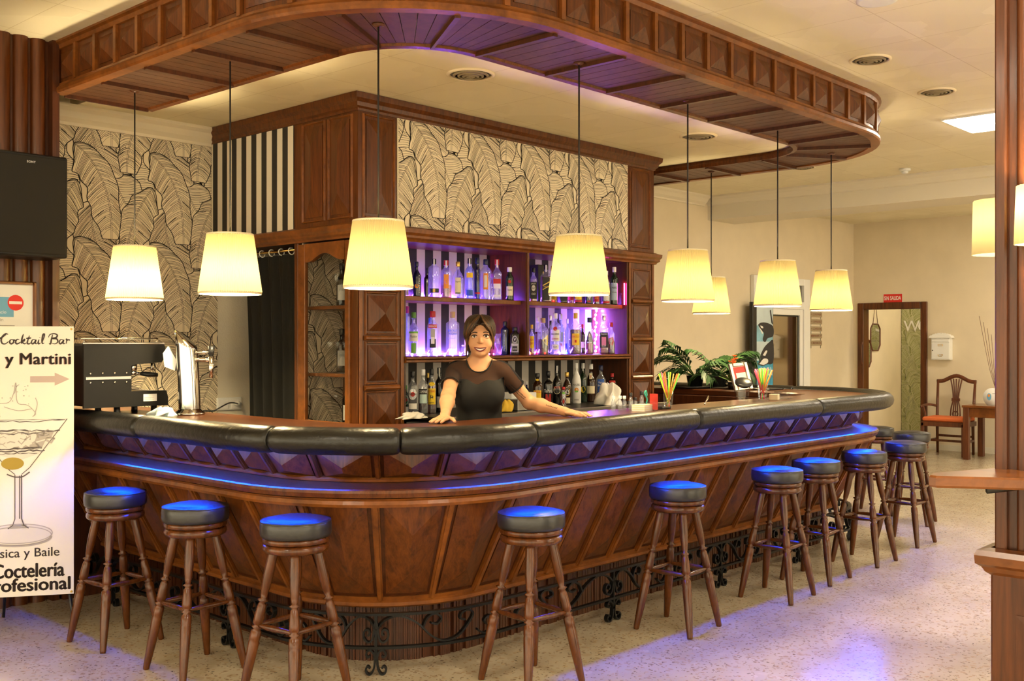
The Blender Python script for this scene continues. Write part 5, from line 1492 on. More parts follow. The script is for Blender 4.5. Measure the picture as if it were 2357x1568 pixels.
bottle(1341, 5.255, BS, 751, 819, 12, STD, 'g_brown', 'c_red', None, [('L', .2, .4, .7, 'p_cream')], 'small dark bottle with red cap between two rum bottles', G4)
bottle(1357, fr, BS, 736, 820, 19, (.64, .76, .45, 0), 'g_clear', 'c_navy', ('l_dark', .38), [('P', [(-.7, .28), (.7, .28), (.7, .45), (.2, .62), (-.2, .62), (-.7, .45)], 'p_black'), ('O', .5, .05, .2, 'p_cream'), ('L', .30, .33, .6, 'p_white')], 'bottle with navy stopper and pointed black label', G4)
bottle(1390, fr, BS, 732, 820, 23, (.62, .78, .32, 1), 'g_clear', 'c_silver', ('l_dark', .5), [('L', .16, .56, .8, 'p_black'), ('T', 'Captain', .49, .05, .65, 'p_white'), ('L', .22, .44, .45, 'p_pink'), ('T', 'RUM', .18, .05, .4, 'p_cream')], 'rum bottle with dark picture label near the light string', G4)
bottle(1407, 5.04, BS, 747, 819, 17, (.60, .76, .34, 0), 'g_clear', 'c_red', ('l_dark', .4), [('P', [(-.7, .5), (.5, .55), (.7, .4), (.3, .26), (-.6, .32)], 'p_red'), ('T', 'RON', .38, .08, .4, 'p_white')], 'bottle with red capsule and red shield label, rightmost on the lower shelf', G4)
# back counter, left of the bartender
cv = 5.06
bottle(932, cv, CS, 880, 946, 22, (.60, .78, .34, 0), 'g_green', 'c_green', None, [('O', .50, .17, .8, 'p_white'), ('O', .50, .07, .5, 'p_red'), ('L', .05, .26, .8, 'p_white')], 'green vermouth bottle with white oval label, leftmost on the back counter', G5)
bottle(950, 5.0, CS, 851, 950, 24, (.58, .76, .32, 0), 'g_clear', 'c_black', ('l_dark', .04), [('O', .47, .125, .85, 'p_white'), ('O', .47, .055, .42, 'p_red'), ('T', 'MARTINI', .45, .045, .75, 'p_black'), ('L', .13, .26, .8, 'p_white')], 'clear vermouth bottle with a white oval label and red disc', G5)
bottle(974, 5.0, CS, 850, 952, 23, (.60, .76, .34, 0), 'g_clear', 'c_white', ('l_dark', .55), [('L', .44, .56, .9, 'p_black'), ('T', 'CAMPARI', .465, .065, .85, 'p_white'), ('L', .24, .44, .75, 'p_cyan')], 'dark red bitter bottle with black lettering band and pale green label', G5)
bottle(985, 5.2, CS, 853, 940, 14, LONG, 'g_brown', 'c_gold', None, [], 'gold topped bottle neck between the bitter and the yellow label', G5)
bottle(994, 5.0, CS, 851, 953, 20, (.62, .76, .36, 0), 'g_clear', 'c_black', ('l_amber', .62), [('L', .20, .56, .95, 'p_yellow'), ('T', 'VETERANO', .47, .05, .85, 'p_red'), ('P', [(-.35, .38), (-.3, .30), (-.2, .34), (.2, .34), (.25, .30), (.32, .38), (.2, .40), (-.2, .40), (-.4, .43)], 'p_black'), ('T', 'BRANDY', .225, .025, .5, 'p_black'), ('O', .66, .045, .7, 'p_yellow')], 'brandy bottle with bright yellow label and black bull', G5)
bottle(1011, 5.05, CS, 848, 950, 20, STD, 'g_black', 'c_black', None, [('L', .1, .35, .6, 'p_grey'), ('S', 'p_white')], 'black bottle close to the bartender, right of the yellow label', G5)
# back counter, right of the bartender
bottle(1212, 5.15, CS, 871, 925, 12, STD, 'g_navy', 'c_white', None, [('L', .2, .4, .8, 'p_white'), ('L', .55, .62, .6, 'p_red')], 'tiny novelty bottle with white top right of the bartender shoulder', G5)
bottle(1237, 5.0, CS, 852, 928, 25, (.58, .78, .34, 0), 'g_brown', 'c_black', None, [('L', .10, .48, .75, 'p_yellow'), ('O', .40, .10, .55, 'p_orange'), ('T', 'KAHLUA', .40, .06, .6, 'p_red'), ('O', .80, .03, .3, 'p_yellow')], 'brown coffee liqueur bottle with yellow and orange arched label', G5)
bottle(1262, 5.0, CS, 853, 932, 23, (.62, .74, .34, 1), 'g_black', 'c_black', None, [('T', 'Tia Maria', .38, .10, .8, 'p_white'), ('P', [(-.55, .34), (.55, .34), (.55, .04), (-.55, .04)], 'p_red'), ('P', [(-.2, .34), (.2, .34), (0, .20)], 'p_black')], 'black liqueur bottle with red label and white script', G5)
bottle(1282, 5.0, CS, 843, 934, 22, (.50, .72, .32, 0), 'g_black', 'c_black', None, [('O', .38, .10, .8, 'p_cream'), ('T', 'BAILEYS', .42, .05, .7, 'p_red'), ('O', .33, .04, .45, 'p_brown' if 'p_brown' in MATS else 'p_black'), ('S', 'p_white')], 'black cream liqueur bottle with an oval landscape label', G5)
bottle(1305, 4.98, CS, 863, 937, 21, (.50, .76, .34, 0), 'g_brown', 'c_gold', None, [('O', .40, .13, .75, 'p_gold'), ('O', .40, .11, .62, 'p_black'), ('T', '43', .33, .13, .5, 'p_white'), ('L', .04, .22, .7, 'p_cream')], 'brown liqueur bottle with a round label reading 43', G5)
bottle(1297, 4.80, CS, 896, 942, 13, (.66, .76, .5, 0), 'g_clear', 'c_red', ('l_red', .7), [('P', [(-.8, .28), (0, .52), (.8, .28), (0, .04)], 'p_white'), ('P', [(-.3, .28), (0, .38), (.3, .28), (0, .18)], 'p_red'), ('L', .66, .74, .5, 'p_green')], 'small hot sauce bottle with a diamond label', G5)
bottle(1327, 5.0, CS, 843, 936, 21, (.52, .80, .24, 0), 'g_white', 'c_white', None, [('T', 'MALIBU', .44, .055, .8, 'p_black'), ('O', .34, .06, .45, 'p_orange'), ('L', .285, .325, .35, 'p_green'), ('L', .08, .12, .5, 'p_grey')], 'white coconut rum bottle with orange sun print', G5)
bottle(1342, 5.08, CS, 840, 930, 19, (.55, .76, .32, 0), 'g_dgreen', 'c_white', None, [('O', .33, .08, .6, 'p_yellow'), ('S', 'p_white')], 'dark green bottle with lemon print behind the white cloth', G5)
bottle(1360, 5.08, CS, 843, 930, 23, (.5, .72, .34, 0), 'g_brown', 'c_white', None, [('L', .22, .42, .85, 'p_cream'), ('L', .60, .76, .3, 'p_cream'), ('T', 'F', .62, .08, .14, 'p_red')], 'brown liqueur bottle with cream labels above the white cloth', G5)
bottle(1383, 5.05, CS, 842, 925, 23, (.56, .74, .34, 0), 'g_clear', 'c_navy', ('l_dark', .1), [('L', .22, .62, .7, 'p_blue'), ('T', 'Marie', .5, .055, .5, 'p_white'), ('T', 'Brizard', .42, .055, .6, 'p_white'), ('L', .26, .34, .3, 'p_red')], 'anise bottle with a dark blue label and white script', G5)
bottle(1409, 5.05, CS, 853, 916, 22, (.68, .78, .30, 0), 'g_brown', 'c_red', None, [('P', [(-.8, .25), (0, .62), (.8, .25), (.4, .08), (-.4, .08)], 'p_cream'), ('P', [(-.5, .25), (0, .50), (.5, .25), (.2, .14), (-.2, .14)], 'p_red'), ('L', .66, .74, .7, 'p_red')], 'brown tequila bottle with red cap and pointed cream and red label', G5)
# crystal goblet and LED lights in the niches
t = thing('crystal_goblet', 'small crystal goblet beside the bartender on the lower left shelf', 'glass', (px_u(1145, 5.10), 5.10, BS))
part('goblet_glass', MB().lathe([(.022, 0), (.022, .004), (.006, .012), (.009, .03), (.005, .045), (.012, .06), (.020, .07), (.024, .09), (.014, .105), (.020, .125), (.030, .15)], 20, close=False), 'g_clear', t)
def led_string(label, pts, mat, r=.005, n=1):
    t = thing('light_string', label, 'light string', pts[0])
    part('cable', MB().tube(pts, .0025, 6), 'white_plastic', t, True)
    for p in pts: part('led', MB().ellip(p, (r, r, r), 6, 4), mat, t, True)
# horizontal strings along the back of the lower shelves, and one climbing the right niche
led_string('violet light string along the back of the lower left shelf', [(4.42 + .075 * k, 5.285, BS + .008) for k in range(14)], 'led_white', .007)
led_string('violet light string along the back of the lower right shelf', [(5.56 + .085 * k, 5.285, BS + .008) for k in range(10)], 'led_white', .007)
led_string('bright violet light string climbing the right bottle niche', [(px_u(1371, 5.23) + .012 * math.sin(k * 2.1), 5.23, BS + .02 + k * .032) for k in range(11)], 'led_white', .008)
led_string('violet light string along the back of the upper left shelf', [(4.42 + .10 * k, 5.285, TS + .006) for k in range(10)], 'led_violet', .008)
led_string('violet light string along the back of the upper right shelf', [(5.56 + .105 * k, 5.285, TS + .006) for k in range(10)], 'led_violet', .008)
led_string('magenta light string behind the crystal goblet', [(px_u(x, 5.23), 5.23, BS + .006) for x in (1118, 1126, 1136, 1150, 1158)], 'led_magenta', .005)
t = thing('light_tube', 'thin magenta light tube at the right end of the upper bottle shelf', 'light', (6.655, px_v(1437, 6.655), TS))
part('tube', MB().tube([(0, 0, .002), (0, 0, .17)], .003, 8), 'led_magenta', t)

# glassware in the display cabinet
def wine_glass(u, v, h, label, s=1.0, wide=1.0):
    t = thing('wine_glass', label, 'glass', (u, v, h), group='glasses in the display cabinet')
    part('glass', MB().lathe([(.034 * wide * s, 0), (.033 * wide * s, .003 * s), (.006 * s, .012 * s), (.004 * s, .03 * s), (.004 * s, .085 * s), (.012 * s, .10 * s), (.030 * s * wide, .135 * s), (.038 * s * wide, .17 * s), (.036 * s * wide, .205 * s)], 24, close=False), 'glass', t)
cx_ = 4.16
wine_glass(cx_, px_v(778, cx_), 1.7125, 'tall wine glass on the top shelf of the display cabinet')
for i, (px, uu, lb) in enumerate(((763, 4.12, 'left cocktail glass on the middle shelf of the display cabinet'), (780, 4.20, 'middle cocktail glass of three on the middle cabinet shelf'), (798, 4.12, 'right cocktail glass on the middle shelf of the display cabinet'))):
    wine_glass(uu, px_v(px, uu), 1.2925, lb, .95, 1.25)
wine_glass(4.10, px_v(775, 4.10), .9505, 'wine glass at the bottom of the display cabinet', 1.0)
def wine_bottle(u, v, h, label):
    bottle(0, v, h, 0, 100, 25, (.60, .74, .38, 0), 'g_black', 'c_black', None, [('L', .15, .5, .9, 'p_white'), ('T', 'VINO', .36, .06, .5, 'p_grey')], label, 'wine bottles in the display cabinet', 'wine_bottle', u=u)
wine_bottle(4.24, px_v(787, 4.24), 1.7125, 'wine bottle with white label on the top cabinet shelf')
wine_bottle(4.26, px_v(787, 4.26), 1.2925, 'wine bottle with white label behind the cocktail glasses')
wine_bottle(4.22, px_v(800, 4.22), .9505, 'dark wine bottle standing low behind the cabinet glass')
t = thing('digital_display', 'small green digital display at the lower left inside the cabinet', 'display', (4.12, px_v(719, 4.12), 1.12))
part('case', MB().bbox(-.01, .01, -.02, .02, -.01, .12, .002), 'black_plastic', t)
mb = MB()
for k in range(4): mb.box(-.0125, -.010, -.010, .010, .004 + k * .028, .022 + k * .028)
part('digits', mb, 'led_green', t)

# ------------------------------------------------------------------ things on the bar, right run
def on_bar(px, v): return (px_u(px, v), v, TOPZ)
for (px, v, lb) in ((1395, 4.30, ''),):
    pass
towel = crumpled('bar_towel', 'crumpled white towel heaped on the back counter behind the bar', (px_u(1400, 4.66), 4.66, CS + .0085), .105, .085, .14, 'cloth_white', 8, n=30, rot=.8, cat='towel')
crumpled('cleaning_glove', 'crumpled yellow glove on the back counter behind the bartender', (px_u(1166, 4.66), 4.66, CS + .0085), .04, .035, .07, 'cloth_yellow', 4, n=18, cat='glove')
crumpled('napkin_heap', 'crumpled white napkins at the left end of the back counter', (px_u(950, 4.72), 4.72, CS + .0005), .09, .05, .035, 'cloth_white', 5, n=18, cat='napkins')
t = thing('cash_register', 'low grey cash drawer with paperwork on the back counter', 'cash drawer', (px_u(1192, 4.85), 4.85, CS), 0)
part('drawer', MB().bbox(-.13, .13, -.12, .12, 0, .075, .004), 'steel', t)
part('lid', MB().bbox(-.125, .125, -.06, .12, .075, .115, .004), 'white_plastic', t)
part('lock', MB().lathe([(.006, 0), (.006, .004)], 10, M=Matrix.Translation((.06, -.12, .045)) @ Matrix.Rotation(PI / 2, 4, 'X')), 'black_plastic', t)
def mini_bottle(px, v, h, cap, label):
    t = thing('small_bottle', label, 'bottle', on_bar(px, v), 0, 'small cruets on the bar')
    part('glass_body', MB().lathe([(.012, 0), (.013, .004), (.013, h * .55), (.008, h * .7), (.007, h * .8)], 14), 'g_clear', t)
    part('cap', MB().lathe([(.0095, h * .78), (.010, h * .8), (.010, h * .98), (.008, h)], 12), cap, t)
vb = 3.655
for (px, h, cap, lb) in ((1412, .085, 'c_white', 'small cruet with white cap left of its white capped twin, nearest the towel'), (1427, .085, 'c_white', 'small cruet with white cap, middle of the little group by the towel'), (1437, .083, 'c_white', 'small cruet with white cap next to the black capped one'), (1452, .098, 'c_black', 'small cruet with black cap right of the white capped ones'), (1462, .07, 'c_black', 'shorter cruet with black cap beside the note stack'), (1477, .10, 'c_black', 'black topped bottle with turquoise tag behind the note stack')):
    mini_bottle(px, vb if px < 1470 else 3.70, h, cap, lb)
pbr('turquoise', (.05, .45, .35), .5)
t = thing('paper_tag', 'turquoise ribbon bow on the bar behind the note stack', 'ribbon', on_bar(1485, 3.70))
part('bow', MB().tube(catmull([(0, 0, .002), (.012, -.005, .05), (-.006, .0, .085), (.014, .004, .10), (.018, 0, .07)], 5), .005, 6), 'turquoise', t)
t = thing('note_stack', 'stack of cream paper notes on the bar', 'paper stack', on_bar(1478, 3.555), .2)
for k in range(6): part('sheet', MB().box(-.055, .055, -.04, .04, k * .006, k * .006 + .0055), 'p_cream' if k % 2 else 'p_white', t)
t = thing('acrylic_holder', 'clear acrylic holder with red card beside the note stack', 'card holder', on_bar(1505, 3.52), .2)
part('shell', MB().box(-.015, .015, -.03, .03, 0, .003).box(-.015, -.012, -.03, .03, .003, .08).box(.012, .015, -.03, .03, .003, .08), 'glass', t)
part('card', MB().box(-.003, .003, -.024, .024, .004, .095), 'p_red', t)
single('black_tray', MB().bbox(-.07, .07, -.05, .05, 0, .016, .004), 'black_plastic', 'small black tray between note stack and straw glass', 'tray', loc=on_bar(1517, 3.60), rot=(0, 0, .2))
def straw_glass(px, v, hg, rg, label, seed, n):
    t = thing('straw_glass', label, 'glass', on_bar(px, v), group='glasses of straws')
    part('glass', MB().lathe([(rg * .82, 0), (rg * .85, .012), (rg, hg), (rg * .94, hg), (rg * .80, .014), (.001, .012)], 24), 'glass', t)
    rnd = random.Random(seed)
    for k in range(n):
        a = rnd.uniform(0, 2 * PI); r0 = rnd.uniform(0, rg * .55); r1 = rnd.uniform(.4, 1.0) * rg * 1.05
        lean = rnd.uniform(.0, .03)
        p0 = Vector((r0 * math.cos(a + PI), r0 * math.sin(a + PI), .015)); p1 = Vector((r1 * math.cos(a), r1 * math.sin(a), hg))
        d = (p1 - p0).normalized()
        ln = .205 + rnd.uniform(-.006, .006)
        c = straw_cols[rnd.randrange(len(straw_cols)) if k > 3 else k]
        rot = d.to_track_quat('Z', 'Y').to_euler()
        o = link('drinking_straw', straw_me[c], 'straw_' + c, None, loc=tuple(Vector(t.location) + p0), rot=rot)
        tag(o, {'pink': 'neon pink drinking straw', 'yellow': 'neon yellow drinking straw', 'green': 'neon green drinking straw', 'orange': 'neon orange drinking straw'}[c] + (' in the straw glass nearer the bartender' if seed == 1 else ' in the straw glass nearer the picture frame'), 'straw', 'straws in the %s glass' % ('left' if seed == 1 else 'right'))
straw_cols = ['pink', 'yellow', 'green', 'orange']
straw_me = {}
for c, rgb in (('pink', (.95, .10, .22)), ('yellow', (.85, .80, .05)), ('green', (.15, .70, .10)), ('orange', (.95, .28, .05))):
    pbr('straw_' + c, rgb, .4)
    me_ = MB().tube([(0, 0, 0), (0, 0, .205)], .0034, 7).mesh('drinking_straw'); me_.materials.append(MT('straw_' + c)); straw_me[c] = me_
straw_glass(1538, 3.53, .105, .030, 'glass of loosely spread neon straws near the note stack', 1, 14)
straw_glass(1755, 3.56, .125, .035, 'glass packed with neon straws near the picture frame', 2, 34)
t = thing('tumbler', 'clear faceted tumbler with a black lid leaning in it', 'tumbler', on_bar(1709, 3.58))
vs = []; fs = []; N = 20
part('glass', MB().lathe([(.038, 0), (.040, .01), (.052, .118), (.049, .118), (.037, .012), (.001, .010)], 10, smooth=False), 'glass', t)
part('lid', MB().lathe([(.052, 0), (.056, .006), (.056, .018), (.040, .026), (.001, .028)], 24, M=Matrix.Translation((.012, 0, .118)) @ Matrix.Rotation(-.5, 4, Vector((-.68, .73, 0)).normalized())), 'black_plastic', t)
t = thing('acrylic_dispenser', 'low clear acrylic napkin box right of the straw glass', 'napkin holder', on_bar(1805, 3.58), .1)
part('shell', MB().box(-.05, .05, -.05, .05, 0, .003).box(-.05, -.047, -.05, .05, .003, .055).box(.047, .05, -.05, .05, .003, .055).box(-.05, .05, .047, .05, .003, .055), 'glass', t)
single('paper_pad', MB().bbox(-.03, .03, -.03, .03, 0, .04, .002), 'p_cream', 'cream paper pad between straw glass and acrylic box', 'paper pad', loc=on_bar(1782, 3.57), rot=(0, 0, .3))
single('bottle_opener', MB().tube([(-.10, 0, .006), (-.02, 0, .03), (.05, 0, .05), (.06, 0, .045), (.05, .006, .03), (-.06, .004, .01)], .004, 8), 'chrome', 'bright metal ice tongs lying on the bar near the straws', 'tongs', loc=on_bar(1628, 3.62), rot=(0, 0, .4))
# far arm of the bar: trays, palm, flowers, picture frame
FU = 7.62
def on_far(px, u): return (u, px_v(px, u), TOPZ)
for k, (px, uu, lb) in enumerate(((1560, 7.70, 'black round drinks tray under another on the far bar arm'),)):
    t = thing('drinks_tray', lb, 'tray', on_far(px + 30, uu))
    part('tray_body', MB().lathe([(.16, 0), (.175, .004), (.185, .018), (.178, .018), (.165, .007), (.001, .006)], 40), 'black_plastic', t)
t = thing('drinks_tray', 'black rectangular drinks tray at the back of the far bar arm', 'tray', on_far(1690, 7.86), .0)
part('tray_body', MB().bbox(-.12, .12, -.40, .40, 0, .012, .004), 'black_plastic', t)
pbr('leaf_green', (.030, .085, .022), .45, var=.4, vscale=6); pbr('leaf_light', (.10, .20, .04), .5, var=.3, vscale=6); pbr('stem_green', (.06, .12, .03), .5)
def frond(L, lift, droop, az, n=15, wl=.20, seed=0):
    """one palm frond: rachis and leaflets"""
    rnd = random.Random(seed)
    ra = []; 
    for i in range(n + 1):
        t = i / n
        ra.append(Vector((L * t * math.cos(az), L * t * math.sin(az), lift * t - droop * t * t)))
    r = MB().tube([tuple(p) for p in ra], [.006 * (1 - .8 * i / n) for i in range(n + 1)], 6)
    lv = MB()
    for i in range(3, n + 1):
        t = i / n
        d = (ra[i] - ra[i - 1]).normalized()
        side = d.cross(Vector((0, 0, 1))).normalized()
        for s in (-1, 1):
            ln = wl * math.sin(PI * (.22 + .72 * t)) * rnd.uniform(.85, 1.1)
            e = (d * .75 + side * s * .8).normalized()
            p0 = ra[i]; p1 = p0 + e * ln * .5 + Vector((0, 0, .015)); p2 = p0 + e * ln + Vector((0, 0, -.05 * rnd.uniform(.4, 1.4)))
            w_ = side.cross(e).normalized().cross(e).normalized() * .012
            up_ = Vector((0, 0, .0008))
            vs = [p0, p1 + w_ * 1.1, p2, p1 - w_ * 1.1]
            lv.add([tuple(v_) for v_ in vs] + [tuple(v_ + up_) for v_ in vs], [(0, 1, 2, 3), (7, 6, 5, 4), (0, 4, 5, 1), (1, 5, 6, 2), (2, 6, 7, 3), (3, 7, 4, 0)])
    return r, lv
def palm(loc, fr, label, pot=True):
    t = thing('potted_palm', label, 'plant', loc)
    part('pot', MB().lathe([(.05, 0), (.06, .01), (.075, .10), (.08, .105), (.07, .105), (.06, .09), (.001, .09)], 24), 'black_plastic', t)
    for i, (L, lift, droop, az) in enumerate(fr):
        r, lv = frond(L, lift, droop, az, seed=i + 3)
        f = part('frond', r, 'stem_green', t, loc=(0, 0, .09))
        g_ = part('leaflets', lv, 'leaf_green', f); g_['kind'] = 'stuff'
right = HEAD - PI / 2
palm(on_far(1600, 7.80), [(.42, .48, .42, right + PI - .2), (.40, .50, .50, right + .15), (.32, .46, .16, right + PI + .5), (.36, .40, .36, right - .5), (.30, .30, .34, right + .5), (.34, .34, .40, right + PI - .9), (.22, .20, .22, right - 1.0), (.26, .18, .2, right + .0), (.28, .16, .22, right + PI + .1), (.36, .44, .30, right + PI - .5), (.38, .36, .30, right + .35), (.34, .22, .22, right + PI + .3), (.30, .52, .30, right + PI + .15)], 'green potted palm with drooping fronds on the far bar arm')
palm(on_far(1652, 7.84), [(.34, .52, .40, right + .2), (.30, .36, .20, right + .9), (.30, .32, .32, right - .3), (.26, .44, .22, right + PI), (.24, .14, .16, right + .1), (.22, .12, .14, right + PI - .2), (.34, .46, .26, right + .05), (.30, .40, .30, right + .5), (.28, .12, .10, right + .3)], 'lower potted palm right of the taller one, beside the orange flowers')
t = thing('flower_arrangement', 'orange and yellow flowers with green leaves beside the picture frame', 'flowers', on_far(1688, 7.72))
part('pot', MB().lathe([(.04, 0), (.05, .06), (.045, .06), (.001, .055)], 18), 'black_plastic', t)
pbr('petal_orange', (.80, .16, .03), .6, var=.3, vscale=20); pbr('petal_yellow', (.80, .42, .03), .6, var=.3, vscale=20)
rnd = random.Random(9)
for k in range(15):
    a = rnd.uniform(0, 2 * PI); r_ = rnd.uniform(.0, .055); z_ = .13 + rnd.uniform(0, .16)
    mb = MB()
    for j in range(7):
        b_ = 2 * PI * j / 7
        M_ = Matrix.Translation((r_ * math.cos(a), r_ * math.sin(a), z_)) @ Matrix.Rotation(b_, 4, 'Z') @ Matrix.Rotation(-.6, 4, 'Y')
        mb.ellip((.013, 0, 0), (.014, .006, .0025), 8, 4, M=M_)
    part('blossom', mb, 'petal_orange' if z_ > .2 else 'petal_yellow', t)
for k in range(12):
    a = 2 * PI * k / 12 + .2; l = .09 + .05 * rnd.random()
    part('leaf', MB().ellip((l * .6, 0, .0), (l * .6, .022, .002), 10, 4, M=Matrix.Translation((0, 0, .06)) @ Matrix.Rotation(a, 4, 'Z') @ Matrix.Rotation(-.35 - .3 * rnd.random(), 4, 'Y')), 'leaf_light', t)
for k in range(5):
    a = rnd.uniform(0, 6.3)
    part('stem', MB().tube([(0, 0, .05), (.03 * math.cos(a), .03 * math.sin(a), .2)], .003, 6), 'stem_green', t)
t = thing('picture_frame', 'ornate silver picture frame leaning back beside the flowers', 'picture frame', on_far(1712, 7.58), HEAD - PI / 2 + .25)
M_ = Matrix.Rotation(-.32, 4, 'X') @ Matrix.Rotation(-.10, 4, 'Y')
fm = MB(); fm2 = frame_rect((-.085, 0, 0), X_, Z_, .17, .235, .034, .016)
for i in range(len(fm2.v)): fm2.v[i] = tuple(M_ @ Vector(fm2.v[i]))
pbr('old_silver', (.55, .50, .42), .35, metal=.9, bump=.5, bscale=90)
part('frame', fm2, 'old_silver', t)
part('picture', MB().box(-.06, .06, -.004, .003, .02, .215, M=M_), 'p_white', t)
part('picture_border', MB().box(-.052, .052, -.0052, -.004, .15, .20, M=M_).box(-.05, -.035, -.0052, -.004, .03, .15, M=M_), 'p_red', t)
part('strut', MB().tube([tuple(M_ @ Vector((0, .006, .15))), (0, .10, .004)], .006, 6), 'black_plastic', t)
# ------------------------------------------------------------------ far end of the hall
DV0, DV1 = 5.87, 6.70
d = struct('door_1', MB().bbox(UB - .03, UB + .16, DV1, DV1 + .09, 0, 2.06, .006).bbox(UB - .03, UB + .16, DV0 - .09, DV0, 0, 2.06, .006).bbox(UB - .03, UB + .16, DV0, DV1, 1.965, 2.06, .006), 'mahogany', label='dark wooden door frame without a leaf')
struct('wall_green', MB().box(16.10, 16.20, 4.4, px_v(2075, 16.10), 0, HC), 'green_wall')
gw = bpy.data.objects['wall_green']
gv = px_v(2075, 16.10)
mb = leaf_print(-gv, -gv + 1.0, 0, 2.4, -gv - .2, 2.5, lambda a, b, z: (16.10 - z, -a, b), wk=1.6)
me = clipped(mb, 'wallpaper_print', [((0, gv, 0), (0, 1, 0)), ((0, gv - 1.0, 0), (0, -1, 0)), ((0, 0, 0), (0, 0, -1)), ((0, 0, 2.4), (0, 0, 1))], ['green_wall', 'green_line'])
o = link('wallpaper_print', me, [], gw, world=True); o['kind'] = 'stuff'
k_ = 14.9 / FPX
FW = lambda x, y: (16.088, -x, y)
t = thing('wall_letters', 'white letters WC on the green papered wall through the doorway', 'letters', (16.088, px_v(2100, 16.09), 1.64))
for ch, px in (('W', 2098), ('C', 2124)):
    o = part('letter', text_mb(ch, FW, -px_v(px, 16.09), 1.66, h=.165, align='c', bold=.03), 'white_paint', t, True)
    sol = o.modifiers.new('thick', 'SOLIDIFY'); sol.thickness = .01
# hanging mirrors on the corridor side wall
def hex_mirror(u, v, z, label, s=1.0):
    t = thing('hanging_mirror', label, 'mirror', (u, v, z), group='hanging mirrors')
    hexp = [(-.07, .09), (.07, .09), (.12, .04), (.12, -.14), (.07, -.20), (-.07, -.20), (-.12, -.14), (-.12, .04)]
    hexp = [(a * s, b * s) for a, b in hexp]
    part('frame', MB().tube([(a, 0, b) for a, b in hexp] + [(hexp[0][0], 0, hexp[0][1])], .010, 6), 'chair_wood', t)
    part('glass', MB().add([(a, .001, b) for a, b in hexp] + [(a, .006, b) for a, b in hexp], [tuple(range(8)), tuple(reversed(range(8, 16)))] + [(i, 8 + i, 8 + (i + 1) % 8, (i + 1) % 8) for i in range(8)]), 'mirror', t)
    part('strap', MB().tube([(-.06 * s, 0, .09 * s), (0, 0, .34 * s), (.06 * s, 0, .09 * s)], .004, 6), 'chair_wood', t)
cvv = 6.712
hex_mirror(px_u(2015, cvv), cvv, 1.64, 'octagonal wooden mirror hanging on a strap inside the doorway', 1.35)
hex_mirror(px_u(1994, cvv), cvv, 1.40, 'lower octagonal mirror half hidden by the door frame', 1.35)
# exit sign
t = thing('exit_sign', 'red wall sign reading SIN SALIDA above the doorway', 'sign', (UB, px_v(2055, UB), 2.115))
v0, v1 = px_v(2034, UB) - px_v(2055, UB), px_v(2077, UB) - px_v(2055, UB)
part('plate', MB().bbox(-.006, 0, v1, v0, -.055, .065, .001), 'sign_red', t)
part('lettering', text_mb('SIN SALIDA', lambda x, y: (-.0068, -x, y), 0, -.022, w=(v0 - v1) * .90, h=.058, align='c', bold=.02), 'white_paint', t)
part('border', frame_rect((-.0062, v0 + .004, -.059), (0, -1, 0), (0, 0, 1), v0 - v1 + .008, .128, .004, .001), 'white_paint', t)
# mailbox
mv = px_v(2171, UB)
t = thing('mailbox', 'white metal mailbox with scalloped top on the cream wall', 'mailbox', (UB, mv, 1.25))
part('box', MB().bbox(-.10, 0, -.128, .128, 0, .30, .004), 'white_paint', t)
part('door', MB().bbox(-.106, -.10, -.118, .118, .01, .235, .003), 'white_plastic', t)
part('flap', MB().bbox(-.108, -.10, -.118, .118, .243, .283, .004), 'white_plastic', t)
sc_ = [(-.155, .30)]
n = 9
for i in range(n):
    a0 = -.150 + .30 * i / n; a1 = -.150 + .30 * (i + 1) / n
    h0 = .315 + .045 * (1 - (a0 / .15) ** 2); h1 = .315 + .045 * (1 - (a1 / .15) ** 2)
    sc_ += [(a0, h0), ((a0 + a1) / 2, (h0 + h1) / 2 + .012), (a1, h1)]
sc_ += [(.155, .30)]
m = len(sc_)
part('roof', MB().add([(-.118, a, b) for a, b in sc_] + [(0.0, a, b) for a, b in sc_], [tuple(reversed(range(m))), tuple(range(m, 2 * m))] + [(i, (i + 1) % m, m + (i + 1) % m, m + i) for i in range(m)]), 'white_paint', t)
part('name_plate', frame_rect((-.106, .034, .188), (0, -1, 0), (0, 0, 1), .068, .028, .006, .003), 'brass', t)
part('horn_emblem', MB().tube(catmull([(-.107, .030, .075), (-.108, .025, .055), (-.108, 0, .047), (-.108, -.025, .055), (-.107, -.030, .075), (-.108, -.01, .068), (-.108, .012, .072)], 5), .004, 6), 'brass', t)
part('lock', MB().lathe([(.008, 0), (.008, .004)], 10, M=Matrix.Translation((-.106, .105, .13)) @ Matrix.Rotation(-PI / 2, 4, 'Y')), 'black_plastic', t)
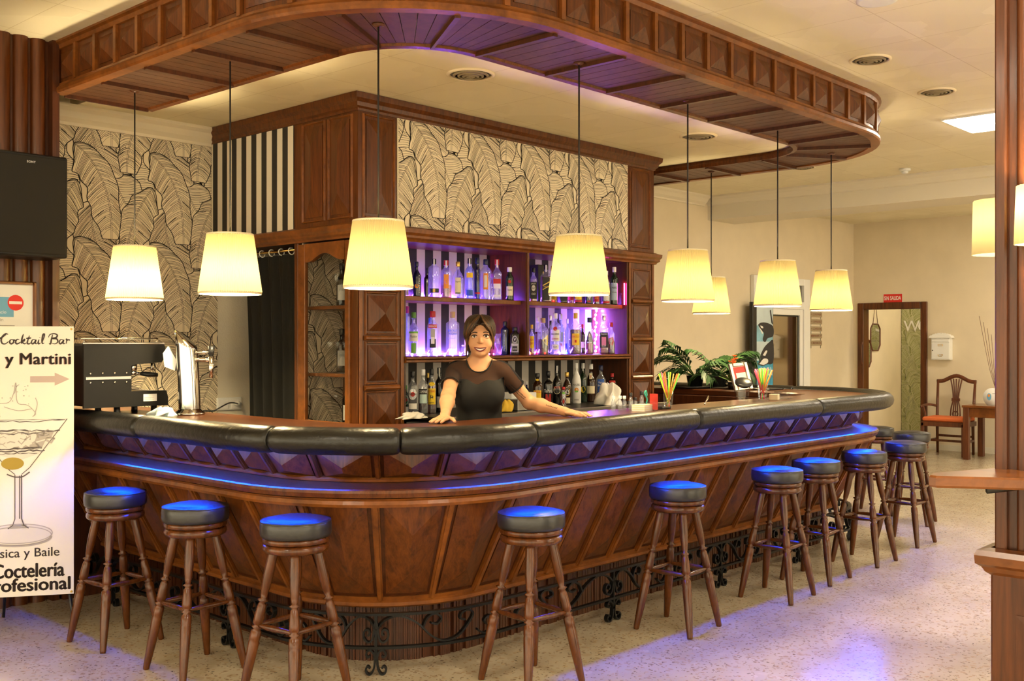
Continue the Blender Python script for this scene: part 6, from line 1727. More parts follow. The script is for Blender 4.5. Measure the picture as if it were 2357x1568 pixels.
# armchair
def armchair():
    v = px_v(2186, 14.25)
    t = thing('armchair', 'dark wooden armchair with pierced splat back and orange seat cushion', 'chair', (14.22, v, 0), 0)
    # local: front faces -x ; y across (left in picture = +y)
    W2 = .265
    for s in (-1, 1):
        part('front_leg', MB().bbox(-.235, -.195, s * W2 - .02, s * W2 + .02, 0, .43, .003), 'chair_wood', t)
        part('rear_leg', MB().tube([(.23, s * (W2 - .03), 0), (.21, s * (W2 - .03), .44), (.27, s * (W2 - .02), .97)], [.018, .022, .017], 8), 'chair_wood', t)
        part('arm', MB().tube(catmull([(.235, s * (W2 - .02), .63), (.05, s * (W2 + .02), .655), (-.15, s * (W2 + .03), .645), (-.185, s * (W2 + .03), .625)], 5), .017, 8), 'chair_wood', t)
        part('arm_post', MB().tube(catmull([(-.14, s * (W2 + .025), .64), (-.11, s * (W2 + .005), .54), (-.12, s * W2, .43)], 5), .015, 8), 'chair_wood', t)
        part('side_stretcher', MB().bbox(-.21, .22, s * (W2 - .02) - .011, s * (W2 - .02) + .011, .17, .20, .002), 'chair_wood', t)
        part('castor', MB().ellip((-.215, s * W2, .012), (.012, .012, .012), 8, 6), 'iron', t)
    part('seat_rail', MB().bbox(-.235, .225, -W2 - .015, W2 + .015, .385, .445, .004), 'chair_wood', t)
    part('cross_stretcher', MB().bbox(-.02, .005, -W2 + .02, W2 - .02, .17, .20, .002), 'chair_wood', t)
    part('rear_stretcher', MB().bbox(.205, .225, -W2 + .03, W2 - .03, .22, .25, .002), 'chair_wood', t)
    # crest rail, camel-backed
    N = 16; C = []
    for k in range(N + 1):
        y = -W2 + .005 + (2 * W2 - .01) * k / N; q = abs(y) / W2
        C.append((.27, y, .965 + .075 * (.5 + .5 * math.cos(PI * min(1, q * 1.25))) - .012 * max(0, q - .8)))
    part('crest_rail', MB().tube(C, .026, 8, ry=.014), 'chair_wood', t)
    for y0, y1, y2 in ((-.075, -.035, -.065), (-.038, -.018, -.03), (0, 0, 0), (.038, .018, .03), (.075, .035, .065)):
        part('splat', MB().tube(catmull([(.27, y0, 1.0), (.26, y1 * 1.3, .85), (.245, y1, .72), (.235, y2 * .9, .60), (.225, y2, .47)], 5), .009, 6), 'chair_wood', t)
    part('splat_band', MB().bbox(.238, .256, -.055, .055, .70, .74, .003), 'chair_wood', t)
    part('splat_shoe', MB().bbox(.215, .24, -.085, .085, .445, .50, .003).tube([(.225, .035 * math.cos(a), .53 + .035 * math.sin(a)) for a in [2 * PI * k / 16 for k in range(17)]], .009, 6, caps=False), 'chair_wood', t)
    cu = part('seat_cushion', MB().bbox(-.225, .20, -W2 - .005, W2 + .005, .447, .505, .018), 'terracotta_cushion', t)
    return t
armchair()
# side table with an oval photo plaque
t = thing('side_table', 'square wooden side table next to the armchair', 'table', (14.05, px_v(2300, 14.05), 0))
part('table_top', MB().bbox(-.30, .30, -.36, .36, .66, .69, .004), 'table_wood', t)
part('apron', MB().bbox(-.27, .27, -.33, .33, .54, .66, .004), 'table_wood', t)
for a in (-.26, .26):
    for b in (-.31, .31):
        part('leg', MB().bbox(a - .035, a + .035, b - .035, b + .035, 0, .66, .003), 'chair_wood', t)
pl = thing('photo_plaque', 'oval white plaque with a small portrait on the side table', 'plaque', (13.95, px_v(2285, 13.95), .69), 0)
part('plaque', MB().lathe([(.001, 0), (.115, 0), (.118, .006), (.115, .012), (.001, .012)], 36, M=Matrix.Translation((0, 0, .105)) @ Matrix.Rotation(-PI / 2, 4, 'Y')), 'ceramic_white', pl)
part('foot', MB().bbox(-.03, .03, -.10, .10, 0, .012, .003), 'glass', pl)
part('portrait', disc(.04, .11, .028, .045, lambda x, y: (-.0135, x, y)), 'print_blue', pl)
part('portrait_face', disc(.042, .125, .014, .018, lambda x, y: (-.0142, x, y)), 'skin_print' if 'skin_print' in MATS else 'p_orange', pl)
part('print_lines', rect2(-.08, .0, .15, .156, lambda x, y: (-.0135, x, y)), 'print_grey', pl)
# thin dry twigs beside the column
t = thing('dry_twigs', 'thin reddish dry twigs standing on the side table', 'twigs', (14.1, px_v(2293, 14.1), .69))
part('vase', MB().lathe([(.03, 0), (.045, .06), (.02, .16), (.025, .2)], 16), 'chair_wood', t)
for k in range(4):
    part('twig', MB().tube(catmull([(0, 0, .18), (0, .03 + .02 * k, .5), (0, .06 + .05 * k, .9 + .08 * k)], 5), .003, 5), 'chair_wood', t)

# white framed glazed door in the long wall
wu0, wu1 = px_u(1727, VF), px_u(1856, VF)
dk = struct('door_2', MB(), 'white_paint', label='white framed glazed door in the long wall') if False else None
vs_ = VF
mb = MB()
mb.bbox(wu0, wu0 + .13, VF - .06, VF, 0, 2.34, .006).bbox(wu1 - .17, wu1, VF - .06, VF, 0, 2.34, .006).bbox(wu0 + .13, wu1 - .17, VF - .06, VF, 2.25, 2.34, .006).bbox(wu0 + .13, wu1 - .17, VF - .06, VF, 1.93, 2.03, .006)
dk = struct('door_2', mb, 'white_paint', label='white framed glazed door in the long wall')
struct('transom_glass', MB().box(wu0 + .13, wu1 - .17, VF - .02, VF - .012, 2.03, 2.25), 'window_glass', dk)
iu0, iu1 = px_u(1776, VF) , wu1 - .18
struct('sash_frame', MB().bbox(wu0 + .13, wu0 + .22, VF - .045, VF - .01, 0, 1.93, .004).bbox(iu1 - .08, iu1, VF - .045, VF - .01, 0, 1.93, .004).bbox(wu0 + .22, iu1 - .08, VF - .045, VF - .01, 1.85, 1.93, .004), 'white_paint', dk)
struct('gasket', frame_rect((wu0 + .22, VF - .012, .1), X_, Z_, iu1 - .08 - wu0 - .22, 1.75, .02, .012), 'black_plastic', dk)
pbr('door_mirror', (.52, .45, .33), .05, metal=1)
struct('door_pane', MB().box(wu0 + .22, iu1 - .08, VF - .016, VF - .010, .1, 1.85), 'door_mirror', dk)
# orca poster stand in front of it
pbr('sea_blue', (.06, .36, .58), .45, var=.35, vscale=9); pbr('sky_pale', (.55, .66, .70), .45, var=.15, vscale=3); pbr('sea_pale', (.25, .50, .62), .45, var=.3, vscale=5); pbr('orca_black', (.02, .022, .03), .4)
ov = VF - .16
ou0, ou1 = px_u(1733, ov), px_u(1780, ov)
t = thing('orca_poster', 'tall black edged poster panel with leaping orcas before the white door', 'poster', ((ou0 + ou1) / 2, ov, 0))
ww = (ou1 - ou0) / 2
part('panel', MB().bbox(-ww, ww, 0, .05, .02, 1.99, .004), 'black_plastic', t)
OF = lambda l: (lambda x, y: (x, -.0006 * l, y))
pL = -ww + .09
part('sky_print', rect2(pL, ww - .012, 1.20, 1.95, OF(1)), 'sky_pale', t)
part('sea_print', rect2(pL, ww - .012, .30, 1.26, OF(2)), 'sea_blue', t)
part('cloud_print', rect2(pL, ww - .012, 1.50, 1.70, OF(2)), 'sea_pale', t)
cxo = (pL + ww) / 2; hw_ = (ww - pL) / 2
def orca(pts, y0, s): return [(cxo + a * hw_, y0 + b * s) for a, b in pts]
part('orca_print', poly2(catmull(orca([(-.85, .28), (-.5, .36), (.2, .36), (.95, .22), (.98, -.15), (.3, -.25), (.0, -.4), (-.3, -.3), (-.15, -.05), (-.55, .05)], 1.62, .32), 4), OF(3)), 'orca_black', t)
part('orca_patch', poly2(catmull(orca([(-.6, .25), (-.3, .22), (-.25, .14), (-.5, .16)], 1.62, .32), 3), OF(4)), 'white_paint', t)
part('orca_belly', poly2(catmull(orca([(-.82, .22), (-.55, .05), (-.35, -.08), (-.3, .0), (-.6, .14)], 1.62, .32), 3), OF(4)), 'white_paint', t)
part('orca_fin', poly2(orca([(.75, .35), (.55, .85), (.68, .88), (.95, .3)], 1.62, .32), OF(3)), 'orca_black', t)
part('orca_print', poly2(catmull(orca([(-.85, -.30), (-.6, .0), (-.1, .30), (.5, .48), (.97, .52), (.98, -.22), (.2, -.30), (-.3, -.36)], 1.32, .36), 4), OF(3)), 'orca_black', t)
part('orca_patch', poly2(catmull(orca([(-.3, .02), (.05, .18), (.25, .16), (.0, .0)], 1.32, .36), 3), OF(4)), 'white_paint', t)
part('orca_belly', poly2(catmull(orca([(-.7, -.28), (-.2, -.10), (.3, -.12), (.3, -.24), (-.2, -.32)], 1.32, .36), 3), OF(4)), 'white_paint', t)
part('lettering', text_mb('ORCA', OF(4), cxo + .02, 1.07, w=hw_ * 1.55, h=.11, align='c', bold=.02), 'sky_pale', t)
# direction boards
t = thing('direction_boards', 'five small wooden direction boards hung on cords on the wall', 'sign boards', (px_u(1876, VF), VF - .012, 1.48))
s0, s1 = px_u(1862, VF) - px_u(1876, VF), px_u(1890, VF) - px_u(1876, VF)
pbr('board_clear', (.40, .31, .20), .3); pbr('board_ink', (.20, .06, .03), .6)
for k, wd_ in enumerate(('DONYMAR', 'GIMNASIO', 'COMEDOR', 'SERVICIOS', 'BAR 300-315')):
    z = .36 - k * .098
    b_ = part('board', MB().bbox(s0, s1, -.004, .004, z, z + .066, .002), 'board_clear', t)
    part('board_lettering', text_mb(('SERVICIOS →' if k == 3 else '← ' + wd_).replace('←', '<-').replace('→', '->'), lambda x, y: (x, -.0052, y), 0, z + .020, w=(s1 - s0) * .85, h=.028, align='c', bold=.02), 'board_ink', b_)
for x in (s0 + .04, s1 - .04):
    part('cord', MB().tube([(x, .0, -.07), (x, .0, .46)], .004, 6), 'steel', t)

def corridor_fill():  # hidden panel added to lift the light behind the doorway
    t = thing('ceiling_light', 'added unseen light panel that brightens the corridor beyond the doorway', 'ceiling light', (15.6, 5.4, HC), group='flush ceiling light panels')
    part('frame', MB().box(-.22, .22, -.22, .22, -.012, 0), 'white_paint', t)
    part('diffuser', MB().box(-.2, .2, -.2, .2, -.020, -.012), 'panel_light', t)
corridor_fill()
# ------------------------------------------------------------------ the bartender
def prim_d(p, P):
    """signed distance of points P (n,3) to primitive p"""
    if p[0] == 'c':
        a, b, ra, rb = np.array(p[1]), np.array(p[2]), p[3], p[4]
        ab = b - a; L = ab @ ab
        t = np.clip(((P - a) @ ab) / L, 0, 1)
        d = P - a - t[:, None] * ab
        return np.sqrt((d * d).sum(1)) - (ra + (rb - ra) * t)
    c, r = np.array(p[1]), np.array(p[2])
    q = P - c
    k0 = np.sqrt(((q / r) ** 2).sum(1)); k1 = np.sqrt(((q / (r * r)) ** 2).sum(1)) + 1e-9
    return k0 * (k0 - 1) / k1
def prim_b(p):
    if p[0] == 'c': 
        a, b = np.array(p[1]), np.array(p[2]); return (a + b) / 2, np.linalg.norm(b - a) / 2 + max(p[3], p[4])
    return np.array(p[1]), max(p[2])
def sdf_eval(prims, P, cull=None):
    d = np.full(len(P), .5, np.float32)
    if cull is not None: cc, cr = cull
    for p in prims:
        op = p[-1]; k = p[-2]
        if cull is not None:
            b, r = prim_b(p)
            if np.linalg.norm(cc - b) - r - cr > .07: continue
        e = prim_d(p, P)
        if op == '+':
            h = np.clip(.5 + .5 * (d - e) / k, 0, 1); d = d * (1 - h) + e * h - k * h * (1 - h)
        else:
            h = np.clip(.5 - .5 * (d + e) / k, 0, 1); d = d * (1 - h) - e * h + k * h * (1 - h)
    return d
def sdf_mesh(prims, lo, hi, h, post=None):
    lo = np.array(lo); n = np.ceil((np.array(hi) - lo) / h).astype(int) + 1
    Bk = 16
    nb = -(-n // Bk); n = nb * Bk + 1
    V = np.full(tuple(n), .5, np.float32)
    g = np.stack(np.meshgrid(*[np.arange(k) for k in nb], indexing='ij'), -1).reshape(-1, 3)
    cen = lo + (g * Bk + Bk / 2) * h
    rad = Bk * h * .87
    keep = np.zeros(len(g), bool)
    for p in prims:
        b, r = prim_b(p)
        near = np.linalg.norm(cen - b, axis=1) - r < rad + .02
        if near.any():
            keep[np.where(near)[0][np.abs(prim_d(p, cen[near])) < rad + .03]] = True
    r_ = np.arange(Bk + 1)
    off = np.stack(np.meshgrid(r_, r_, r_, indexing='ij'), -1).reshape(-1, 3)
    for q, c in zip(g[keep], cen[keep]):
        P = lo + (q * Bk + off) * h
        d = sdf_eval(prims, P, (c, rad))
        if post is not None: d = post(P, d)
        s = q * Bk
        V[s[0]:s[0] + Bk + 1, s[1]:s[1] + Bk + 1, s[2]:s[2] + Bk + 1] = d.reshape(Bk + 1, Bk + 1, Bk + 1)
    S = V < 0
    cells = np.zeros(tuple(n - 1), np.int8)
    for i in (0, 1):
        for j in (0, 1):
            for k in (0, 1): cells += S[i:n[0] - 1 + i, j:n[1] - 1 + j, k:n[2] - 1 + k]
    act = np.argwhere((cells > 0) & (cells < 8))
    idx = np.full(tuple(n - 1), -1, np.int32); idx[tuple(act.T)] = np.arange(len(act))
    acc = np.zeros((len(act), 3)); cnt = np.zeros(len(act))
    cor = [(i, j, k) for i in (0, 1) for j in (0, 1) for k in (0, 1)]
    for a in cor:
        for ax in range(3):
            if a[ax]: continue
            b = list(a); b[ax] = 1
            va = V[tuple((act + a).T)]; vb = V[tuple((act + b).T)]
            m = (va < 0) != (vb < 0)
            t = np.where(m, va / (va - vb + 1e-12), 0)
            pt = act + np.array(a, float); pt[:, ax] += t
            acc[m] += pt[m]; cnt[m] += 1
    vs = lo + acc / cnt[:, None] * h
    F = []
    for ax in range(3):
        u_, v_ = [(1, 2), (2, 0), (0, 1)][ax]
        ok = (act[:, u_] > 0) & (act[:, v_] > 0)
        A = act[ok]
        B = A.copy(); B[:, ax] += 1
        sa = S[tuple(A.T)]; sb = S[tuple(B.T)]
        m = sa != sb
        A = A[m]; sa = sa[m]
        c0 = A.copy(); c1 = A.copy(); c1[:, u_] -= 1; c2 = c1.copy(); c2[:, v_] -= 1; c3 = A.copy(); c3[:, v_] -= 1
        Q = np.stack([idx[tuple(c.T)] for c in (c0, c1, c2, c3)], 1)
        good = (Q >= 0).all(1)
        Q = Q[good]; sa = sa[good]
        Q[~sa] = Q[~sa][:, ::-1]
        F.append(Q)
    F = np.concatenate(F)
    return vs, F
def np_mesh(name, vs, F, mat):
    me = bpy.data.meshes.new(name)
    me.vertices.add(len(vs)); me.vertices.foreach_set('co', np.asarray(vs, np.float32).ravel())
    me.loops.add(F.size); me.loops.foreach_set('vertex_index', F.ravel().astype(np.int32))
    me.polygons.add(len(F)); me.polygons.foreach_set('loop_start', (np.arange(len(F)) * 4).astype(np.int32))
    me.polygons.foreach_set('use_smooth', np.ones(len(F), bool))
    me.update(calc_edges=True); me.validate()
    me.materials.append(MT(mat))
    return me
pbr('skin', (.50, .262, .142), .5, spec=.3)
MATS['skin'].node_tree.nodes['Principled BSDF'].inputs['Subsurface Weight'].default_value = .12
MATS['skin'].node_tree.nodes['Principled BSDF'].inputs['Subsurface Radius'].default_value = (.012, .005, .003)
pbr('dress_black', (.0045, .0038, .0035), .85)
def sheer():
    m = bpy.data.materials.new('sheer_mesh'); m.use_nodes = True; MATS['sheer_mesh'] = m
    nt = m.node_tree; nt.nodes.clear()
    out = nt.nodes.new('ShaderNodeOutputMaterial'); tr = nt.nodes.new('ShaderNodeBsdfTransparent'); tr.inputs[0].default_value = (.62, .55, .5, 1)
    df = nt.nodes.new('ShaderNodeBsdfDiffuse'); df.inputs[0].default_value = (.024, .022, .023, 1)
    mx = nt.nodes.new('ShaderNodeMixShader'); lw = nt.nodes.new('ShaderNodeLayerWeight'); lw.inputs[0].default_value = .35
    mr = nt.nodes.new('ShaderNodeMapRange'); mr.inputs[3].default_value = .50; mr.inputs[4].default_value = .97
    nt.links.new(lw.outputs['Facing'], mr.inputs[0]); nt.links.new(mr.outputs[0], mx.inputs[0])
    nt.links.new(tr.outputs[0], mx.inputs[1]); nt.links.new(df.outputs[0], mx.inputs[2]); nt.links.new(mx.outputs[0], out.inputs[0])
sheer()
def hair_mat():
    m, nt, b = newmat('hair')
    tc = nt.nodes.new('ShaderNodeTexCoord'); mp = nt.nodes.new('ShaderNodeMapping'); mp.inputs['Scale'].default_value = (60, 60, 5)
    nz = nt.nodes.new('ShaderNodeTexNoise'); nz.inputs['Scale'].default_value = 3.0; nz.inputs['Detail'].default_value = 5
    rp = nt.nodes.new('ShaderNodeValToRGB')
    rp.color_ramp.elements[0].color = (.010, .005, .003, 1); rp.color_ramp.elements[0].position = .38
    rp.color_ramp.elements[1].color = (.050, .022, .008, 1); rp.color_ramp.elements[1].position = .75
    nt.links.new(tc.outputs['Object'], mp.inputs[0]); nt.links.new(mp.outputs[0], nz.inputs['Vector']); nt.links.new(nz.outputs['Fac'], rp.inputs[0]); nt.links.new(rp.outputs[0], b.inputs['Base Color'])
    b.inputs['Roughness'].default_value = .42
    bp = nt.nodes.new('ShaderNodeBump'); bp.inputs['Strength'].default_value = .5; bp.inputs['Distance'].default_value = .004
    nt.links.new(nz.outputs['Fac'], bp.inputs['Height']); nt.links.new(bp.outputs[0], b.inputs['Normal'])
hair_mat()
pbr('hair_light', (.12, .055, .018), .4); pbr('hair_dark', (.014, .007, .004), .4)
pbr('lip_plum', (.13, .008, .018), .35); pbr('tooth', (.80, .77, .70), .25); pbr('eye_white', (.75, .72, .68), .2); pbr('iris_brown', (.035, .016, .006), .15); pbr('brow_brown', (.030, .014, .008), .7); pbr('tattoo_ink', (.030, .022, .020), .7); pbr('nail_dark', (.04, .03, .03), .2); pbr('blush', (.62, .26, .17), .5)

# skeleton, local frame: x to the picture's right, y away from the camera, z up
SHL, SHR = (-.128, .015, 1.322), (.145, .015, 1.322)
ELL, WRL = (-.140, -.215, 1.212), (-.140, -.450, 1.132)
ELR, WRR = (.278, .085, 1.160), (.462, -.070, 1.121)
K1 = .03
TORSO = [('e', (.010, .025, 1.235), (.125, .088, .13), K1, '+'), ('c', (-.095, .02, 1.322), (.112, .02, 1.322), .046, .046, K1, '+'),
         ('e', (.010, .03, 1.08), (.112, .082, .16), .05, '+'), ('e', (.010, .04, .92), (.160, .11, .14), .05, '+'),
         ('e', (-.052, -.050, 1.208), (.062, .050, .062), .05, '+'), ('e', (.072, -.050, 1.208), (.062, .050, .062), .05, '+')]
def arm(sh, el, wr, k=.02):
    return [('c', sh, el, .041, .034, k, '+'), ('c', el, tuple(el[i] + (wr[i] - el[i]) * .35 for i in range(3)), .0345, .0355, k, '+'), ('c', tuple(el[i] + (wr[i] - el[i]) * .35 for i in range(3)), wr, .0345, .0225, k, '+')]
NECK = [('c', (.010, .03, 1.32), (.014, .018, 1.45), .050, .044, .025, '+'), ('c', (.0, .03, 1.385), (-.105, .02, 1.345), .030, .034, .03, '+'), ('c', (.022, .03, 1.385), (.125, .02, 1.345), .030, .034, .03, '+')]
hx = .0190
HEADP = [('e', (.014, .035, 1.540), (.072, .092, .083), .02, '+'), ('e', (hx - .002, -.005, 1.497), (.0635, .073, .080), .02, '+'),
         ('e', (hx, -.020, 1.447), (.048, .052, .036), .02, '+'), ('e', (hx, -.058, 1.424), (.020, .016, .015), .02, '+'),
         ('e', (hx - .033, -.044, 1.474), (.026, .026, .026), .015, '+'), ('e', (hx + .035, -.044, 1.474), (.026, .026, .026), .015, '+'),
         ('c', (hx - .034, -.060, 1.531), (hx + .036, -.060, 1.531), .012, .012, .014, '+'),
         ('e', (hx - .0300, -.083, 1.515), (.0145, .014, .0095), .010, '-'), ('e', (hx + .0315, -.083, 1.5165), (.0145, .014, .0095), .010, '-'),
         ('c', (hx + .001, -.070, 1.518), (hx + .002, -.087, 1.487), .0050, .0080, .008, '+'), ('e', (hx - .0075, -.080, 1.4835), (.0062, .007, .0055), .005, '+'), ('e', (hx + .0105, -.080, 1.4835), (.0062, .007, .0055), .005, '+'),
         ('e', (hx + .0005, -.064, 1.451), (.034, .014, .014), .010, '+'),
         ('e', (-.052, .015, 1.50), (.010, .018, .030), .008, '+'), ('e', (.083, .015, 1.50), (.010, .018, .030), .008, '+')]
def finger(a, b, c, r0=.0086, r1=.0066): return [('c', a, b, r0, r0 * .95, .004, '+'), ('c', b, c, r0 * .93, r1, .003, '+')]
def lerp(a, b, t): return tuple(a[i] + (b[i] - a[i]) * t for i in range(3))
HZ = 1.1015
HANDL = [('e', (-.148, -.492, 1.1165), (.036, .042, .0145), .012, '+'), ('c', WRL, (-.146, -.48, 1.120), .0215, .018, .012, '+')]
for kn, tip in (((-.128, -.524), (-.150, -.592)), ((-.144, -.528), (-.176, -.594)), ((-.160, -.522), (-.196, -.580)), ((-.172, -.508), (-.206, -.556))):
    m_ = (kn[0] * .5 + tip[0] * .5, kn[1] * .5 + tip[1] * .5, 1.1125)
    HANDL += finger((kn[0], kn[1], 1.1145), m_, (tip[0], tip[1], HZ + .0015))
HANDL += finger((-.124, -.478, 1.117), (-.100, -.508, 1.112), (-.088, -.545, HZ + .002), .0105, .0078)
HANDR = [('e', (.505, -.104, 1.1155), (.045, .034, .0145), .012, '+'), ('c', WRR, (.492, -.094, 1.118), .0215, .018, .012, '+')]
dv = (.80, -.60); pv = (.60, .80)
for off, ln in ((-.024, .068), (-.008, .076), (.009, .070), (.024, .054)):
    k0 = (.536 + pv[0] * off - abs(off) * .2, -.127 + pv[1] * off)
    t0 = (k0[0] + dv[0] * ln + pv[0] * off * .35, k0[1] + dv[1] * ln + pv[1] * off * .35)
    HANDR += finger((k0[0], k0[1], 1.1155), ((k0[0] + t0[0]) / 2, (k0[1] + t0[1]) / 2, 1.1155), (t0[0], t0[1], HZ + .0015))
HANDR += finger((.492, -.122, 1.115), (.515, -.158, 1.110), (.548, -.180, HZ + .002), .0105, .0078)
LEGS = []
for s in (-1, 1):
    LEGS += [('c', (.01 + s * .080, .04, .86), (.01 + s * .085, .03, .47), .082, .054, .04, '+'), ('c', (.01 + s * .085, .03, .47), (.01 + s * .085, .05, .10), .052, .034, .02, '+'), ('e', (.01 + s * .09, .00, .045), (.042, .115, .042), .03, '+')]
BODY = TORSO + NECK + arm(SHL, ELL, WRL) + arm(SHR, ELR, WRR) + HEADP + HANDL + HANDR + LEGS
def facepost(P, d):
    return d
PX, PZ = -.186, 5.62
pw = cw(PX, PZ)
person = thing('person', 'smiling bartender in a sheer black top leaning with both hands on the bar', 'person', (pw[0], pw[1], 0), HEAD - PI / 2)
vs, F = sdf_mesh(BODY, (-.26, -.64, -.002), (.66, .20, 1.66), .0036)
vs[:, 2] = np.maximum(vs[:, 2], 0.0)
body = link('body', np_mesh('body', vs, F, 'skin'), 'skin', person)
# sheer yoke with short sleeves, opaque bodice
def sleeve(sh, el, f, r): return [('c', sh, lerp(sh, el, f), r, r * .96, .02, '+')]
CL = [tuple(list(p[:2]) + ([tuple(x + .007 for x in p[2])] + list(p[3:]) if p[0] == 'e' else [p[2], p[3] + .007, p[4] + .007] + list(p[5:]))) for p in TORSO] + [('c', (.0, .03, 1.385), (-.105, .02, 1.345), .034, .041, .03, '+'), ('c', (.022, .03, 1.385), (.125, .02, 1.345), .034, .041, .03, '+')]
CLS = CL + sleeve(SHL, ELL, .62, .050) + sleeve(SHR, ELR, .52, .050)
def sweet(P):      # height of the bodice edge
    x = np.abs(P[:, 0] - .010)
    return 1.268 + .022 * np.clip(x / .09, 0, 1.4) - .006 * np.cos(P[:, 0] * 60)
def cut_arm(P, d, sh, el, f):
    a = np.array(sh); b = np.array(el); n = (b - a) / np.linalg.norm(b - a); c = a + (b - a) * f
    return np.maximum(d, np.where(np.linalg.norm(P - c, axis=1) < .09, (P - c) @ n, -1))
def yoke_post(P, d):
    ne = prim_d(('e', (.012, -.045, 1.420), (.072, .10, .094)), P)
    d = np.maximum(d, -ne)
    d = np.maximum(d, P[:, 2] - 1.388 )
    d = np.maximum(d, sweet(P) - .012 - P[:, 2] - 10.0 * np.clip(np.abs(P[:, 0] - .010) - .135, 0, .02))
    d = cut_arm(P, d, SHL, ELL, .56); d = cut_arm(P, d, SHR, ELR, .47)
    return d
def bod_post(P, d): return np.maximum(np.maximum(d, P[:, 2] - sweet(P)), .80 - P[:, 2])
vs, F = sdf_mesh(CLS, (-.24, -.24, 1.10), (.27, .16, 1.42), .0036, yoke_post)
link('sheer_yoke', np_mesh('sheer_yoke', vs, F, 'sheer_mesh'), 'sheer_mesh', person)['label'] = 'sheer black mesh yoke and short sleeves'
CLB = [tuple(list(p[:2]) + ([tuple(x + .0105 for x in p[2])] + list(p[3:]) if p[0] == 'e' else [p[2], p[3] + .0105, p[4] + .0105] + list(p[5:]))) for p in TORSO]
vs, F = sdf_mesh(CLB, (-.24, -.24, .78), (.27, .20, 1.34), .004, bod_post)
link('bodice', np_mesh('bodice', vs, F, 'dress_black'), 'dress_black', person)['label'] = 'opaque black bodice'
pbr('trouser_black', (.010, .010, .011), .8)
TR = [tuple(list(p[:3]) + [p[3] + .010, p[4] + .012] + list(p[5:])) if p[0] == 'c' else p for p in LEGS if p[0] == 'c'] + [('e', (.010, .04, .90), (.170, .12, .13), .05, '+')]
vs, F = sdf_mesh(TR, (-.24, -.14, .08), (.26, .22, 1.0), .008)
link('trousers', np_mesh('trousers', vs, F, 'trouser_black'), 'trouser_black', person)
# lace edges at neckline and cuffs
def on_body(prims, x, z, y0=-.20, y1=.05):
    ys = np.linspace(y0, y1, 400); P = np.stack([np.full(400, x), ys, np.full(400, z)], 1)
    d = sdf_eval(prims, P); i = np.argmax(d < 0)
    return ys[i] if (d < 0).any() else None
CLE = CLS
pts = []
for k in range(49):
    a = PI + PI * k / 48
    x = .012 + .068 * math.cos(a); z = 1.393 + .066 * math.sin(a) * 1.0
    y = on_body(BODY + CLS, x, z)
    if y is not None: pts.append((x, y - .001 - .0015 * (k % 2), z + .0012 * ((k % 2) * 2 - 1)))
part('lace_neckline', MB().tube(pts, .0034, 6), 'dress_black', person)
for sh, el, f in ((SHL, ELL, .56), (SHR, ELR, .47)):
    a = Vector(sh); b = Vector(el); n = (b - a).normalized(); c = a + (b - a) * f
    e1 = n.cross(Vector((0, 0, 1))).normalized(); e2 = n.cross(e1)
    part('lace_cuff', MB().tube([tuple(c + e1 * (.0485 * math.cos(2 * PI * k / 48)) + e2 * (.0485 * math.sin(2 * PI * k / 48)) + n * (.0018 * (k % 2))) for k in range(49)], .0032, 6, caps=False), 'dress_black', person)
# hair: cap with centre parting, curtain fringe and low ponytail
HP = [('e', (.013, .040, 1.549), (.0825, .098, .086), .02, '+'), ('e', (-.020, .01, 1.563), (.046, .080, .064), .02, '+'), ('e', (.052, .01, 1.563), (.043, .080, .064), .02, '+'),
      ('e', (.013, .125, 1.49), (.042, .035, .07), .03, '+'), ('c', (-.02, .12, 1.47), (-.052, .10, 1.37), .022, .012, .02, '+'), ('c', (-.050, .01, 1.53), (-.040, .055, 1.44), .022, .012, .015, '+'), ('c', (.076, .015, 1.53), (.066, .055, 1.45), .018, .010, .015, '+')]
def hair_post(P, d):
    f1 = prim_d(('e', (hx + .002, -.105, 1.482), (.0575, .085, .122)), P)
    d = np.maximum(d, -f1)
    x = P[:, 0] - .017
    d = d + .004 * np.exp(-(x / .006) ** 2) * (P[:, 2] > 1.58)            # parting
    ang = np.arctan2(P[:, 0] - .013, -(P[:, 1] - .03))
    return d + .0011 * np.sin(ang * 46 + P[:, 2] * 70) 
vs, F = sdf_mesh(HP, (-.12, -.10, 1.34), (.14, .20, 1.66), .003, hair_post)
hair = link('hair', np_mesh('hair', vs, F, 'hair'), 'hair', person); hair['label'] = 'dark brown hair tied back with lighter fringe'
rnd = random.Random(21)
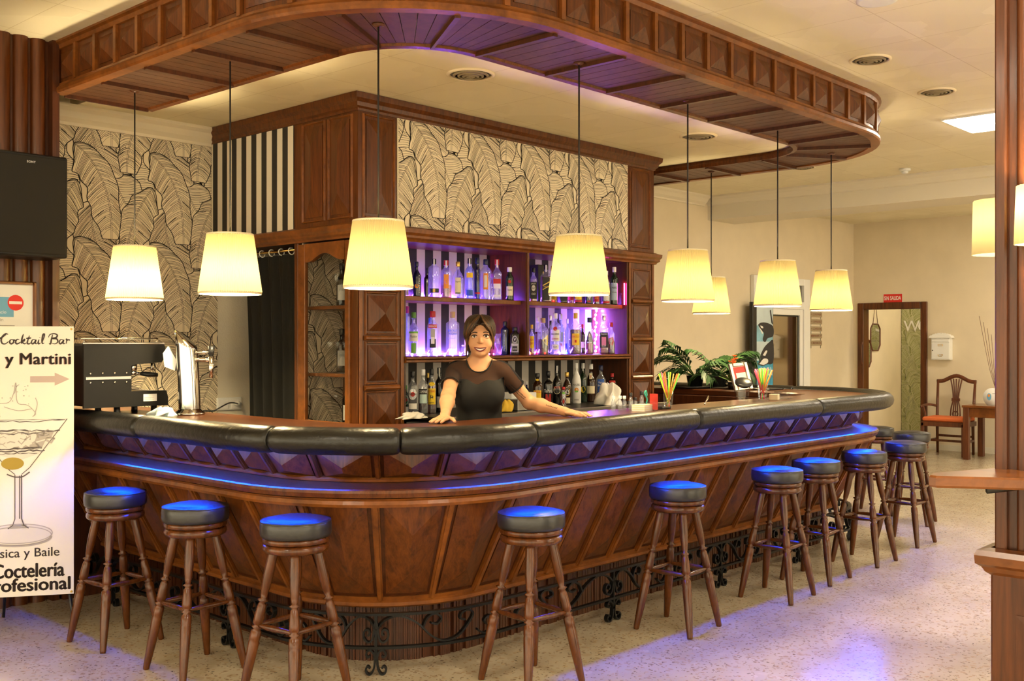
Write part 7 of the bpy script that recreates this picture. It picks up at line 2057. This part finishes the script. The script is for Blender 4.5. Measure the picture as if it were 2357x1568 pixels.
def strand_set(sgn, n, seed):
    mbd = MB(); mbl = MB()
    rnd = random.Random(seed)
    for k in range(n):
        t = k / max(1, n - 1); j = lambda s: rnd.uniform(-s, s)
        w_ = .010 + .046 * t
        if sgn < 0:
            P = [(.016 + j(.003), -.030 + j(.004), 1.626 + j(.002)), (.008 - .016 * t + j(.003), -.066 + .012 * t, 1.606 - .004 * t), (-.016 - .022 * t + j(.003), -.076 + .016 * t, 1.574 - .004 * t + j(.003)), (-.038 - .016 * t + j(.003), -.062 + .022 * t, 1.535 + j(.004)), (-.050 - .006 * t + j(.002), -.040 + .025 * t, 1.488 + j(.005)), (-.054 - .004 * t + j(.003), -.024 + .03 * t, 1.432 - .03 * (1 - t) + j(.012))]
        else:
            P = [(.022 + j(.003), -.030 + j(.004), 1.626 + j(.002)), (.032 + .016 * t + j(.003), -.066 + .012 * t, 1.606 - .004 * t), (.054 + .020 * t + j(.003), -.074 + .016 * t, 1.576 - .004 * t + j(.003)), (.073 + .013 * t + j(.003), -.060 + .022 * t, 1.538 + j(.004)), (.084 + .005 * t + j(.002), -.040 + .025 * t, 1.495 + j(.005)), (.086 + .003 * t + j(.003), -.026 + .03 * t, 1.455 + j(.010))]
        pp = catmull(P, 5); m = len(pp)
        rr = [.0042 * (1 - .75 * (i / (m - 1)) ** 1.5) for i in range(m)]
        (mbl if rnd.random() < .45 else mbd).tube(pp, rr, 5)
    return mbd, mbl
for sgn, sd in ((-1, 5), (1, 8)):
    a_, b_ = strand_set(sgn, 20, sd)
    o = part('fringe', a_, 'hair', hair); o['kind'] = 'stuff'
    o = part('fringe', b_, 'hair_light', hair); o['kind'] = 'stuff'
# face details
def fs_(x, z, lift=.0): 
    y = on_body(HEADP + NECK, x, z, -.13, .02)
    return (x, (y if y is not None else -.07) - lift, z)
for s, ex, ez in ((-1, hx - .0300, 1.5150), (1, hx + .0315, 1.5165)):
    ey = -.0625
    eye = part('eye', MB().ellip((ex, ey, ez), (.0128, .0115, .0105), 16, 12), 'eye_white', person)
    part('iris', MB().ellip((ex, ey - .0092, ez + .0002), (.0062, .0030, .0062), 14, 8), 'iris_brown', eye)
    part('upper_lid', MB().tube([(ex + .0145 * math.cos(a), ey - .0075 - .0045 * math.sin(a), ez + .0015 + .0062 * math.sin(a)) for a in [PI * k / 10 for k in range(11)]], [.0022, .0028, .0032, .0034, .0034, .0034, .0034, .0034, .0032, .0028, .0022], 6), 'brow_brown', eye)
    part('lid_skin', MB().ellip((ex, ey + .002, ez + .0072), (.0145, .0120, .0062), 14, 8), 'skin', eye)
    part('lower_lid', MB().ellip((ex, ey + .0035, ez - .0085), (.0145, .0115, .0055), 14, 8), 'skin', eye)
    bp_ = []
    for k in range(9):
        t = k / 8; x = ex + s * (-.016 + .036 * t); z = ez + .0165 + .0065 * math.sin(PI * min(1, t * .85 + .1)) - .004 * t
        bp_.append(fs_(x, z, .0008))
    part('eyebrow', MB().tube(bp_, [.0018, .0030, .0036, .0036, .0033, .0029, .0024, .0018, .0010], 6, ry=.0022), 'brow_brown', person)
mc = (hx + .0005, 1.4495)
def mouth(t, z): return fs_(mc[0] + t * .0325, z, .0)
tee = MB()
N = 12
up = [mouth(-.88 + 1.76 * k / N, mc[1] + .0012 + .0050 * (abs(-.88 + 1.76 * k / N)) ** 2) for k in range(N + 1)]
lo_ = [mouth(-.88 + 1.76 * k / N, mc[1] - .0085 * (1 - (abs(-.88 + 1.76 * k / N)) ** 2) + .0045 * (abs(-.88 + 1.76 * k / N)) ** 2) for k in range(N + 1)]
tee.add([(p[0], p[1] - .0022, p[2]) for p in up] + [(p[0], p[1] - .0018, p[2]) for p in lo_], [(k, N + 1 + k, N + 2 + k, k + 1) for k in range(N)], 0, True)
part('teeth', tee, 'tooth', person)
ul = [mouth(-1 + 2 * k / N, mc[1] + .0036 + .0052 * (abs(-1 + 2 * k / N)) ** 2 - (.0008 if k == N // 2 else 0)) for k in range(N + 1)]
ll = [mouth(-1 + 2 * k / N, mc[1] - .0112 * (1 - (abs(-1 + 2 * k / N)) ** 2) + .0086 * (abs(-1 + 2 * k / N)) ** 2) for k in range(N + 1)]
rad = [.0010, .0018, .0024, .0027, .0029, .0030, .0028, .0030, .0029, .0027, .0024, .0018, .0010]
part('upper_lip', MB().tube([(p[0], p[1] - .0018, p[2]) for p in ul], rad, 8), 'lip_plum', person)
part('lower_lip', MB().tube([(p[0], p[1] - .0020, p[2]) for p in ll], [r * 1.25 for r in rad], 8), 'lip_plum', person)
# fingernails
for (x, y) in ((-.150, -.595), (-.176, -.597), (-.196, -.583), (-.206, -.559), (-.087, -.549), (.592, -.197), (.600, -.181), (.602, -.160), (.595, -.138)):
    pass
# tattoos: fine script on the arm, laid on the skin
bpy.context.view_layer.update()
from mathutils.bvhtree import BVHTree
bv = BVHTree.FromPolygons([v.co[:] for v in body.data.vertices], [p.vertices[:] for p in body.data.polygons])
def scribble(p0, p1, rows, hgt, seed, gap):
    rnd = random.Random(seed); mb = MB()
    p0 = Vector(p0); p1 = Vector(p1); d = p1 - p0
    up_ = Vector((0, 1, 0)).cross(d.normalized()).normalized()
    if up_.z < 0: up_ = -up_
    for r in range(rows):
        pts = []
        n = int(d.length / .0028)
        for k in range(n + 1):
            t = k / n
            q = p0 + d * t - up_ * (r * gap) + up_ * (hgt * (.5 * math.sin(k * 1.9) + rnd.uniform(-.3, .6) * (rnd.random() < .3)))
            hit = bv.ray_cast(Vector((q.x, -.9, q.z)), Vector((0, 1, 0)))
            if hit[0] is not None: pts.append(hit[0] + hit[1] * .0008)
        if len(pts) > 2: mb.tube([tuple(p) for p in pts], .0012, 4)
    return mb
part('arm_tattoo', scribble((.178, 0, 1.262), (.258, 0, 1.188), 2, .004, 3, .011), 'tattoo_ink', person)
part('forearm_tattoo', scribble((.366, 0, 1.152), (.424, 0, 1.138), 1, .007, 6, .01), 'tattoo_ink', person)
